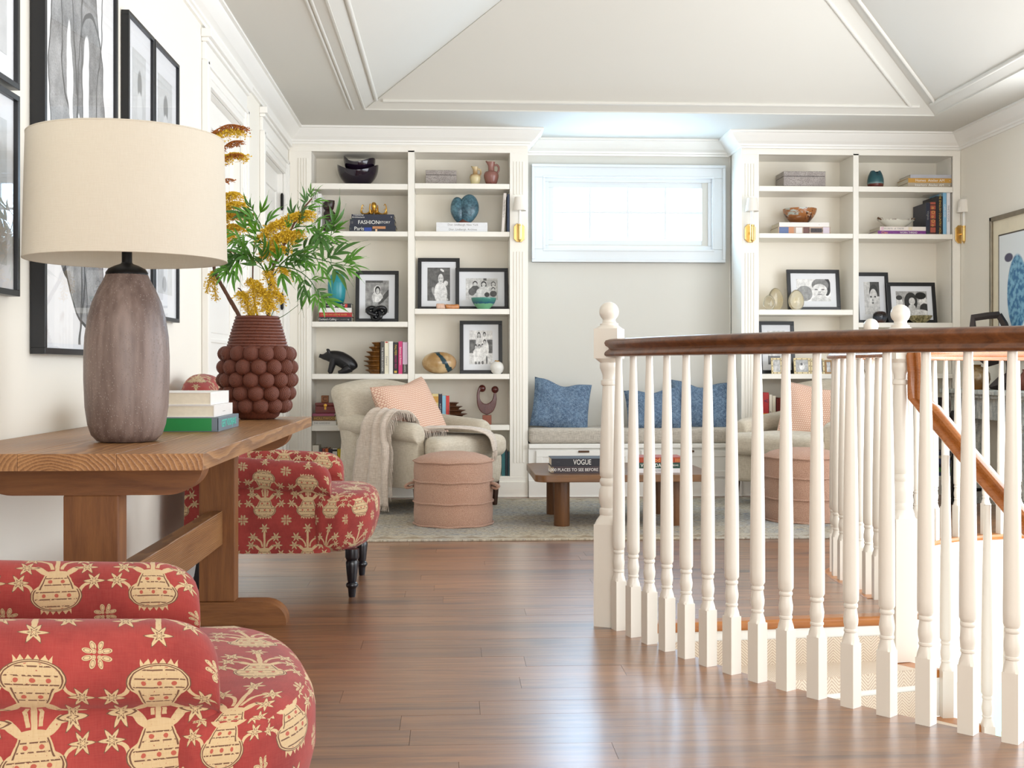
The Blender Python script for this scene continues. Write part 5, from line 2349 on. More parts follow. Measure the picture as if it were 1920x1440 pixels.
def ph_girl(u, v):
    n_ = nz(scale=24, detail=3)
    g = n_ * .35 + .18
    g = layer(g, .92, inside(ell(u, v, .15, -.35, .50, .48), .06))
    g = layer(g, .85, inside(ell(u, v, .62, .05, .20, .16), .1))
    g = layer(g, .66, inside(ell(u, v, -.42, -.45, .16, .30, .5), .1))
    g = layer(g, .25, inside(ell(u, v, .2, -.76, .6, .09, .1), .1))
    g = layer(g, .86, inside(ell(u, v, .3, -.92, .55, .12), .1))
    g = person(g, u, v, .18, .38, .36, .30, .84, .92, sx=.95)
    g = layer(g, .95, inside(ell(u, v, .30, .84, .18, .07, -.4), .2))
    return g


def ph_family4(u, v):
    n_ = nz(scale=24, detail=3)
    g = n_ * .5 + .55
    g = layer(g, .30, (v > .78) * (u > .1) * (u < .3))
    g = person(g, u, v, -.42, .50, .20, .15, .85, .30, sx=.8)
    g = person(g, u, v, .72, .48, .19, .30, .85, .80, True, sx=.8)
    g = person(g, u, v, .12, .46, .22, .12, .86, .88, True, sx=.8)
    g = layer(g, .88, inside(ell(u, v, .1, -.30, .45, .45), .06))
    g = layer(g, .35, inside(ell(u, v, -.62, -.25, .22, .35), .06))
    g = person(g, u, v, .72, -.02, .16, .2, .85, .28, sx=.8)
    g = layer(g, .22, inside(ell(u, v, .32, -.52, .16, .22), .06))
    return g


def ph_family6(u, v):
    n_ = nz(scale=40, detail=4)
    g = clamp01(n_ * .2 + .80)
    hill = (v < .45) * (v > -.35)
    g = layer(g, n_ * .6 + .05, hill * (eabs(u) > .45))
    g = person(g, u, v, -.18, .72, .15, .12, .80, .85, True)
    g = person(g, u, v, .30, .74, .14, .12, .78, .92)
    for cx, cy in ((-.45, .02), (-.15, .02), (.14, .06)):
        g = layer(g, .95, inside(ell(u, v, cx, cy - .50, .19, .42), .06))
        g = layer(g, .40, inside(ell(u, v, cx, cy - .98, .10, .12), .1))
        g = person(g, u, v, cx, cy, .13, .15, .80, .94)
    g = layer(g, .94, inside(ell(u, v, .42, -.10, .26, .50), .06))
    g = layer(g, .35, inside(ell(u, v, .50, -.75, .07, .25), .1))
    g = person(g, u, v, .32, .30, .14, .15, .80, .93)
    return g


def ph_face(u, v):
    n_ = nz(scale=10, detail=2)
    g = n_ * .15 + .86
    g = layer(g, .55, inside(ell(u, v, -.55, -.3, .48, .70), .06) * (v > -.98))
    g = layer(g, .84, inside(ell(u, v, .42, -.9, .55, .35), .1))
    g = layer(g, .12, inside(ell(u, v, .80, .3, .22, .8), .06))
    g = layer(g, .45, inside(ell(u, v, .40, .45, .50, .62), .06))
    g = layer(g, .90, inside(ell(u, v, .36, -.04, .46, .62), .06))
    for d in (.16, .56):
        g = layer(g, .3, inside(ell(u, v, d, .06, .10, .05), .3))
    g = layer(g, .62, inside(ell(u, v, .36, -.18, .09, .07), .5))
    g = layer(g, .5, inside(ell(u, v, .36, -.36, .14, .05), .4))
    return g


def ph_baby(u, v):
    n_ = nz(scale=8, detail=2)
    g = n_ * .2 + .72
    g = layer(g, .25, (u > -.2) * (v > .1))
    g = layer(g, .85, inside(ell(u, v, -.25, -.70, .85, .42), .1))
    g = layer(g, .80, inside(ell(u, v, -.65, -.55, .42, .45), .1))
    g = layer(g, .14, inside(ell(u, v, .25, .36, .58, .48), .06))
    g = layer(g, .86, inside(ell(u, v, .20, .05, .52, .52), .06))
    for d in (-.12, .42):
        g = layer(g, .18, inside(ell(u, v, d, .08, .12, .05), .3))
    g = layer(g, .55, inside(ell(u, v, .10, -.12, .10, .07), .5))
    g = layer(g, .38, inside(ell(u, v, .10, -.30, .13, .06), .4))
    return g


def ph_children(u, v):
    n_ = nz(scale=22, detail=4)
    g = clamp01(n_ * .9 + .2)
    g = layer(g, .86, inside(ell(u, v, -.80, .05, .22, .35), .1))
    g = layer(g, .2, inside(ell(u, v, -.80, .45, .20, .2), .1))
    g = layer(g, .15, inside(ell(u, v, -.05, .10, .42, .80), .06))
    g = layer(g, .86, inside(ell(u, v, .02, .15, .20, .32), .06))
    g = layer(g, .80, inside(ell(u, v, .0, -.45, .25, .35), .1))
    g = layer(g, .92, inside(ell(u, v, .75, .12, .26, .42), .1))
    g = layer(g, .08, inside(ell(u, v, .60, .62, .34, .30), .06))
    g = layer(g, .16, inside(ell(u, v, .82, -.45, .30, .42), .1))
    g = layer(g, .90, inside(ell(u, v, .5, -.85, .6, .3), .1))
    return g


def ph_lake(u, v):
    n_ = nz(scale=16, detail=4)
    g = n_ * .3 + .66
    g = layer(g, .25, eabs(v + .2 - n_ * .2) < .05)
    g = layer(g, .15, eabs(u * .5 + v - .1) < .04)
    g = layer(g, .35, (v < -.5) * (u < .4))
    return g


F = frame
F('black framed photo of a child in a hooded coat behind the black knot', 666, 747, 507, L0[2], 8.74, ph_hood)
F('black framed photo of a baby girl with a bow, left of the green bowl', 783, 862, 483, L1_[2], 8.835, ph_girl)
F('wide black framed family photo behind the green bowl', 854, 953, 502, L1_[2], 8.79, ph_family4, mw=.05)
F('black framed family photo standing on a beach beside the striped stone', 862, 942, 601, L1_[3], 8.76, ph_family6)
F('wide black framed photo of a toddler face beside the gold glass eggs', 1478, 1577, 505, Rc0[2], 8.76, ph_face, lean=8)
F('black framed photo looking over water, above the small bone frames', 1424, 1492, 602, Rc0[3], 8.80, ph_lake)
F('black framed photo of a bare shouldered baby beside the dark round vase', 1606, 1670, 510, Rc1[2], 8.805, ph_baby, lean=8)
F('wide black framed photo of children behind the marbled bowl', 1667, 1758, 529, Rc1[2], 8.755, ph_children, lean=9, mw=.04)

BONE = plain('bone_inlay', '#e2cf9f', .4, var=.1, scale=60)
def ph_dog(u, v):
    n_ = nz(scale=60, detail=3)
    g = n_ * .2 + .55
    g = layer(g, .9, inside(ell(u, v, 0.0, -.1, .45, .55), .1))
    g = layer(g, .3, inside(ell(u, v, -.05, .3, .2, .2), .1))
    return g


def ph_dim(u, v):
    n_ = nz(scale=40, detail=3)
    g = n_ * .4 + .1
    g = layer(g, .6, inside(ell(u, v, 0.0, .1, .25, .4), .1))
    return g


def ph_pale(u, v):
    n_ = nz(scale=40, detail=3)
    g = n_ * .4 + .5
    g = layer(g, .75, inside(ell(u, v, -.2, .1, .35, .6), .1))
    return g


for (a_, b_, yt, fn_, lb, fc) in ((1447, 1467.5, 671, ph_pale, 'small bone inlay frame with a faded portrait at the left', BONE),
                                  (1489.5, 1520, 671, ph_dog, 'small bone inlay frame with a photo of a dog', BONE),
                                  (1521, 1547, 672, ph_dim, 'small bone inlay frame with a dark photo right of the dog photo', BONE),
                                  (1547.5, 1562, 675, ph_pale, 'tiny wooden frame with a pale photo at the right of the bone frames', plain('light_wood_frame', '#a27d4c', .5))):
    t = F(lb, a_, b_, yt, Rc0[3], 8.69, fn_, fw=.014, mw=.0, lean=10, fcol=fc, group='small frames on the shelf', depth=.012)
    if fc is BONE:
        w_ = PX(b_, 8.69) - PX(a_, 8.69)
        h_ = PZ(a_, yt, 8.7) - Rc0[3]
        k = MB()
        for i in range(3):
            for (xx, zz_) in ((-w_ / 2 + w_ * (i + .5) / 3, .007), (-w_ / 2 + w_ * (i + .5) / 3, h_ - .006), (-w_ / 2 + .007, h_ * (i + .5) / 3), (w_ / 2 - .007, h_ * (i + .5) / 3)):
                k.box(xx - .003, xx + .003, -.001, .001, zz_ - .003, zz_ + .003)
        q = k.build('inlay_dots', INK_K, t)
        q['kind'] = 'stuff'

# ------------------------------------------------------------------ small things on the shelves
def S_(y):          # metres per picture pixel at depth y
    return y / FPX


def spot(pxc, Y, zs):
    return (PX(pxc, Y), Y, zs)


def glaze(name, stops, rough=.2, nscale=20, namp=.02, spec=.5, axis='Z'):
    """stops: (height, colour) up the object, wavering with noise"""
    m, p = newmat(name)
    x, y, z = coords('Object')
    z = {'X': x, 'Y': y, 'Z': z}[axis] if axis in 'XYZ' else z
    h = z + (nz(scale=nscale, detail=4) - .5) * namp * 2
    col = lin(stops[0][1])
    for (z0, c0), (z1, c1) in zip(stops, stops[1:]):
        f = sstep(h, z0, z1)
        col = mix(f, col, lin(c1))
    n = nz(scale=nscale * 6, detail=3)
    put(mix(n * .25, col, (0.6, 0.55, 0.5, 1)) if False else col, p.inputs['Base Color'])
    p.inputs['Roughness'].default_value = rough
    p.inputs['Specular IOR Level'].default_value = spec
    bumped(p, n, .06, .002)
    return m


def bowl_mesh(R, H, rim=lambda a: 0.0, foot=.45, seg=48, th=.006, curve=2.2, n=12):
    rows_ = []
    for i in range(n + 1):
        t = i / n
        r = R * (foot + (1 - foot) * (1 - (1 - t) ** curve))
        rows_.append([(r * math.cos(2 * PI * k / seg), r * math.sin(2 * PI * k / seg), H * t * (1 + rim(2 * PI * k / seg) * t * t)) for k in range(seg)])
    for i in range(n, -1, -1):
        t = i / n
        r = max(.002, R * (foot + (1 - foot) * (1 - (1 - t) ** curve)) - th)
        zz_ = H * t * (1 + rim(2 * PI * 0) * 0)
        rows_.append([(r * math.cos(2 * PI * k / seg), r * math.sin(2 * PI * k / seg), max(th, H * t * (1 + rim(2 * PI * k / seg) * t * t)) - (.001 if i == n else 0)) for k in range(seg)])
    mb = MB()
    mb.grid(rows_, closed_u=True)
    nn = len(mb.v)
    mb.add(rows_[0], [tuple(range(seg - 1, -1, -1))])
    mb.add(rows_[-1], [tuple(range(seg))])
    return mb


def put_obj(name, label, cat, mb, m, pxc, Y, zs, rz=0, group=None, angle=60):
    o = mb.build(name, m, smooth=True, angle=angle)
    o.location = spot(pxc, Y, zs)
    o.rotation_euler = (0, 0, rz)
    return tag(o, label, cat, group)


PURP = plain('aubergine_glaze', '#1f1424', .10, var=.2, coat=.4)
put_obj('bowl', 'large dark aubergine bowl with dipped rim on the top left shelf', 'bowl', bowl_mesh(.153, .135, lambda a: .22 * math.cos(2 * a) - .03, .42), PURP, 671, 8.78, L0[0], group='nested bowls')
b2 = bowl_mesh(.118, .10, lambda a: .30 * math.cos(2 * a + .5) + .16 * math.cos(a + 2.6), .5)
put_obj('bowl', 'smaller dark aubergine bowl nested inside the larger one', 'bowl', b2, PURP, 674, 8.78, L0[0] + .088, group='nested bowls')

DARKW = wood('dark_carved_wood', '#150c0b', '#3c241f', 'Z', 14, .3, .3)
k = MB()
k.lathe([(0, 0), (.038, 0), (.045, .02), (.042, .045), (.030, .06), (.026, .09), (.032, .10), (.042, .115), (.044, .14), (.034, .155), (.028, .165), (.036, .172), (.043, .19), (.044, .215), (.036, .235), (0, .238)], 24)
k.deform(lambda x, y, z: (x * (1 + .18 * noise.noise(Vector((x * 30, y * 30, z * 26)))) + .006 * math.sin(z * 60), y * (1 + .12 * noise.noise(Vector((x * 20 + 5, y * 20, z * 30)))), z))
put_obj('carved_figure', 'dark carved wooden figure leaning by the white books', 'sculpture', k, DARKW, 617, 8.72, L0[1])

# octopus
oc = thing('octopus_figurine', 'gold octopus figurine on the stack of navy books', 'figurine', spot(701, 8.74, OCT_Z))
k = MB()
k.lathe([(0, 0), (.010, .0), (.012, .012), (.014, .02), (.018, .03), (.020, .045), (.018, .060), (.010, .07), (0, .072)], 20, 0, 0, .028)
k.build('head', GOLD, oc, smooth=True)
for i in range(8):
    a = (i + .5) / 8 * 2 * PI
    ca, sa = math.cos(a), math.sin(a)
    L = .10 if abs(ca) > .6 else .07
    e = .03 if i % 2 else .012
    pth = smooth_path([(0, 0, .032), (ca * L * .25, sa * L * .25 * .7, .030), (ca * L * .5, sa * L * .5 * .7, .012), (ca * L * .8, sa * L * .8 * .7, .010), (ca * L * 1.02, sa * L * .7, .012 + e), (ca * L * .92, sa * L * .66, .034 + e * 1.6), (ca * L * .80, sa * L * .6, .028 + e * 1.4)], 6)
    n_ = len(pth)
    k = MB()
    k.tube(pth, [.009 * (1 - q / n_) + .0016 for q in range(n_)], 8)
    k.build('tentacle', GOLD, oc, smooth=True)

TEAL = glaze('teal_glaze', [(0, '#17808c'), (.10, '#2a94a0'), (.22, '#1f8794')], .28, 30, .03)
k = MB()
k.lathe([(0, 0), (.036, 0), (.050, .008), (.060, .04), (.066, .10), (.066, .15), (.060, .19), (.045, .215), (.022, .226), (.015, .23), (.016, .240), (.018, .244), (.012, .244), (.01, .22)], 36)
put_obj('vase', 'teal ceramic bottle vase on the stack of four books', 'vase', k, TEAL, 631.5, 8.74, TEAL_Z)

BLKG = plain('black_glaze', '#0e0f14', .22, var=.1)
pts = []
for i in range(90):
    a = 2 * PI * i / 90
    pts.append(((math.sin(a) + 2 * math.sin(2 * a)) * .0235, (math.sin(3 * a)) * .016, (math.cos(a) - 2 * math.cos(2 * a)) * .0175 + .052))
k = MB()
k.tube(pts, .0165, 12, closed=True)
lo_ = min(v_[2] for v_ in k.v)
k.v = [(a_, b_, c_ - lo_) for a_, b_, c_ in k.v]
put_obj('knot_sculpture', 'glossy black knot sculpture in front of the hooded child photo', 'sculpture', k, BLKG, 706, 8.68, L0[2])


def remeshed(o, vox):
    r = o.modifiers.new('join', 'REMESH')
    r.mode = 'VOXEL'
    r.voxel_size = vox
    r.use_smooth_shade = True
    s_ = o.modifiers.new('smooth', 'SMOOTH')
    s_.iterations = 4
    return o


# seated pig, facing left
k = MB()
k.tube(smooth_path([(.118, 0, .036), (.10, 0, .058), (.06, 0, .085), (.01, 0, .115), (-.04, 0, .13), (-.075, 0, .134), (-.108, 0, .132), (-.140, 0, .140)], 4),
       [.02] + [.02 + .038 * math.sin(min(1, (i + 1) / 9) * PI / 2) for i in range(12)] + [.056, .054, .052, .05, .047, .045, .043, .040, .036, .031, .027, .023, .019, .016, .0145, .017], 16)
for sy in (-.026, .026):
    k.tube([(-.035, sy, .11), (-.048, sy * 1.1, .06), (-.062, sy * 1.15, .012), (-.07, sy * 1.15, .008)], [.026, .021, .017, .014], 12)
    k.tube([(.08, sy * 1.5, .045), (.055, sy * 1.8, .03), (.02, sy * 1.9, .014), (.0, sy * 1.9, .012)], [.034, .028, .017, .013], 12)
    k.tube([(-.065, sy * .9, .155), (-.072, sy * 1.2, .172), (-.080, sy * 1.3, .192)], [.013, .012, .008], 8)
o = put_obj('pig_sculpture', 'black carved seated pig on the shelf above the beige armchair', 'sculpture', k, plain('black_wood', '#141216', .35, var=.3, scale=40), 635, 8.74, L0[3] - .001)
o.scale = (1.02, 1, .97)
remeshed(o, .0045)


def spiky(sg, H, R, nlev):
    """stacked star-edged bookend, flat on one side"""
    mb = MB()
    n_ = 16
    rows_ = []
    for i in range(nlev):
        t = i / (nlev - 1)
        r = R * (.72 + .28 * math.sin(t * PI * .8 + .5)) * (1 - .35 * t ** 2)
        z0 = H * i / nlev
        z1 = H * (i + 1) / nlev
        for f, rr in ((0.0, .78), (.45, .86), (.80, 1.02), (.92, 1.0), (1.0, .80)):
            row = []
            for k_ in range(n_ + 1):
                a = -PI / 2 + PI * k_ / n_
                sp_ = 1 + (.10 if k_ % 2 == 0 else -.05) * (1 if f in (.8, .92) else 0)
                row.append((sg * r * rr * sp_ * math.cos(a), r * rr * sp_ * math.sin(a), z0 + (z1 - z0) * f))
            rows_.append(row)
    mb.grid(rows_)
    m_ = len(rows_)
    mb.add([r[0] for r in rows_] + [r[-1] for r in rows_], [(i, i + 1, m_ + i + 1, m_ + i) for i in range(m_ - 1)])
    mb.add(rows_[-1], [tuple(range(n_ + 1))])
    mb.add(rows_[0], [tuple(range(n_, -1, -1))])
    return mb


SPW = wood('burnt_carved_wood', '#2a1208', '#a8702f', 'Z', 12, .35, .2, stretch=2)
SPW2 = wood('brown_carved_wood', '#2c150c', '#74482a', 'Z', 12, .4, .2, stretch=2)
k = spiky(-1, .235, .115, 7)
put_obj('bookend', 'golden brown carved spiky wooden bookend left of the upright books', 'bookend', k, SPW, 713, 8.74, L0[3], group='carved bookends', angle=30)
k = spiky(1, .165, .125, 6)
put_obj('bookend', 'dark brown carved spiky wooden bookend right of the red book', 'bookend', k, SPW2, 843, 8.74, L1_[4], group='carved bookends', angle=30)

MAHO = wood('red_mahogany', '#571410', '#8f2a1c', 'X', 9, .25, .1, coat=.3)
rb = thing('keepsake_box', 'small red wooden box with a gold latch beside the armchair back', 'box', spot(612, 8.70, REDBOX_Z))
k = MB()
k.box(-.078, .078, -.03, .06, 0, .052)
k.build('body', MAHO, rb, bevel=.004)
k = MB()
k.box(-.08, .08, -.032, .062, .053, .078)
k.build('lid', MAHO, rb, bevel=.006)
k = MB()
k.lathe([(0, 0), (.011, 0), (.012, .004), (0, .006)], 16)
k.box(-.007, .007, -.03, -.012, -.001, .006)
k.xf(Matrix.Translation((-.004, -.033, .058)) @ Matrix.Rotation(PI / 2, 4, 'X'))
k.build('latch', GOLD, rb, smooth=True, angle=40)
k = MB()
s_ = .026
k.box(-s_, s_, -s_, s_, 0, 2 * s_)
wb = thing('wooden_block', 'small brown wooden letter block on top of the red box', 'block', (PX(609.5, 8.72), 8.72, REDBOX_Z + .079))
k.build('cube', wood('block_wood', '#7a4526', '#a9714a', 'X', 9, .5, .1), wb, bevel=.003)
text('C', .045, plain('block_ink', '#4e2a17', .6), wb, (0, -s_ - .0006, s_))

m, p = newmat('grey_shagreen')
f1 = voro(scale=150)
f2 = nz(scale=14, detail=4)
col = mix(sstep(f1, .1, .6), '#6f6763', '#aaa19b')
put(mix(sstep(f2, .4, .65) * .6, col, '#8b827d'), p.inputs['Base Color'])
p.inputs['Roughness'].default_value = .5
bumped(p, f1, .4, .002)
SHAG = m


def lidded_box(label, px0, px1, yt, zs, Y0, d_, rz=0.0):
    a_, b_ = PX(px0, Y0), PX(px1, Y0)
    w_ = b_ - a_
    h_ = PZ((px0 + px1) / 2, yt, Y0) - zs
    t = thing('storage_box', label, 'box', ((a_ + b_) / 2, Y0, zs), rz, 'grey shagreen boxes')
    k = MB()
    k.box(-w_ / 2, w_ / 2, 0, d_, 0, h_ * .665)
    k.build('body', SHAG, t, bevel=.002)
    k = MB()
    k.box(-w_ / 2, w_ / 2, 0, d_, h_ * .69, h_)
    k.build('lid', SHAG, t, bevel=.002)
    k = MB()
    k.box(-w_ / 2 + .004, w_ / 2 - .004, .004, d_ - .004, h_ * .66, h_ * .70)
    k.build('liner', INK_K, t)
    return t


lidded_box('grey shagreen box on the top shelf of the left bookcase', 798, 856, 319, L1_[0], 8.70, .17)
lidded_box('grey shagreen box on the top shelf of the right bookcase', 1469.5, 1548, 321, Rc0[0], 8.66, .22)


def jug(label, pxc, w_px, yt, zs, Y0, m_, sg=1):
    s_ = S_(Y0)
    H = PZ(pxc, yt, Y0) - zs
    R = w_px * s_ / 2
    t = thing('jug', label, 'jug', spot(pxc, Y0, zs), group='stoneware jugs')
    pr = [(0, 0), (.62, 0), (.66, .02), (.82, .16), (.98, .36), (1.0, .44), (.94, .52), (.80, .58), (.46, .615), (.42, .64), (.41, .72), (.42, .84), (.50, .95), (.54, 1.0), (.46, 1.0), (.36, .9), (.34, .7)]
    k = MB()
    k.lathe([(r * R, z * H) for r, z in pr], 36)
    k.deform(lambda x, y, z: (x - (.25 * R * max(0, (z / H - .88) / .12) if x < -.2 * R else 0), y, z + (.03 * H * max(0, (z / H - .9) / .1) if x < -.3 * R else 0)))
    k.build('body', m_, t, smooth=True)
    k = MB()
    k.tube(smooth_path([(R * .42, 0, H * .86), (R * .75, 0, H * .88), (R * 1.0, 0, H * .78), (R * .98, 0, H * .64), (R * .80, 0, H * .55)], 6), R * .10, 10, flat=1.4)
    k.build('handle', m_, t, smooth=True)


jug('small cream and tan glazed jug on the top shelf', 891, 21, 313, L1_[0], 8.72, glaze('tan_jug_glaze', [(0, '#d9cfa0'), (.05, '#d8c79a'), (.08, '#a98558'), (.13, '#d2bd90')], .2, 12, .03))
jug('larger mauve brown jug on the top shelf', 921, 28, 304, L1_[0], 8.72, glaze('mauve_jug_glaze', [(0, '#6b3b30'), (.03, '#8a5a50'), (.15, '#9a6c62')], .25, 20, .01))

# blue folded vase with two shell-like lobes
m, p = newmat('blue_reactive_glaze')
f1 = nz(scale=60, detail=5, rough=.7)
f2 = nz(scale=12, detail=3)
col = mix(sstep(f1 * .6 + f2 * .4, .36, .64), '#23404f', '#5d8492')
col = mix(sstep(nz(scale=9, detail=2), .66, .74), col, '#b9b98f')
put(col, p.inputs['Base Color'])
p.inputs['Roughness'].default_value = .3
bumped(p, f1, .2, .003)
BLUEG = m
bv = thing('folded_vase', 'blue glazed heart shaped folded vase on the white volumes', 'vase', (PX(871, 8.74), 8.74, L1_[1] + .071))


def lobe(cx, cz, rx, rz_, dep, rot, name, y0):
    rows_ = []
    n_, m_ = 14, 32
    for i in range(n_ + 1):
        t = -PI / 2 + PI * i / n_
        row = []
        for j in range(m_):
            a = 2 * PI * j / m_
            nar = 1 - .38 * max(0, -math.sin(a)) ** 1.5
            x = rx * math.cos(a) * math.cos(t) * nar
            z = rz_ * math.sin(a) * math.cos(t)
            y = dep * math.sin(t) + (.018 * math.cos(a) if False else 0)
            c_, s2 = math.cos(rot), math.sin(rot)
            row.append((cx + x * c_ - z * s2, y + y0 + .10 * x * x / rx, cz + x * s2 + z * c_))
        rows_.append(row)
    mb = MB()
    mb.grid(rows_, closed_u=True)
    mb.build(name, BLUEG, bv, smooth=True)


lobe(.030, .108, .077, .112, .045, -.10, 'front_lobe', 0)
lobe(-.046, .100, .058, .102, .050, .12, 'rear_lobe', .016)
k = MB()
k.lathe([(0, 0), (.05, 0), (.046, .012), (.03, .03), (0, .03)], 24, .0, 0, 0, sy=.6)
k.build('foot', plain('raw_clay', '#6a3d30', .7), bv, smooth=True)

GREENB = glaze('green_drip_glaze', [(0, '#6fae86'), (.035, '#79b88c'), (.042, '#2f5f7a'), (.06, '#3f7f76'), (.09, '#4f9282')], .15, 40, .012)
put_obj('bowl', 'green and blue drip glazed bowl in front of the wide family photo', 'bowl', bowl_mesh(.093, .083, foot=.42, curve=1.8), GREENB, 907, 8.675, L1_[2])
AGATE = plain('agate', '#d9a27c', .3, var=.5, scale=40)
for i, (pc, w_, h_, mt, lb) in enumerate(((827, .034, .040, plain('pink_agate', '#dfb9a2', .3, var=.4, scale=50), 'pale pink agate chunk on the shelf below the baby girl photo'),
                                          (848, .050, .034, plain('orange_agate', '#c88247', .25, var=.5, scale=40), 'orange agate slab in front of the two frames'))):
    k = rbox(w_ * 2, .05, h_, .010, 6)
    k.deform(lambda x, y, z: (x * (1 + .15 * noise.noise(Vector((x * 40 + i, y * 30, z * 40)))), y, z + h_ / 2 + .004 * noise.noise(Vector((x * 60, y * 60, i * 9.0)))))
    put_obj('agate_stone', lb, 'stone', k, mt, pc, 8.68 - .012 * i, L1_[2], group='agate stones')

m, p = newmat('striped_stone')
x, y, z = coords('Object')
w_ = nz(scale=22, detail=4)
d_ = x - z * -0.55 - 0.045 + (w_ - .5) * .05 + z * 0.0
dd = eabs(x * 1.0 + (z - .08) * 0.75 - .045 + (w_ - .5) * .06)
f2 = nz(scale=9, detail=5)
col = mix(sstep(f2, .35, .7), '#a8824f', '#d8bd92')
col = mix(sstep(x, .06, .12) * .5, col, '#a5703f')
col = mix(mth('SUBTRACT', 1.0, sstep(dd, .016, .024)), col, '#1d3b45')
put(col, p.inputs['Base Color'])
p.inputs['Roughness'].default_value = .18
STRIPE = m
k = MB()
pr = [(0, 0)]
for i in range(1, 16):
    a = -PI / 2 + PI * i / 16
    pr.append((.128 * math.cos(a) ** .92, .082 + .082 * math.sin(a)))
pr.append((0, .164))
k.lathe(pr, 40, sy=.7)
put_obj('stone_vessel', 'large egg shaped tan vessel with a dark diagonal stripe', 'vessel', k, STRIPE, 823.5, 8.75, L1_[3])

wv_ = thing('bud_vase', 'small round white bud vase with a gold rim beside the beach photo', 'vase', spot(932, 8.68, L1_[3]))
k = MB()
k.lathe([(0, 0), (.026, 0), (.040, .012), (.0505, .036), (.051, .05), (.046, .068), (.032, .084), (.014, .092), (.010, .092), (.01, .08)], 32)
k.build('body', plain('white_porcelain', '#eceae4', .25, var=.03), wv_, smooth=True)
k = MB()
k.tube([(.016 * math.cos(2 * PI * i / 20), .016 * math.sin(2 * PI * i / 20), .093 + .004 * math.sin(4 * PI * i / 20)) for i in range(20)], .0028, 6, closed=True)
k.build('rim', GOLD, wv_, smooth=True)

ROSE = wood('rosewood', '#3a120d', '#6c2a20', 'Z', 9, .28, .1, coat=.2)
rs = thing('abstract_sculpture', 'red brown wooden sculpture of two figures curving up from a block', 'sculpture', spot(913, 8.74, L1_[4]))
k = MB()
k.box(-.033, .033, -.03, .03, 0, .068)
k.build('block', wood('block_base_wood', '#7c3a25', '#9b553a', 'Z', 9, .4, .1), rs, bevel=.002)
oc_, ic_ = [], []
z0 = .070
outer_p = [(.0, .0), (-.045, .022), (-.070, .070), (-.076, .12), (-.074, .165), (-.060, .205), (-.035, .212), (-.030, .19), (-.050, .178), (-.056, .15), (-.052, .12), (-.034, .092), (-.004, .082), (.030, .10), (.046, .13), (.052, .165), (.066, .165), (.070, .14), (.072, .11), (.062, .06), (.04, .022)]
k = MB()
n_ = len(outer_p)
pts = smooth_path([(a_, 0, b_) for a_, b_ in outer_p] + [(0, 0, 0)], 3)[:-1]
th_ = .022
m_ = len(pts)
cxs, czs = 0, .06
v = [(q.x, -th_, q.z + z0) for q in pts] + [(q.x, th_, q.z + z0) for q in pts]
f = [tuple(range(m_ - 1, -1, -1)), tuple(range(m_, 2 * m_))] + [(i, (i + 1) % m_, m_ + (i + 1) % m_, m_ + i) for i in range(m_)]
k.add(v, f)
k.build('crescent', ROSE, rs, smooth=True, angle=50, bevel=.012, bseg=4)
for (hx, hz) in ((-.036, .197), (.060, .188)):
    k = MB()
    pr = [(0, -.027)] + [(.027 * math.cos(-PI / 2 + PI * i / 12), .027 * math.sin(-PI / 2 + PI * i / 12)) for i in range(1, 12)] + [(0, .027)]
    k.lathe(pr, 24, hx, 0, z0 + hz)
    k.build('head', ROSE, rs, smooth=True)

# right bookcase things
m, p = newmat('rust_brush_glaze')
x, y, z = coords('Object')
w1 = nz(vec(x, y * .3, z * 2.5), 18, 4, .6)
col = mix(sstep(z + (w1 - .5) * .06, .02, .07), '#7b4a26', '#a56a3c')
col = mix(sstep(w1, .52, .60) * sstep(z, .03, .07), col, '#b8bdb4')
col = mix(sstep(nz(vec(x * 2, y, z), 12, 2), .62, .66), col, '#4c2a1a')
put(col, p.inputs['Base Color'])
p.inputs['Roughness'].default_value = .2
RUST = m
put_obj('bowl', 'brown bowl with grey brushstrokes on two lying books', 'bowl', bowl_mesh(.126, .112, foot=.42, curve=1.9), RUST, 1499.5, 8.77, Rc0[1] + .087)


def glassy(name, tint, rough=.02):
    m, p = newmat(name)
    n = nz(scale=18, detail=2)
    put(mix(n, tint, (1, 1, 1, 1)), p.inputs['Base Color'])
    p.inputs['Transmission Weight'].default_value = .85
    p.inputs['Roughness'].default_value = rough
    p.inputs['IOR'].default_value = 1.45
    return m


GOLDG = glassy('gold_glass', lin('#f0dc9c'))
CLEARG = glassy('clear_gold_glass', lin('#f7ecc8'))


def egg(w_, h_, d_):
    mb = MB()
    pr = [(.3, 0)]
    for i in range(1, 20):
        a = -PI / 2 + .30 + (PI - .30) * i / 19
        pr.append((math.cos(a) * (1 - .16 * math.sin(a)), (math.sin(a) + .955) / 1.955))
    pr[-1] = (0, 1.0)
    pr[0] = (.30, 0)
    mb.lathe([(r * w_ / 2, z * h_) for r, z in pr], 36, sy=d_)
    return mb


put_obj('glass_egg', 'tall amber glass disc at the left of the toddler photo shelf', 'glass ornament', egg(.125, .17, .35), GOLDG, 1454, 8.76, Rc0[2], rz=.15, group='glass eggs')
put_obj('glass_egg', 'low clear glass egg in front of the amber disc', 'glass ornament', egg(.090, .112, .7), CLEARG, 1442, 8.68, Rc0[2], group='glass eggs')
put_obj('glass_egg', 'gold rimmed glass egg overlapping the toddler photo frame', 'glass ornament', egg(.118, .152, .6), GOLDG, 1493, 8.68, Rc0[2], group='glass eggs')

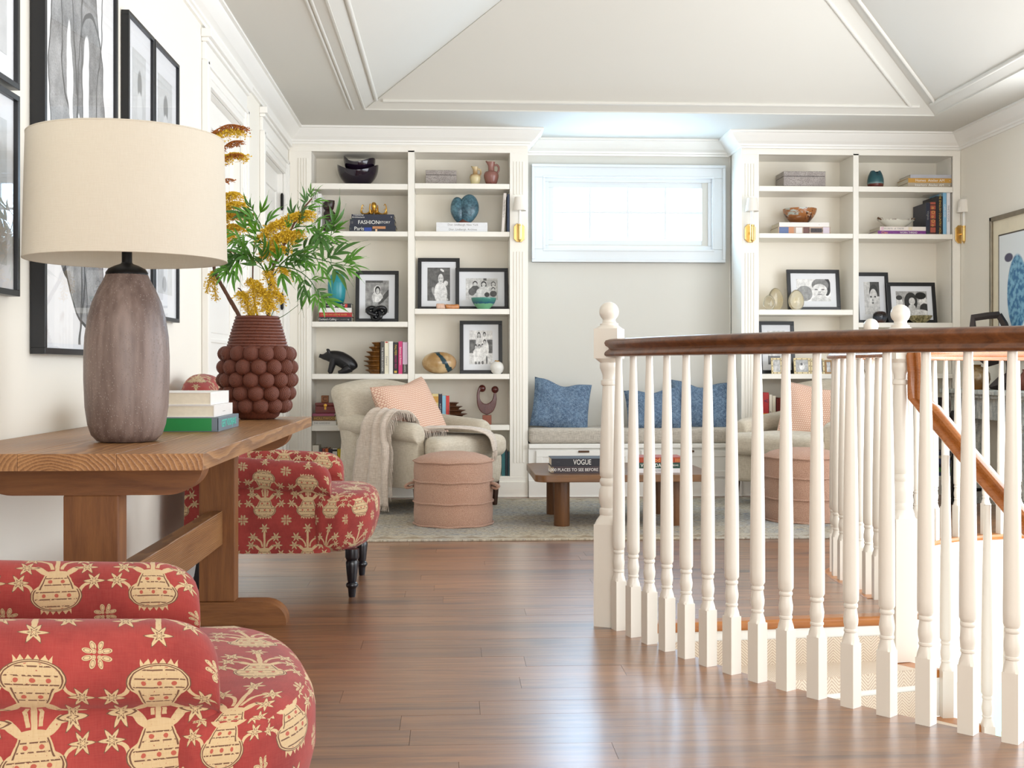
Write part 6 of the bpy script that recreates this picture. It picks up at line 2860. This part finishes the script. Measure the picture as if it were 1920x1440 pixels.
TEALC = glaze('teal_on_clay_glaze', [(0, '#5a2620'), (.032, '#6b3026'), (.038, '#6f8f90'), (.05, '#2f5c62'), (.12, '#2a525c')], .35, 30, .006)
k = MB()
seg = 40
rows_ = []
for r, t in ((.0, 0), (.048, 0), (.056, .1), (.061, .3), (.060, .5), (.054, .7), (.046, .86), (.036, 1.0), (.030, 1.0), (.04, .8), (.05, .5)):
    rows_.append([(max(r, .001) * math.cos(2 * PI * q / seg), max(r, .001) * math.sin(2 * PI * q / seg),
                   t * .135 * (1 - (.17 * math.exp(-((q / seg - .75) / .06) ** 2) if t > .8 else 0))) for q in range(seg)])
k.grid(rows_, closed_u=True)
put_obj('vase', 'small teal vase with bare clay foot and notched rim on the top right shelf', 'vase', k, TEALC, 1641.5, 8.74, Rc1[0])

m, p = newmat('shell_dish_glaze')
x, y, z = coords('Object')
w1 = nz(scale=50, detail=4)
edge = sstep(z + (w1 - .5) * .03, .052, .066)
put(mix(edge * sstep(w1, .40, .55), '#e3e0d2', '#6a4a34'), p.inputs['Base Color'])
p.inputs['Roughness'].default_value = .2
k = bowl_mesh(.135, .066, lambda a: .16 * math.cos(2 * a) + .08 * math.sin(6 * a), .40, th=.005, curve=1.5)
k.deform(lambda x, y, z: (x * (1.0 + (.08 if abs(x) > .12 else 0)), y * .6, z + .04 * max(0, abs(x) - .10)))
put_obj('shell_dish', 'white scalloped dish with brown decorated rim on the purple book', 'dish', k, m, 1680, 8.75, DISH_Z)

GUN = glaze('gunmetal_glaze', [(0, '#5a3a2c'), (.035, '#3e4650'), (.06, '#1c1718'), (.09, '#3a2622')], .12, 30, .012)
k = MB()
k.lathe([(0, 0), (.034, 0), (.048, .02), (.0545, .045), (.05, .068), (.036, .083), (.018, .088), (.012, .088), (.01, .08)], 32)
put_obj('vase', 'small round dark iridescent vase in front of the baby photo', 'vase', k, GUN, 1650, 8.69, Rc1[2])
m, p = newmat('marbled_glaze')
w1 = nz(scale=28, detail=6, rough=.7, dist=1.5)
put(mix(sstep(w1, .40, .60), '#54502f', '#b3a87c'), p.inputs['Base Color'])
p.inputs['Roughness'].default_value = .3
put_obj('bowl', 'olive marbled bowl in front of the children photo', 'bowl', bowl_mesh(.092, .056, foot=.45, curve=1.5), m, 1724.5, 8.69, Rc1[2])
k = rbox(.07, .10, .085, .008, 4)
k.v = [(a_, b_, c_ + .0425) for a_, b_, c_ in k.v]
put_obj('red_box', 'small crimson lacquer box on the shelf behind the railing newel', 'box', k, plain('crimson_lacquer', '#b01f3c', .3, var=.4, scale=60), 1672, 8.70, Rc1[3])
k = MB()
k.lathe([(0, 0), (.02, 0), (.03, .02), (.034, .05), (.02, .075), (.012, .085), (0, .09)], 20)
put_obj('figurine', 'small brass figurine on the shelf behind the railing', 'figurine', k, plain('aged_brass', '#7a6030', .35, .8), 1628, 8.70, Rc1[3])

# ------------------------------------------------------------------ wall sconces
SHW = plain('sconce_shade', '#f2ece2', .8, var=.03)


def sconce(label, pxc, yo=0.0):
    x = PX(pxc, SY - .05)
    zc = PZ(pxc, 436 + yo, SY - .03)
    t = thing('wall_sconce', label, 'sconce', (x, SY - .0065, zc), group='brass wall sconces')
    k = MB()
    w_, h_, c_ = .040, .068, .022
    k.extrude_y([(-w_, -h_ + c_), (-w_ + c_, -h_), (w_ - c_, -h_), (w_, -h_ + c_), (w_, h_ - c_), (w_ - c_, h_), (-w_ + c_, h_), (-w_, h_ - c_)], -.010, 0)
    k.build('backplate', BRASS, t, bevel=.003)
    k = MB()
    k.tube([(0, -.005, .0), (0, -.06, .0)], .008, 12)
    k.build('arm', BRASS, t, smooth=True)
    k = MB()
    k.lathe([(0, -.075), (.004, -.072), (.006, -.064), (.012, -.060), (.0135, -.055), (.0135, .045), (.016, .047), (.016, .056), (.012, .058), (0, .058)], 20, 0, -.064)
    k.build('candle_cup', BRASS, t, smooth=True, angle=40)
    k = MB()
    k.lathe([(0, .058), (.0105, .058), (.0105, .17), (0, .17)], 16, 0, -.064)
    k.build('candle_sleeve', TRIM, t, smooth=True, angle=40)
    k = MB()
    k.lathe([(.050, .155), (.0505, .157), (.036, .252), (.0355, .253), (.0345, .252), (.0485, .157), (.0488, .155), (.050, .155)], 32, 0, -.064, cap=False)
    k.build('shade', SHW, t, smooth=True, angle=60)
    return t


sconce('brass candle sconce with white shade on the pilaster left of the window', 974)
sconce('brass candle sconce with white shade on the pilaster right of the window', 1409, 1)
sconce('brass candle sconce with white shade at the far right end of the bookcases', 1805, 3)

# ------------------------------------------------------------------ pictures on the left wall
GLZ = glassmat('picture_glass', rough=.01)


def wall_art(label, y0, y1, z0, z1, dep, fw, mw, fn, name='wall_art', group='framed prints on the left wall', pm=None):
    """hangs on the left wall, faces +x"""
    t = thing(name, label, 'framed print', (WL, (y0 + y1) / 2, (z0 + z1) / 2), 0, group)
    a_, b_ = (y1 - y0) / 2, (z1 - z0) / 2
    for (p0, p1, q0, q1) in ((-a_, a_, -b_, -b_ + fw), (-a_, a_, b_ - fw, b_), (-a_, -a_ + fw, -b_ + fw, b_ - fw), (a_ - fw, a_, -b_ + fw, b_ - fw)):
        k = MB()
        k.box(.002, dep, p0, p1, q0, q1)
        k.build('frame_bar', BLACKF, t, bevel=.001)
    k = MB()
    k.box(.004, dep - .012, -a_ + fw * .6, a_ - fw * .6, -b_ + fw * .6, b_ - fw * .6)
    k.build('mat_board', MATB, t)
    w_, h_ = 2 * (a_ - fw - mw), 2 * (b_ - fw - mw * 1.25)
    k = MB()
    k.box(-.0003, .0003, -w_ / 2, w_ / 2, -h_ / 2, h_ / 2)
    o = k.build('print', pm if pm else print_mat_x('print_' + label[:18], fn, w_, h_), t)
    o.location = (dep - .0112, 0, 0)
    k = MB()
    gy, gz = a_ - fw * .8, b_ - fw * .8
    k.add([(dep - .007, -gy, -gz), (dep - .007, gy, -gz), (dep - .007, gy, gz), (dep - .007, -gy, gz)], [(0, 1, 2, 3)])
    k.build('glass', GLZ, t)
    return t


def print_mat_x(name, fn, w_, h_):
    m, p = newmat(name)
    x, y, z = coords('Object')
    g = fn(y * (2.0 / w_), z * (2.0 / h_))
    g = mth('POWER', clamp01(g), 1.8)
    put(vec(g * 0.98, g, g * 1.01), p.inputs['Base Color'])
    p.inputs['Roughness'].default_value = .5
    return m


def pale_portrait(s):
    def fn(u, v):
        n_ = nz(scale=12 + s, detail=4)
        g = n_ * .18 + .70
        g = layer(g, .45, inside(ell(u, v, .05, .25, .32, .34), .25))
        g = layer(g, .86, inside(ell(u, v, .05, -.30, .40, .40), .2))
        g = layer(g, .55, inside(ell(u, v, -.15, -.75, .3, .2), .3))
        return g
    return fn


# big charcoal print of pod-like leaf forms
m, p = newmat('charcoal_print')
x, y, z = coords('Object')
u = y * (2.0 / .70)
v = z * (1.0 / .64)
gr = nz(scale=150, detail=3, rough=.7)
cl = nz(scale=9, detail=5, rough=.6)
ub = u + (nz(vec(y, z, 0.0), 5, 2) - .5) * .25
g = cl * .06 + .90


def pod(g, cx, cy, rx, ry, rot, tone):
    q = ell(ub, v, cx, cy, rx, ry, rot)
    body_ = clamp01(cl * .75 + gr * .45 + tone - .62)
    g = layer(g, body_, inside(q, .05))
    g = layer(g, .18, (q > .93) * (q < 1.03))
    return g


g = pod(g, -.45, .05, .40, .80, .08, .55)
g = pod(g, -.05, .48, .52, .52, -.15, .48)
g = pod(g, .28, .05, .42, .55, .12, .46)
g = layer(g, .94, inside(ell(ub, v, .10, .18, .10, .30, -.25), .08))
g = layer(g, .94, inside(ell(ub, v, -.32, .22, .07, .26, .2), .08))
g = layer(g, .93, inside(ell(ub, v, .34, -.18, .10, .24, .15), .08))
g = layer(g, .93, inside(ell(ub, v, -.12, -.16, .06, .22, -.1), .08))
g = pod(g, .05, -.62, .62, .34, -.25, .50)
g = layer(g, .20, eabs(ub * .9 + v * .25 + .10) < .012)
g = layer(g, .20, eabs(ub * .9 - v * .35 - .32) < .012)
g = layer(g, .25, eabs(ub - .02 * v) < .02)
g = mth('POWER', clamp01(g), 1.7)
rust = sstep(nz(scale=7, detail=2), .60, .70) * (v < -.3) * .35
put(mix(rust, vec(g, g, g * 1.01), '#8a5a44'), p.inputs['Base Color'])
p.inputs['Roughness'].default_value = .6
CHAR = m
wall_art('huge black framed charcoal print of pod forms behind the lamp', YW(55, WL), YW(222, WL + .044), .99, 2.42, .044, .018, .012, None, pm=CHAR)
rowz = ((1.143, 1.684), (1.70, 2.245))
for nm_, ys in (('left of the huge charcoal print', (YW(38, WL + .03) - .41, YW(38, WL + .03))), ('right beside the huge charcoal print', (YW(226, WL), YW(290, WL + .03))), ('nearest the door', (YW(290, WL + .03) + .012, YW(337, WL + .03)))):
    for i, (z0, z1) in enumerate(rowz):
        wall_art('%s black framed pale portrait %s' % (('lower', 'upper')[i], nm_), ys[0], ys[1], z0, z1, .03, .016, .075 if ys[0] > 4 else .05, pale_portrait(ys[0] * 3 + i))

# ------------------------------------------------------------------ books beside the lamp
def table_book(label, x1, x0, y0, y1, z0, h_, col, txt=None, side=None):
    """lies with its spine towards +x"""
    t = thing('book', label, 'book', ((x0 + x1) / 2, (y0 + y1) / 2, z0), 0, 'books beside the lamp')
    w_, d_ = (x1 - x0) / 2, (y1 - y0) / 2
    c = .003
    k = MB()
    k.box(-w_, w_, -d_, d_, 0, c)
    k.box(-w_, w_, -d_, d_, h_ - c, h_)
    k.box(w_ - c, w_, -d_, d_, c, h_ - c)
    if side:
        k2 = MB()
        k2.box(-w_, w_ - .02, -d_ - .0005, -d_ + .002, .002, h_ - .002)
        k2.build('slipcase_edge', cover(side), t)
        k.box(-w_, w_, -d_, -d_ + .001, c, h_ - c)
    k.build('cover', cover(col), t, bevel=.001)
    k = MB()
    k.box(-w_ + .003, w_ - c, -d_ + .004, d_ - .004, c, h_ - c)
    k.build('pages', PAGES, t)
    if txt:
        text(txt[0], txt[1], txt[2], t, (w_ + .0006, 0, h_ * .5), (PI / 2, 0, PI / 2), 'CENTER', txt[3])


z_ = TH
table_book('grey and green book lettered GERT VOORJANS at the bottom by the lamp', -.700, -.955, 3.54, 3.87, z_, .042, '#6d7a84', ('GERT VOORJANS', .032, INK_M, .95), '#14853f')
z_ += .0424
table_book('white book in the middle of the stack by the lamp', -.714, -.965, 3.55, 3.84, z_, .036, '#ece8e4', ('. . . . . .', .014, INK_GR, 1))
z_ += .0364
table_book('white book on top of the stack by the lamp', -.724, -.97, 3.55, 3.83, z_, .039, '#f1eeea')

# ------------------------------------------------------------------ coffee table books
lying_books(ctz, 6.915, [
    (1033, 1140, 13.5, '#3d3236', 'dark patterned book lettered 1,000 PLACES TO SEE BEFORE YOU DIE', [('1,000 PLACES TO SEE BEFORE YOU DIE', INK_W, .0255, .03, 0, .9)], [(-.5, -.45, .1, .9, '#8a7a60')]),
    (1034, 1139, 14.5, '#1a1b24', 'black book lettered VOGUE on the coffee table', [('VOGUE', INK_W, .044, .05, 0, .72), ('. . .', INK_GR, .012, -.38, .1, 1)])], 'books on the coffee table')
book('navy book peeking out behind the VOGUE book', .25, .040, .20, '#1d2a3a', (PX(1075, 7.17), 7.16, ctz), True, math.radians(3), 0, None, 'books on the coffee table')
lying_books(ctz, 6.93, [
    (1195, 1283, 8.4, '#e6e4e6', 'white book lettered REBELLE at the bottom of the right coffee table stack', [('REBELLE', INK_GR, .022, .0, 0, 1)]),
    (1196, 1283, 10.8, '#1f4438', 'dark green book lettered VERANDA in the right coffee table stack', [('VERANDA', INK_W, .030, -.22, 0, .9), ('ALL THE VIEWS', INK_W, .014, .2, 0, 1)]),
    (1198, 1282, 9.8, '#a8401f', 'rust orange book with script lettering on top of the right coffee table stack', [('Good Life', INK_O, .034, -.06, 0, 1), ('|||||', INK_O, .022, .36, 0, 1)])], 'books on the coffee table')

# ------------------------------------------------------------------ branches in the woven vase
LEAFM = plain('green_leaf', '#4f881f', .38, var=.45, scale=18)
LEAFD = plain('dark_green_leaf', '#396620', .4, var=.4, scale=18)
BARK = plain('brown_bark', '#6b4a3a', .8, var=.4, scale=60, bump=.4)
FLO = plain('golden_flower', '#fbc02a', .7, var=.5, scale=70)
FLB = plain('brown_flower', '#ab6218', .7, var=.5, scale=70)
VT = Vector((-.730, 4.42, TH))
ar = thing('grevillea_branches', 'tall green and golden grevillea branches standing in the woven vase', 'branches', VT)


def bl_strip(mb, p0, d, nrm, L, W, droop):
    """one narrow folded blade"""
    side = d.cross(nrm).normalized()
    rows_ = []
    for i in range(6):
        t = i / 5
        c_ = p0 + d * (L * t) + Vector((0, 0, -droop * L * t * t)) + nrm * (.10 * L * math.sin(t * PI))
        w_ = W * (math.sin(min(1, t * 1.15 + .08) * PI) ** .8) if t < .98 else 0.0003
        w_ = max(w_, .0004)
        rows_.append([c_ - side * w_ + nrm * w_ * .35, c_, c_ + side * w_ + nrm * w_ * .35])
    mb.grid(rows_)


def leaf_mesh(seed, L):
    random.seed(seed)
    mb = MB()
    d0 = Vector((1, 0, 0))
    nrm = Vector((0, 0, 1))
    mb.tube([(0, 0, 0), (L * .45, 0, .002)], [.0014, .001], 5)
    specs = [(0, .40, 1.0), (.42, .30, .75), (-.42, .30, .75)]
    if seed % 2:
        specs += [(.75, .14, .55), (-.70, .16, .55)]
    for (a, at_, sc) in specs:
        d = Vector((math.cos(a), math.sin(a), 0))
        bl_strip(mb, Vector((L * at_ * .9, 0, .002)), d, nrm, L * .80 * sc, L * .050, random.uniform(.05, .25))
    return mb


LM = []
for sd in range(4):
    me_ = leaf_mesh(sd, .095 + .012 * sd).mesh('leaf', True, 60)
    me_.materials.append(LEAFD if sd == 3 else LEAFM)
    LM.append(me_)
random.seed(11)


def add_leaf(p0, d, k_=None, sc=1.0):
    o = obj('leaf', LM[random.randrange(4) if k_ is None else k_], None, ar)
    o.location = p0
    d = d.normalized()
    zc = Vector((random.uniform(-.5, .5), random.uniform(-1, -.3), random.uniform(.1, .8)))
    x_ = d
    y_ = zc.cross(x_).normalized()
    z_ = x_.cross(y_).normalized()
    M_ = Matrix((x_, y_, z_)).transposed()
    o.rotation_mode = 'QUATERNION'
    o.rotation_quaternion = M_.to_quaternion()
    o.scale = (sc, sc, sc)
    return o


def B(px, py, dy=0.0):
    return P(px, py, 4.42 + dy) - VT


def stem(pts, r0, r1, m_=BARK, name='stem'):
    pth = smooth_path(pts, 5)
    n_ = len(pth)
    k = MB()
    k.tube(pth, [r0 + (r1 - r0) * i / (n_ - 1) for i in range(n_)], 8)
    k.deform(lambda x, y, z: (x + .002 * noise.noise(Vector((x * 60, y * 60, z * 60))), y + .002 * noise.noise(Vector((z * 60, y * 50, x * 60))), z))
    k.build(name, m_, ar, smooth=True)
    return pth


def leafy(pth, n_, sc=1.0, spread=.9, start=.15):
    for i in range(n_):
        t = start + (1 - start) * (i + .5) / n_
        f_ = t * (len(pth) - 1)
        j = min(int(f_), len(pth) - 2)
        p0 = pth[j].lerp(pth[j + 1], f_ - j)
        tg = (pth[j + 1] - pth[j]).normalized()
        sd = Vector((0, -1, 0)).cross(tg).normalized() * (1 if i % 2 else -1)
        d = tg * random.uniform(.5, 1.0) + sd * random.uniform(.4, 1.0) * spread + Vector((0, random.uniform(-.6, .4), random.uniform(-.25, .15)))
        add_leaf(p0, d, None, sc * random.uniform(.95, 1.5))
    add_leaf(pth[-1], (pth[-1] - pth[-2]), 1, sc)


main = stem([B(502, 640), B(503, 590), B(506, 545, .02), B(513, 500, .0), B(530, 465, -.02), B(546, 430, -.02), B(566, 395, -.03), B(585, 372, -.03)], .0075, .0028)
t1 = stem([B(508, 530), B(520, 505), B(545, 480, -.05), B(580, 482, -.09), B(620, 492, -.12), B(648, 498, -.13)], .003, .0012, LEAFD, 'twig')
t2 = stem([B(520, 482), B(545, 470, .03), B(575, 470, .04), B(602, 455, .06), B(622, 440, .05)], .003, .0012, LEAFD, 'twig')
t3 = stem([B(513, 500), B(530, 500, -.06), B(560, 508, -.12), B(585, 530, -.16), B(595, 555, -.17)], .003, .0012, LEAFD, 'twig')
t4 = stem([B(506, 545), B(495, 505, -.04), B(470, 480, -.08), B(448, 478, -.10), B(430, 500, -.12)], .003, .0012, LEAFD, 'twig')
t5 = stem([B(513, 500), B(500, 460, .02), B(490, 425, .02), B(478, 400, .0)], .003, .0012, LEAFD, 'twig')
t6 = stem([B(500, 460, .02), B(478, 445, -.04), B(462, 440, -.06), B(452, 446, -.08)], .0025, .001, LEAFD, 'twig')
t7 = stem([B(546, 430), B(560, 425, -.04), B(585, 425, -.05), B(600, 435, -.06)], .0022, .001, LEAFD, 'twig')
leafy(main, 10, .62, .8, .62)
leafy(t1, 14, .85)
leafy(t2, 12, .85)
leafy(t3, 12, .80)
leafy(t4, 13, .85)
leafy(t5, 8, .85)
leafy(t6, 6, .8)
leafy(t7, 7, .8)

# thick bare branch to the left that climbs behind the lamp shade, and short stubs
br = stem([B(468, 640), B(448, 592), B(430, 560), B(412, 528), B(402, 505), B(400, 470, .12), B(410, 430, .2), B(414, 380, .25), B(413, 320, .26), B(408, 262, .26), B(404, 245, .25)], .0085, .003)
stem([B(470, 610), B(462, 570, .03), B(452, 545, .03), B(446, 540, .03)], .004, .002)
stem([B(488, 610, .05), B(476, 560, .06), B(474, 500, .06), B(478, 450, .06)], .004, .002)
stem([B(515, 600), B(535, 590, -.03), B(560, 571, -.05)], .0016, .0008, LEAFD, 'twig')
stem([B(505, 600), B(522, 565, .03), B(532, 540, .04)], .0016, .0008, LEAFD, 'twig')


def tassel(p0, p1, n_, hl, m_=FLO, wob=.02, dens=1.0):
    """toothbrush flower: hairs hanging from a curved axis"""
    p0, p1 = Vector(p0), Vector(p1)
    k = MB()
    mid = (p0 + p1) / 2 + Vector((0, 0, (p1 - p0).length * .16))
    pth = smooth_path([p0, mid, p1], 8)
    k.tube(pth, [.0018] * len(pth), 5)
    for i in range(int(n_ * 1.5)):
        t = random.random()
        f_ = t * (len(pth) - 1)
        j = min(int(f_), len(pth) - 2)
        q = pth[j].lerp(pth[j + 1], f_ - j)
        a = random.uniform(0, 2 * PI)
        o_ = Vector((math.cos(a), math.sin(a) * .8, random.uniform(-1.1, .1)))
        L = hl * random.uniform(.5, 1.1)
        e = q + o_ * L * .6 + Vector((0, 0, -L * .25))
        e2 = q + o_ * L * .85 + Vector((random.uniform(-.3, .3) * L, random.uniform(-.3, .3) * L, -L * .15))
        k.tube([q, e, e2], [.0008, .0008, .0010], 3)
        if random.random() < .35:
            s2 = .0022
            k.box(e2.x - s2, e2.x + s2, e2.y - s2, e2.y + s2, e2.z - s2, e2.z + s2)
    o = k.build('flower', m_, ar, recalc=False)
    o['kind'] = 'stuff'


T = tassel
T(B(392, 252, .2), B(460, 238, .2), 170, .028, FLB)
T(B(400, 256, .2), B(456, 246, .2), 150, .034)
T(B(412, 282, .24), B(455, 264, .24), 120, .022, FLB)
T(B(414, 296, .24), B(458, 290, .24), 200, .034)
T(B(414, 304, .24), B(450, 288, .22), 80, .022, FLB)
T(B(413, 342, .25), B(436, 336, .25), 50, .016, FLB)
for (a_, b_, c_, d_, n_) in ((414, 372, 450, 362, 190), (414, 392, 455, 380, 260), (414, 412, 462, 400, 260), (414, 430, 455, 425, 220), (416, 445, 440, 440, 120)):
    T(B(a_, b_, .2), B(c_, d_, .16), n_, .036)
T(B(440, 405, .1), B(470, 398, .08), 60, .024, FLB)
T(B(418, 476, .2), B(438, 468, .2), 40, .016, FLB)
T(B(402, 505), B(388, 545), 90, .020)
T(B(398, 508), B(405, 560), 90, .018)
for (a_, b_, c_, d_, n_) in ((492, 440, 530, 412, 260), (500, 460, 545, 432, 260), (520, 420, 575, 400, 240), (492, 478, 535, 462, 200), (535, 450, 560, 430, 130), (555, 405, 582, 395, 120)):
    T(B(a_, b_, -.02), B(c_, d_, -.03), int(n_ * 1.2), .036)
for (a_, b_, c_, d_, n_) in ((455, 545, 470, 590, 120), (470, 520, 480, 585, 170), (482, 525, 500, 580, 200), (492, 540, 512, 575, 160), (512, 545, 532, 560, 90), (500, 505, 515, 540, 120), (525, 500, 538, 512, 60), (446, 545, 458, 560, 50)):
    T(B(a_, b_, -.03), B(c_, d_, -.04), int(n_ * 1.2), .028)

# ------------------------------------------------------------------ right wall: mantel, picture, things on it
m, p = newmat('weathered_grey_stone')
x, y, z = coords('Object')
n1 = nz(vec(x, y, z * .3), 26, 6, .7)
n2 = nz(scale=90, detail=4)
col = mix(sstep(n1, .35, .68), '#8d9390', '#d3d4cc')
put(mix(sstep(n2, .58, .7) * .7, col, '#6f746f'), p.inputs['Base Color'])
p.inputs['Roughness'].default_value = .85
bumped(p, n1 + n2, .6, .004)
MANT = m
MY0, MY1 = 6.95, 8.30
MZ = PZ(1830, 729, 8.2)
mt = thing('mantelpiece', 'weathered grey carved mantelpiece on the right wall', 'mantelpiece', (WR, (MY0 + MY1) / 2, 0))
hm = (MY1 - MY0) / 2
k = MB()
k.box(-.30, -.002, -hm, hm, MZ - .03, MZ)
k.build('shelf', MANT, mt, bevel=.006)
k = MB()
k.box(-.27, -.002, -hm + .03, hm - .03, MZ - .055, MZ - .03)
k.build('moulding', MANT, mt, bevel=.008)
k = MB()
k.box(-.22, -.002, -hm + .06, hm - .06, MZ - .20, MZ - .055)
k.build('frieze', MANT, mt, bevel=.004)
for sg in (-1, 1):
    k = MB()
    yc = sg * (hm - .15)
    k.box(-.24, -.002, yc - .09, yc + .09, 0, MZ - .055)
    for j in range(3):
        k.box(-.252, -.23, yc - .06 + j * .05, yc - .035 + j * .05, .12, MZ - .26)
    k.box(-.26, -.002, yc - .10, yc + .10, 0, .10)
    k.box(-.255, -.002, yc - .10, yc + .10, MZ - .24, MZ - .21)
    k.build('pilaster', MANT, mt, bevel=.004)
k = MB()
k.box(-.06, -.002, -hm + .24, hm - .24, 0, MZ - .20)
k.build('hearth_back', plain('hearth_grey', '#cfcabb', .8), mt)

an = thing('andiron', 'dark iron andiron standing in the hearth', 'andiron', (3.48, 8.02, 0))
k = MB()
k.lathe([(0, 0), (.03, 0), (.03, .02), (.012, .04), (.010, .30), (.016, .32), (.010, .34), (.012, .55), (.018, .57), (.024, .60), (.022, .63), (.012, .65), (0, .655)], 16)
k.build('upright', IRON, an, smooth=True)
k = MB()
k.tube([(.0, 0, .10), (.2, 0, .10)], .012, 8)
k.build('log_bar', IRON, an, smooth=True)

BRP = glaze('brown_bubble_glaze', [(0, '#8a5e2c'), (.05, '#6f5332'), (.10, '#a08a68'), (.16, '#7a5b30')], .2, 40, .05)
k = MB()
k.lathe([(0, 0), (.05, 0), (.075, .03), (.088, .07), (.084, .11), (.06, .145), (.03, .158), (.024, .162), (.03, .172), (.024, .172), (.02, .15)], 32)
o = k.build('vase', BRP, smooth=True)
vy = 7.95
o.location = (PX(1832, vy), vy, MZ)
tag(o, 'round brown glazed vase at the end of the mantelpiece', 'vase')

sc_ = thing('angular_sculpture', 'dark angular loop sculpture standing on the mantelpiece', 'sculpture', (PX(1868, 7.8), 7.8, MZ))
DKS = plain('dark_bronze', '#3a3230', .5, .2)
s_ = S_(7.8)


def AS(px, py):
    return ((px - 1868) * s_, 0, (HOR - py) * s_ + CAMZ - MZ)


def facet_bar(pts, r_, name):
    k = MB()
    k.tube([AS(*q) for q in pts], r_, 4, flat=1.3)
    k.build(name, DKS, sc_)


facet_bar([(1822, 612), (1823, 594), (1850, 590), (1874, 588)], [.018, .020, .018, .018], 'top_arm')
facet_bar([(1873, 588), (1884, 606), (1893, 640), (1897, 690), (1895, 729)], [.018, .020, .024, .026, .028], 'right_arm')
facet_bar([(1822, 610), (1826, 640), (1838, 668), (1852, 676), (1870, 672), (1884, 650)], [.018, .02, .024, .034, .03, .02], 'lower_arm')
facet_bar([(1896, 715), (1875, 720), (1855, 727)], [.05, .036, .01], 'foot_wedge')

COP = plain('copper_glaze', '#7d4a3c', .3, .3, var=.5, scale=40)
k = MB()
k.lathe([(0, 0), (.035, 0), (.046, .02), (.05, .055), (.042, .09), (.024, .11), (.016, .125), (.018, .14), (.012, .14)], 24)
o = k.build('jug', COP, smooth=True)
o.location = (PX(1922, 7.62), 7.62, MZ)
tag(o, 'small copper glazed jug beside the angular sculpture', 'jug')

pf = thing('wall_picture', 'silver framed blue vase painting on the right wall', 'picture', (WR, 7.72, 1.50))
hz0, hz1 = -.50, PZ(1884, 408, 8.06) - 1.50
for (y0, y1, z0, z1) in ((-.36, .36, hz0, hz0 + .03), (-.36, .36, hz1 - .03, hz1), (.33, .36, hz0, hz1), (-.36, -.33, hz0, hz1)):
    k = MB()
    k.box(-.035, -.002, y0, y1, z0, z1)
    k.build('frame_bar', plain('antique_silver', '#8f8676', .35, .7, var=.3), pf, bevel=.004)
k = MB()
k.box(-.018, -.002, -.33, .33, hz0 + .03, hz1 - .03)
k.build('mat_board', plain('cream_mat', '#e9dfc6', .8), pf)
m, p = newmat('blue_vase_painting')
x, y, z = coords('Object')
n1 = nz(scale=26, detail=4)
q1 = ell(y, z, -.02, -.05, .14, .26)
col = mix(inside(q1, .1), '#e6edf0', mix(sstep(n1, .4, .6), '#2f6f9f', '#7fb6d0'))
col = mix(inside(ell(y, z, .10, .20, .06, .03), .3), col, '#4a4a66')
put(mix((z < -.30) * .8, col, mix(sstep(n1, .45, .55), '#b7bcd6', '#3c6288')), p.inputs['Base Color'])
k = MB()
k.box(-.0004, .0004, -.24, .24, -.36, .36)
o = k.build('painting', m, pf)
o.location = (-.0185, 0, (hz0 + hz1) / 2)
k = MB()
for (y0, y1, z0, z1) in ((-.25, .25, -.37, -.36), (-.25, .25, .36, .37), (.24, .25, -.37, .37), (-.25, -.24, -.37, .37)):
    k.box(-.001, .001, y0, y1, z0, z1)
o = k.build('inner_fillet', plain('dark_fillet', '#4a4238', .5), pf)
o.location = (-.0185, 0, (hz0 + hz1) / 2)
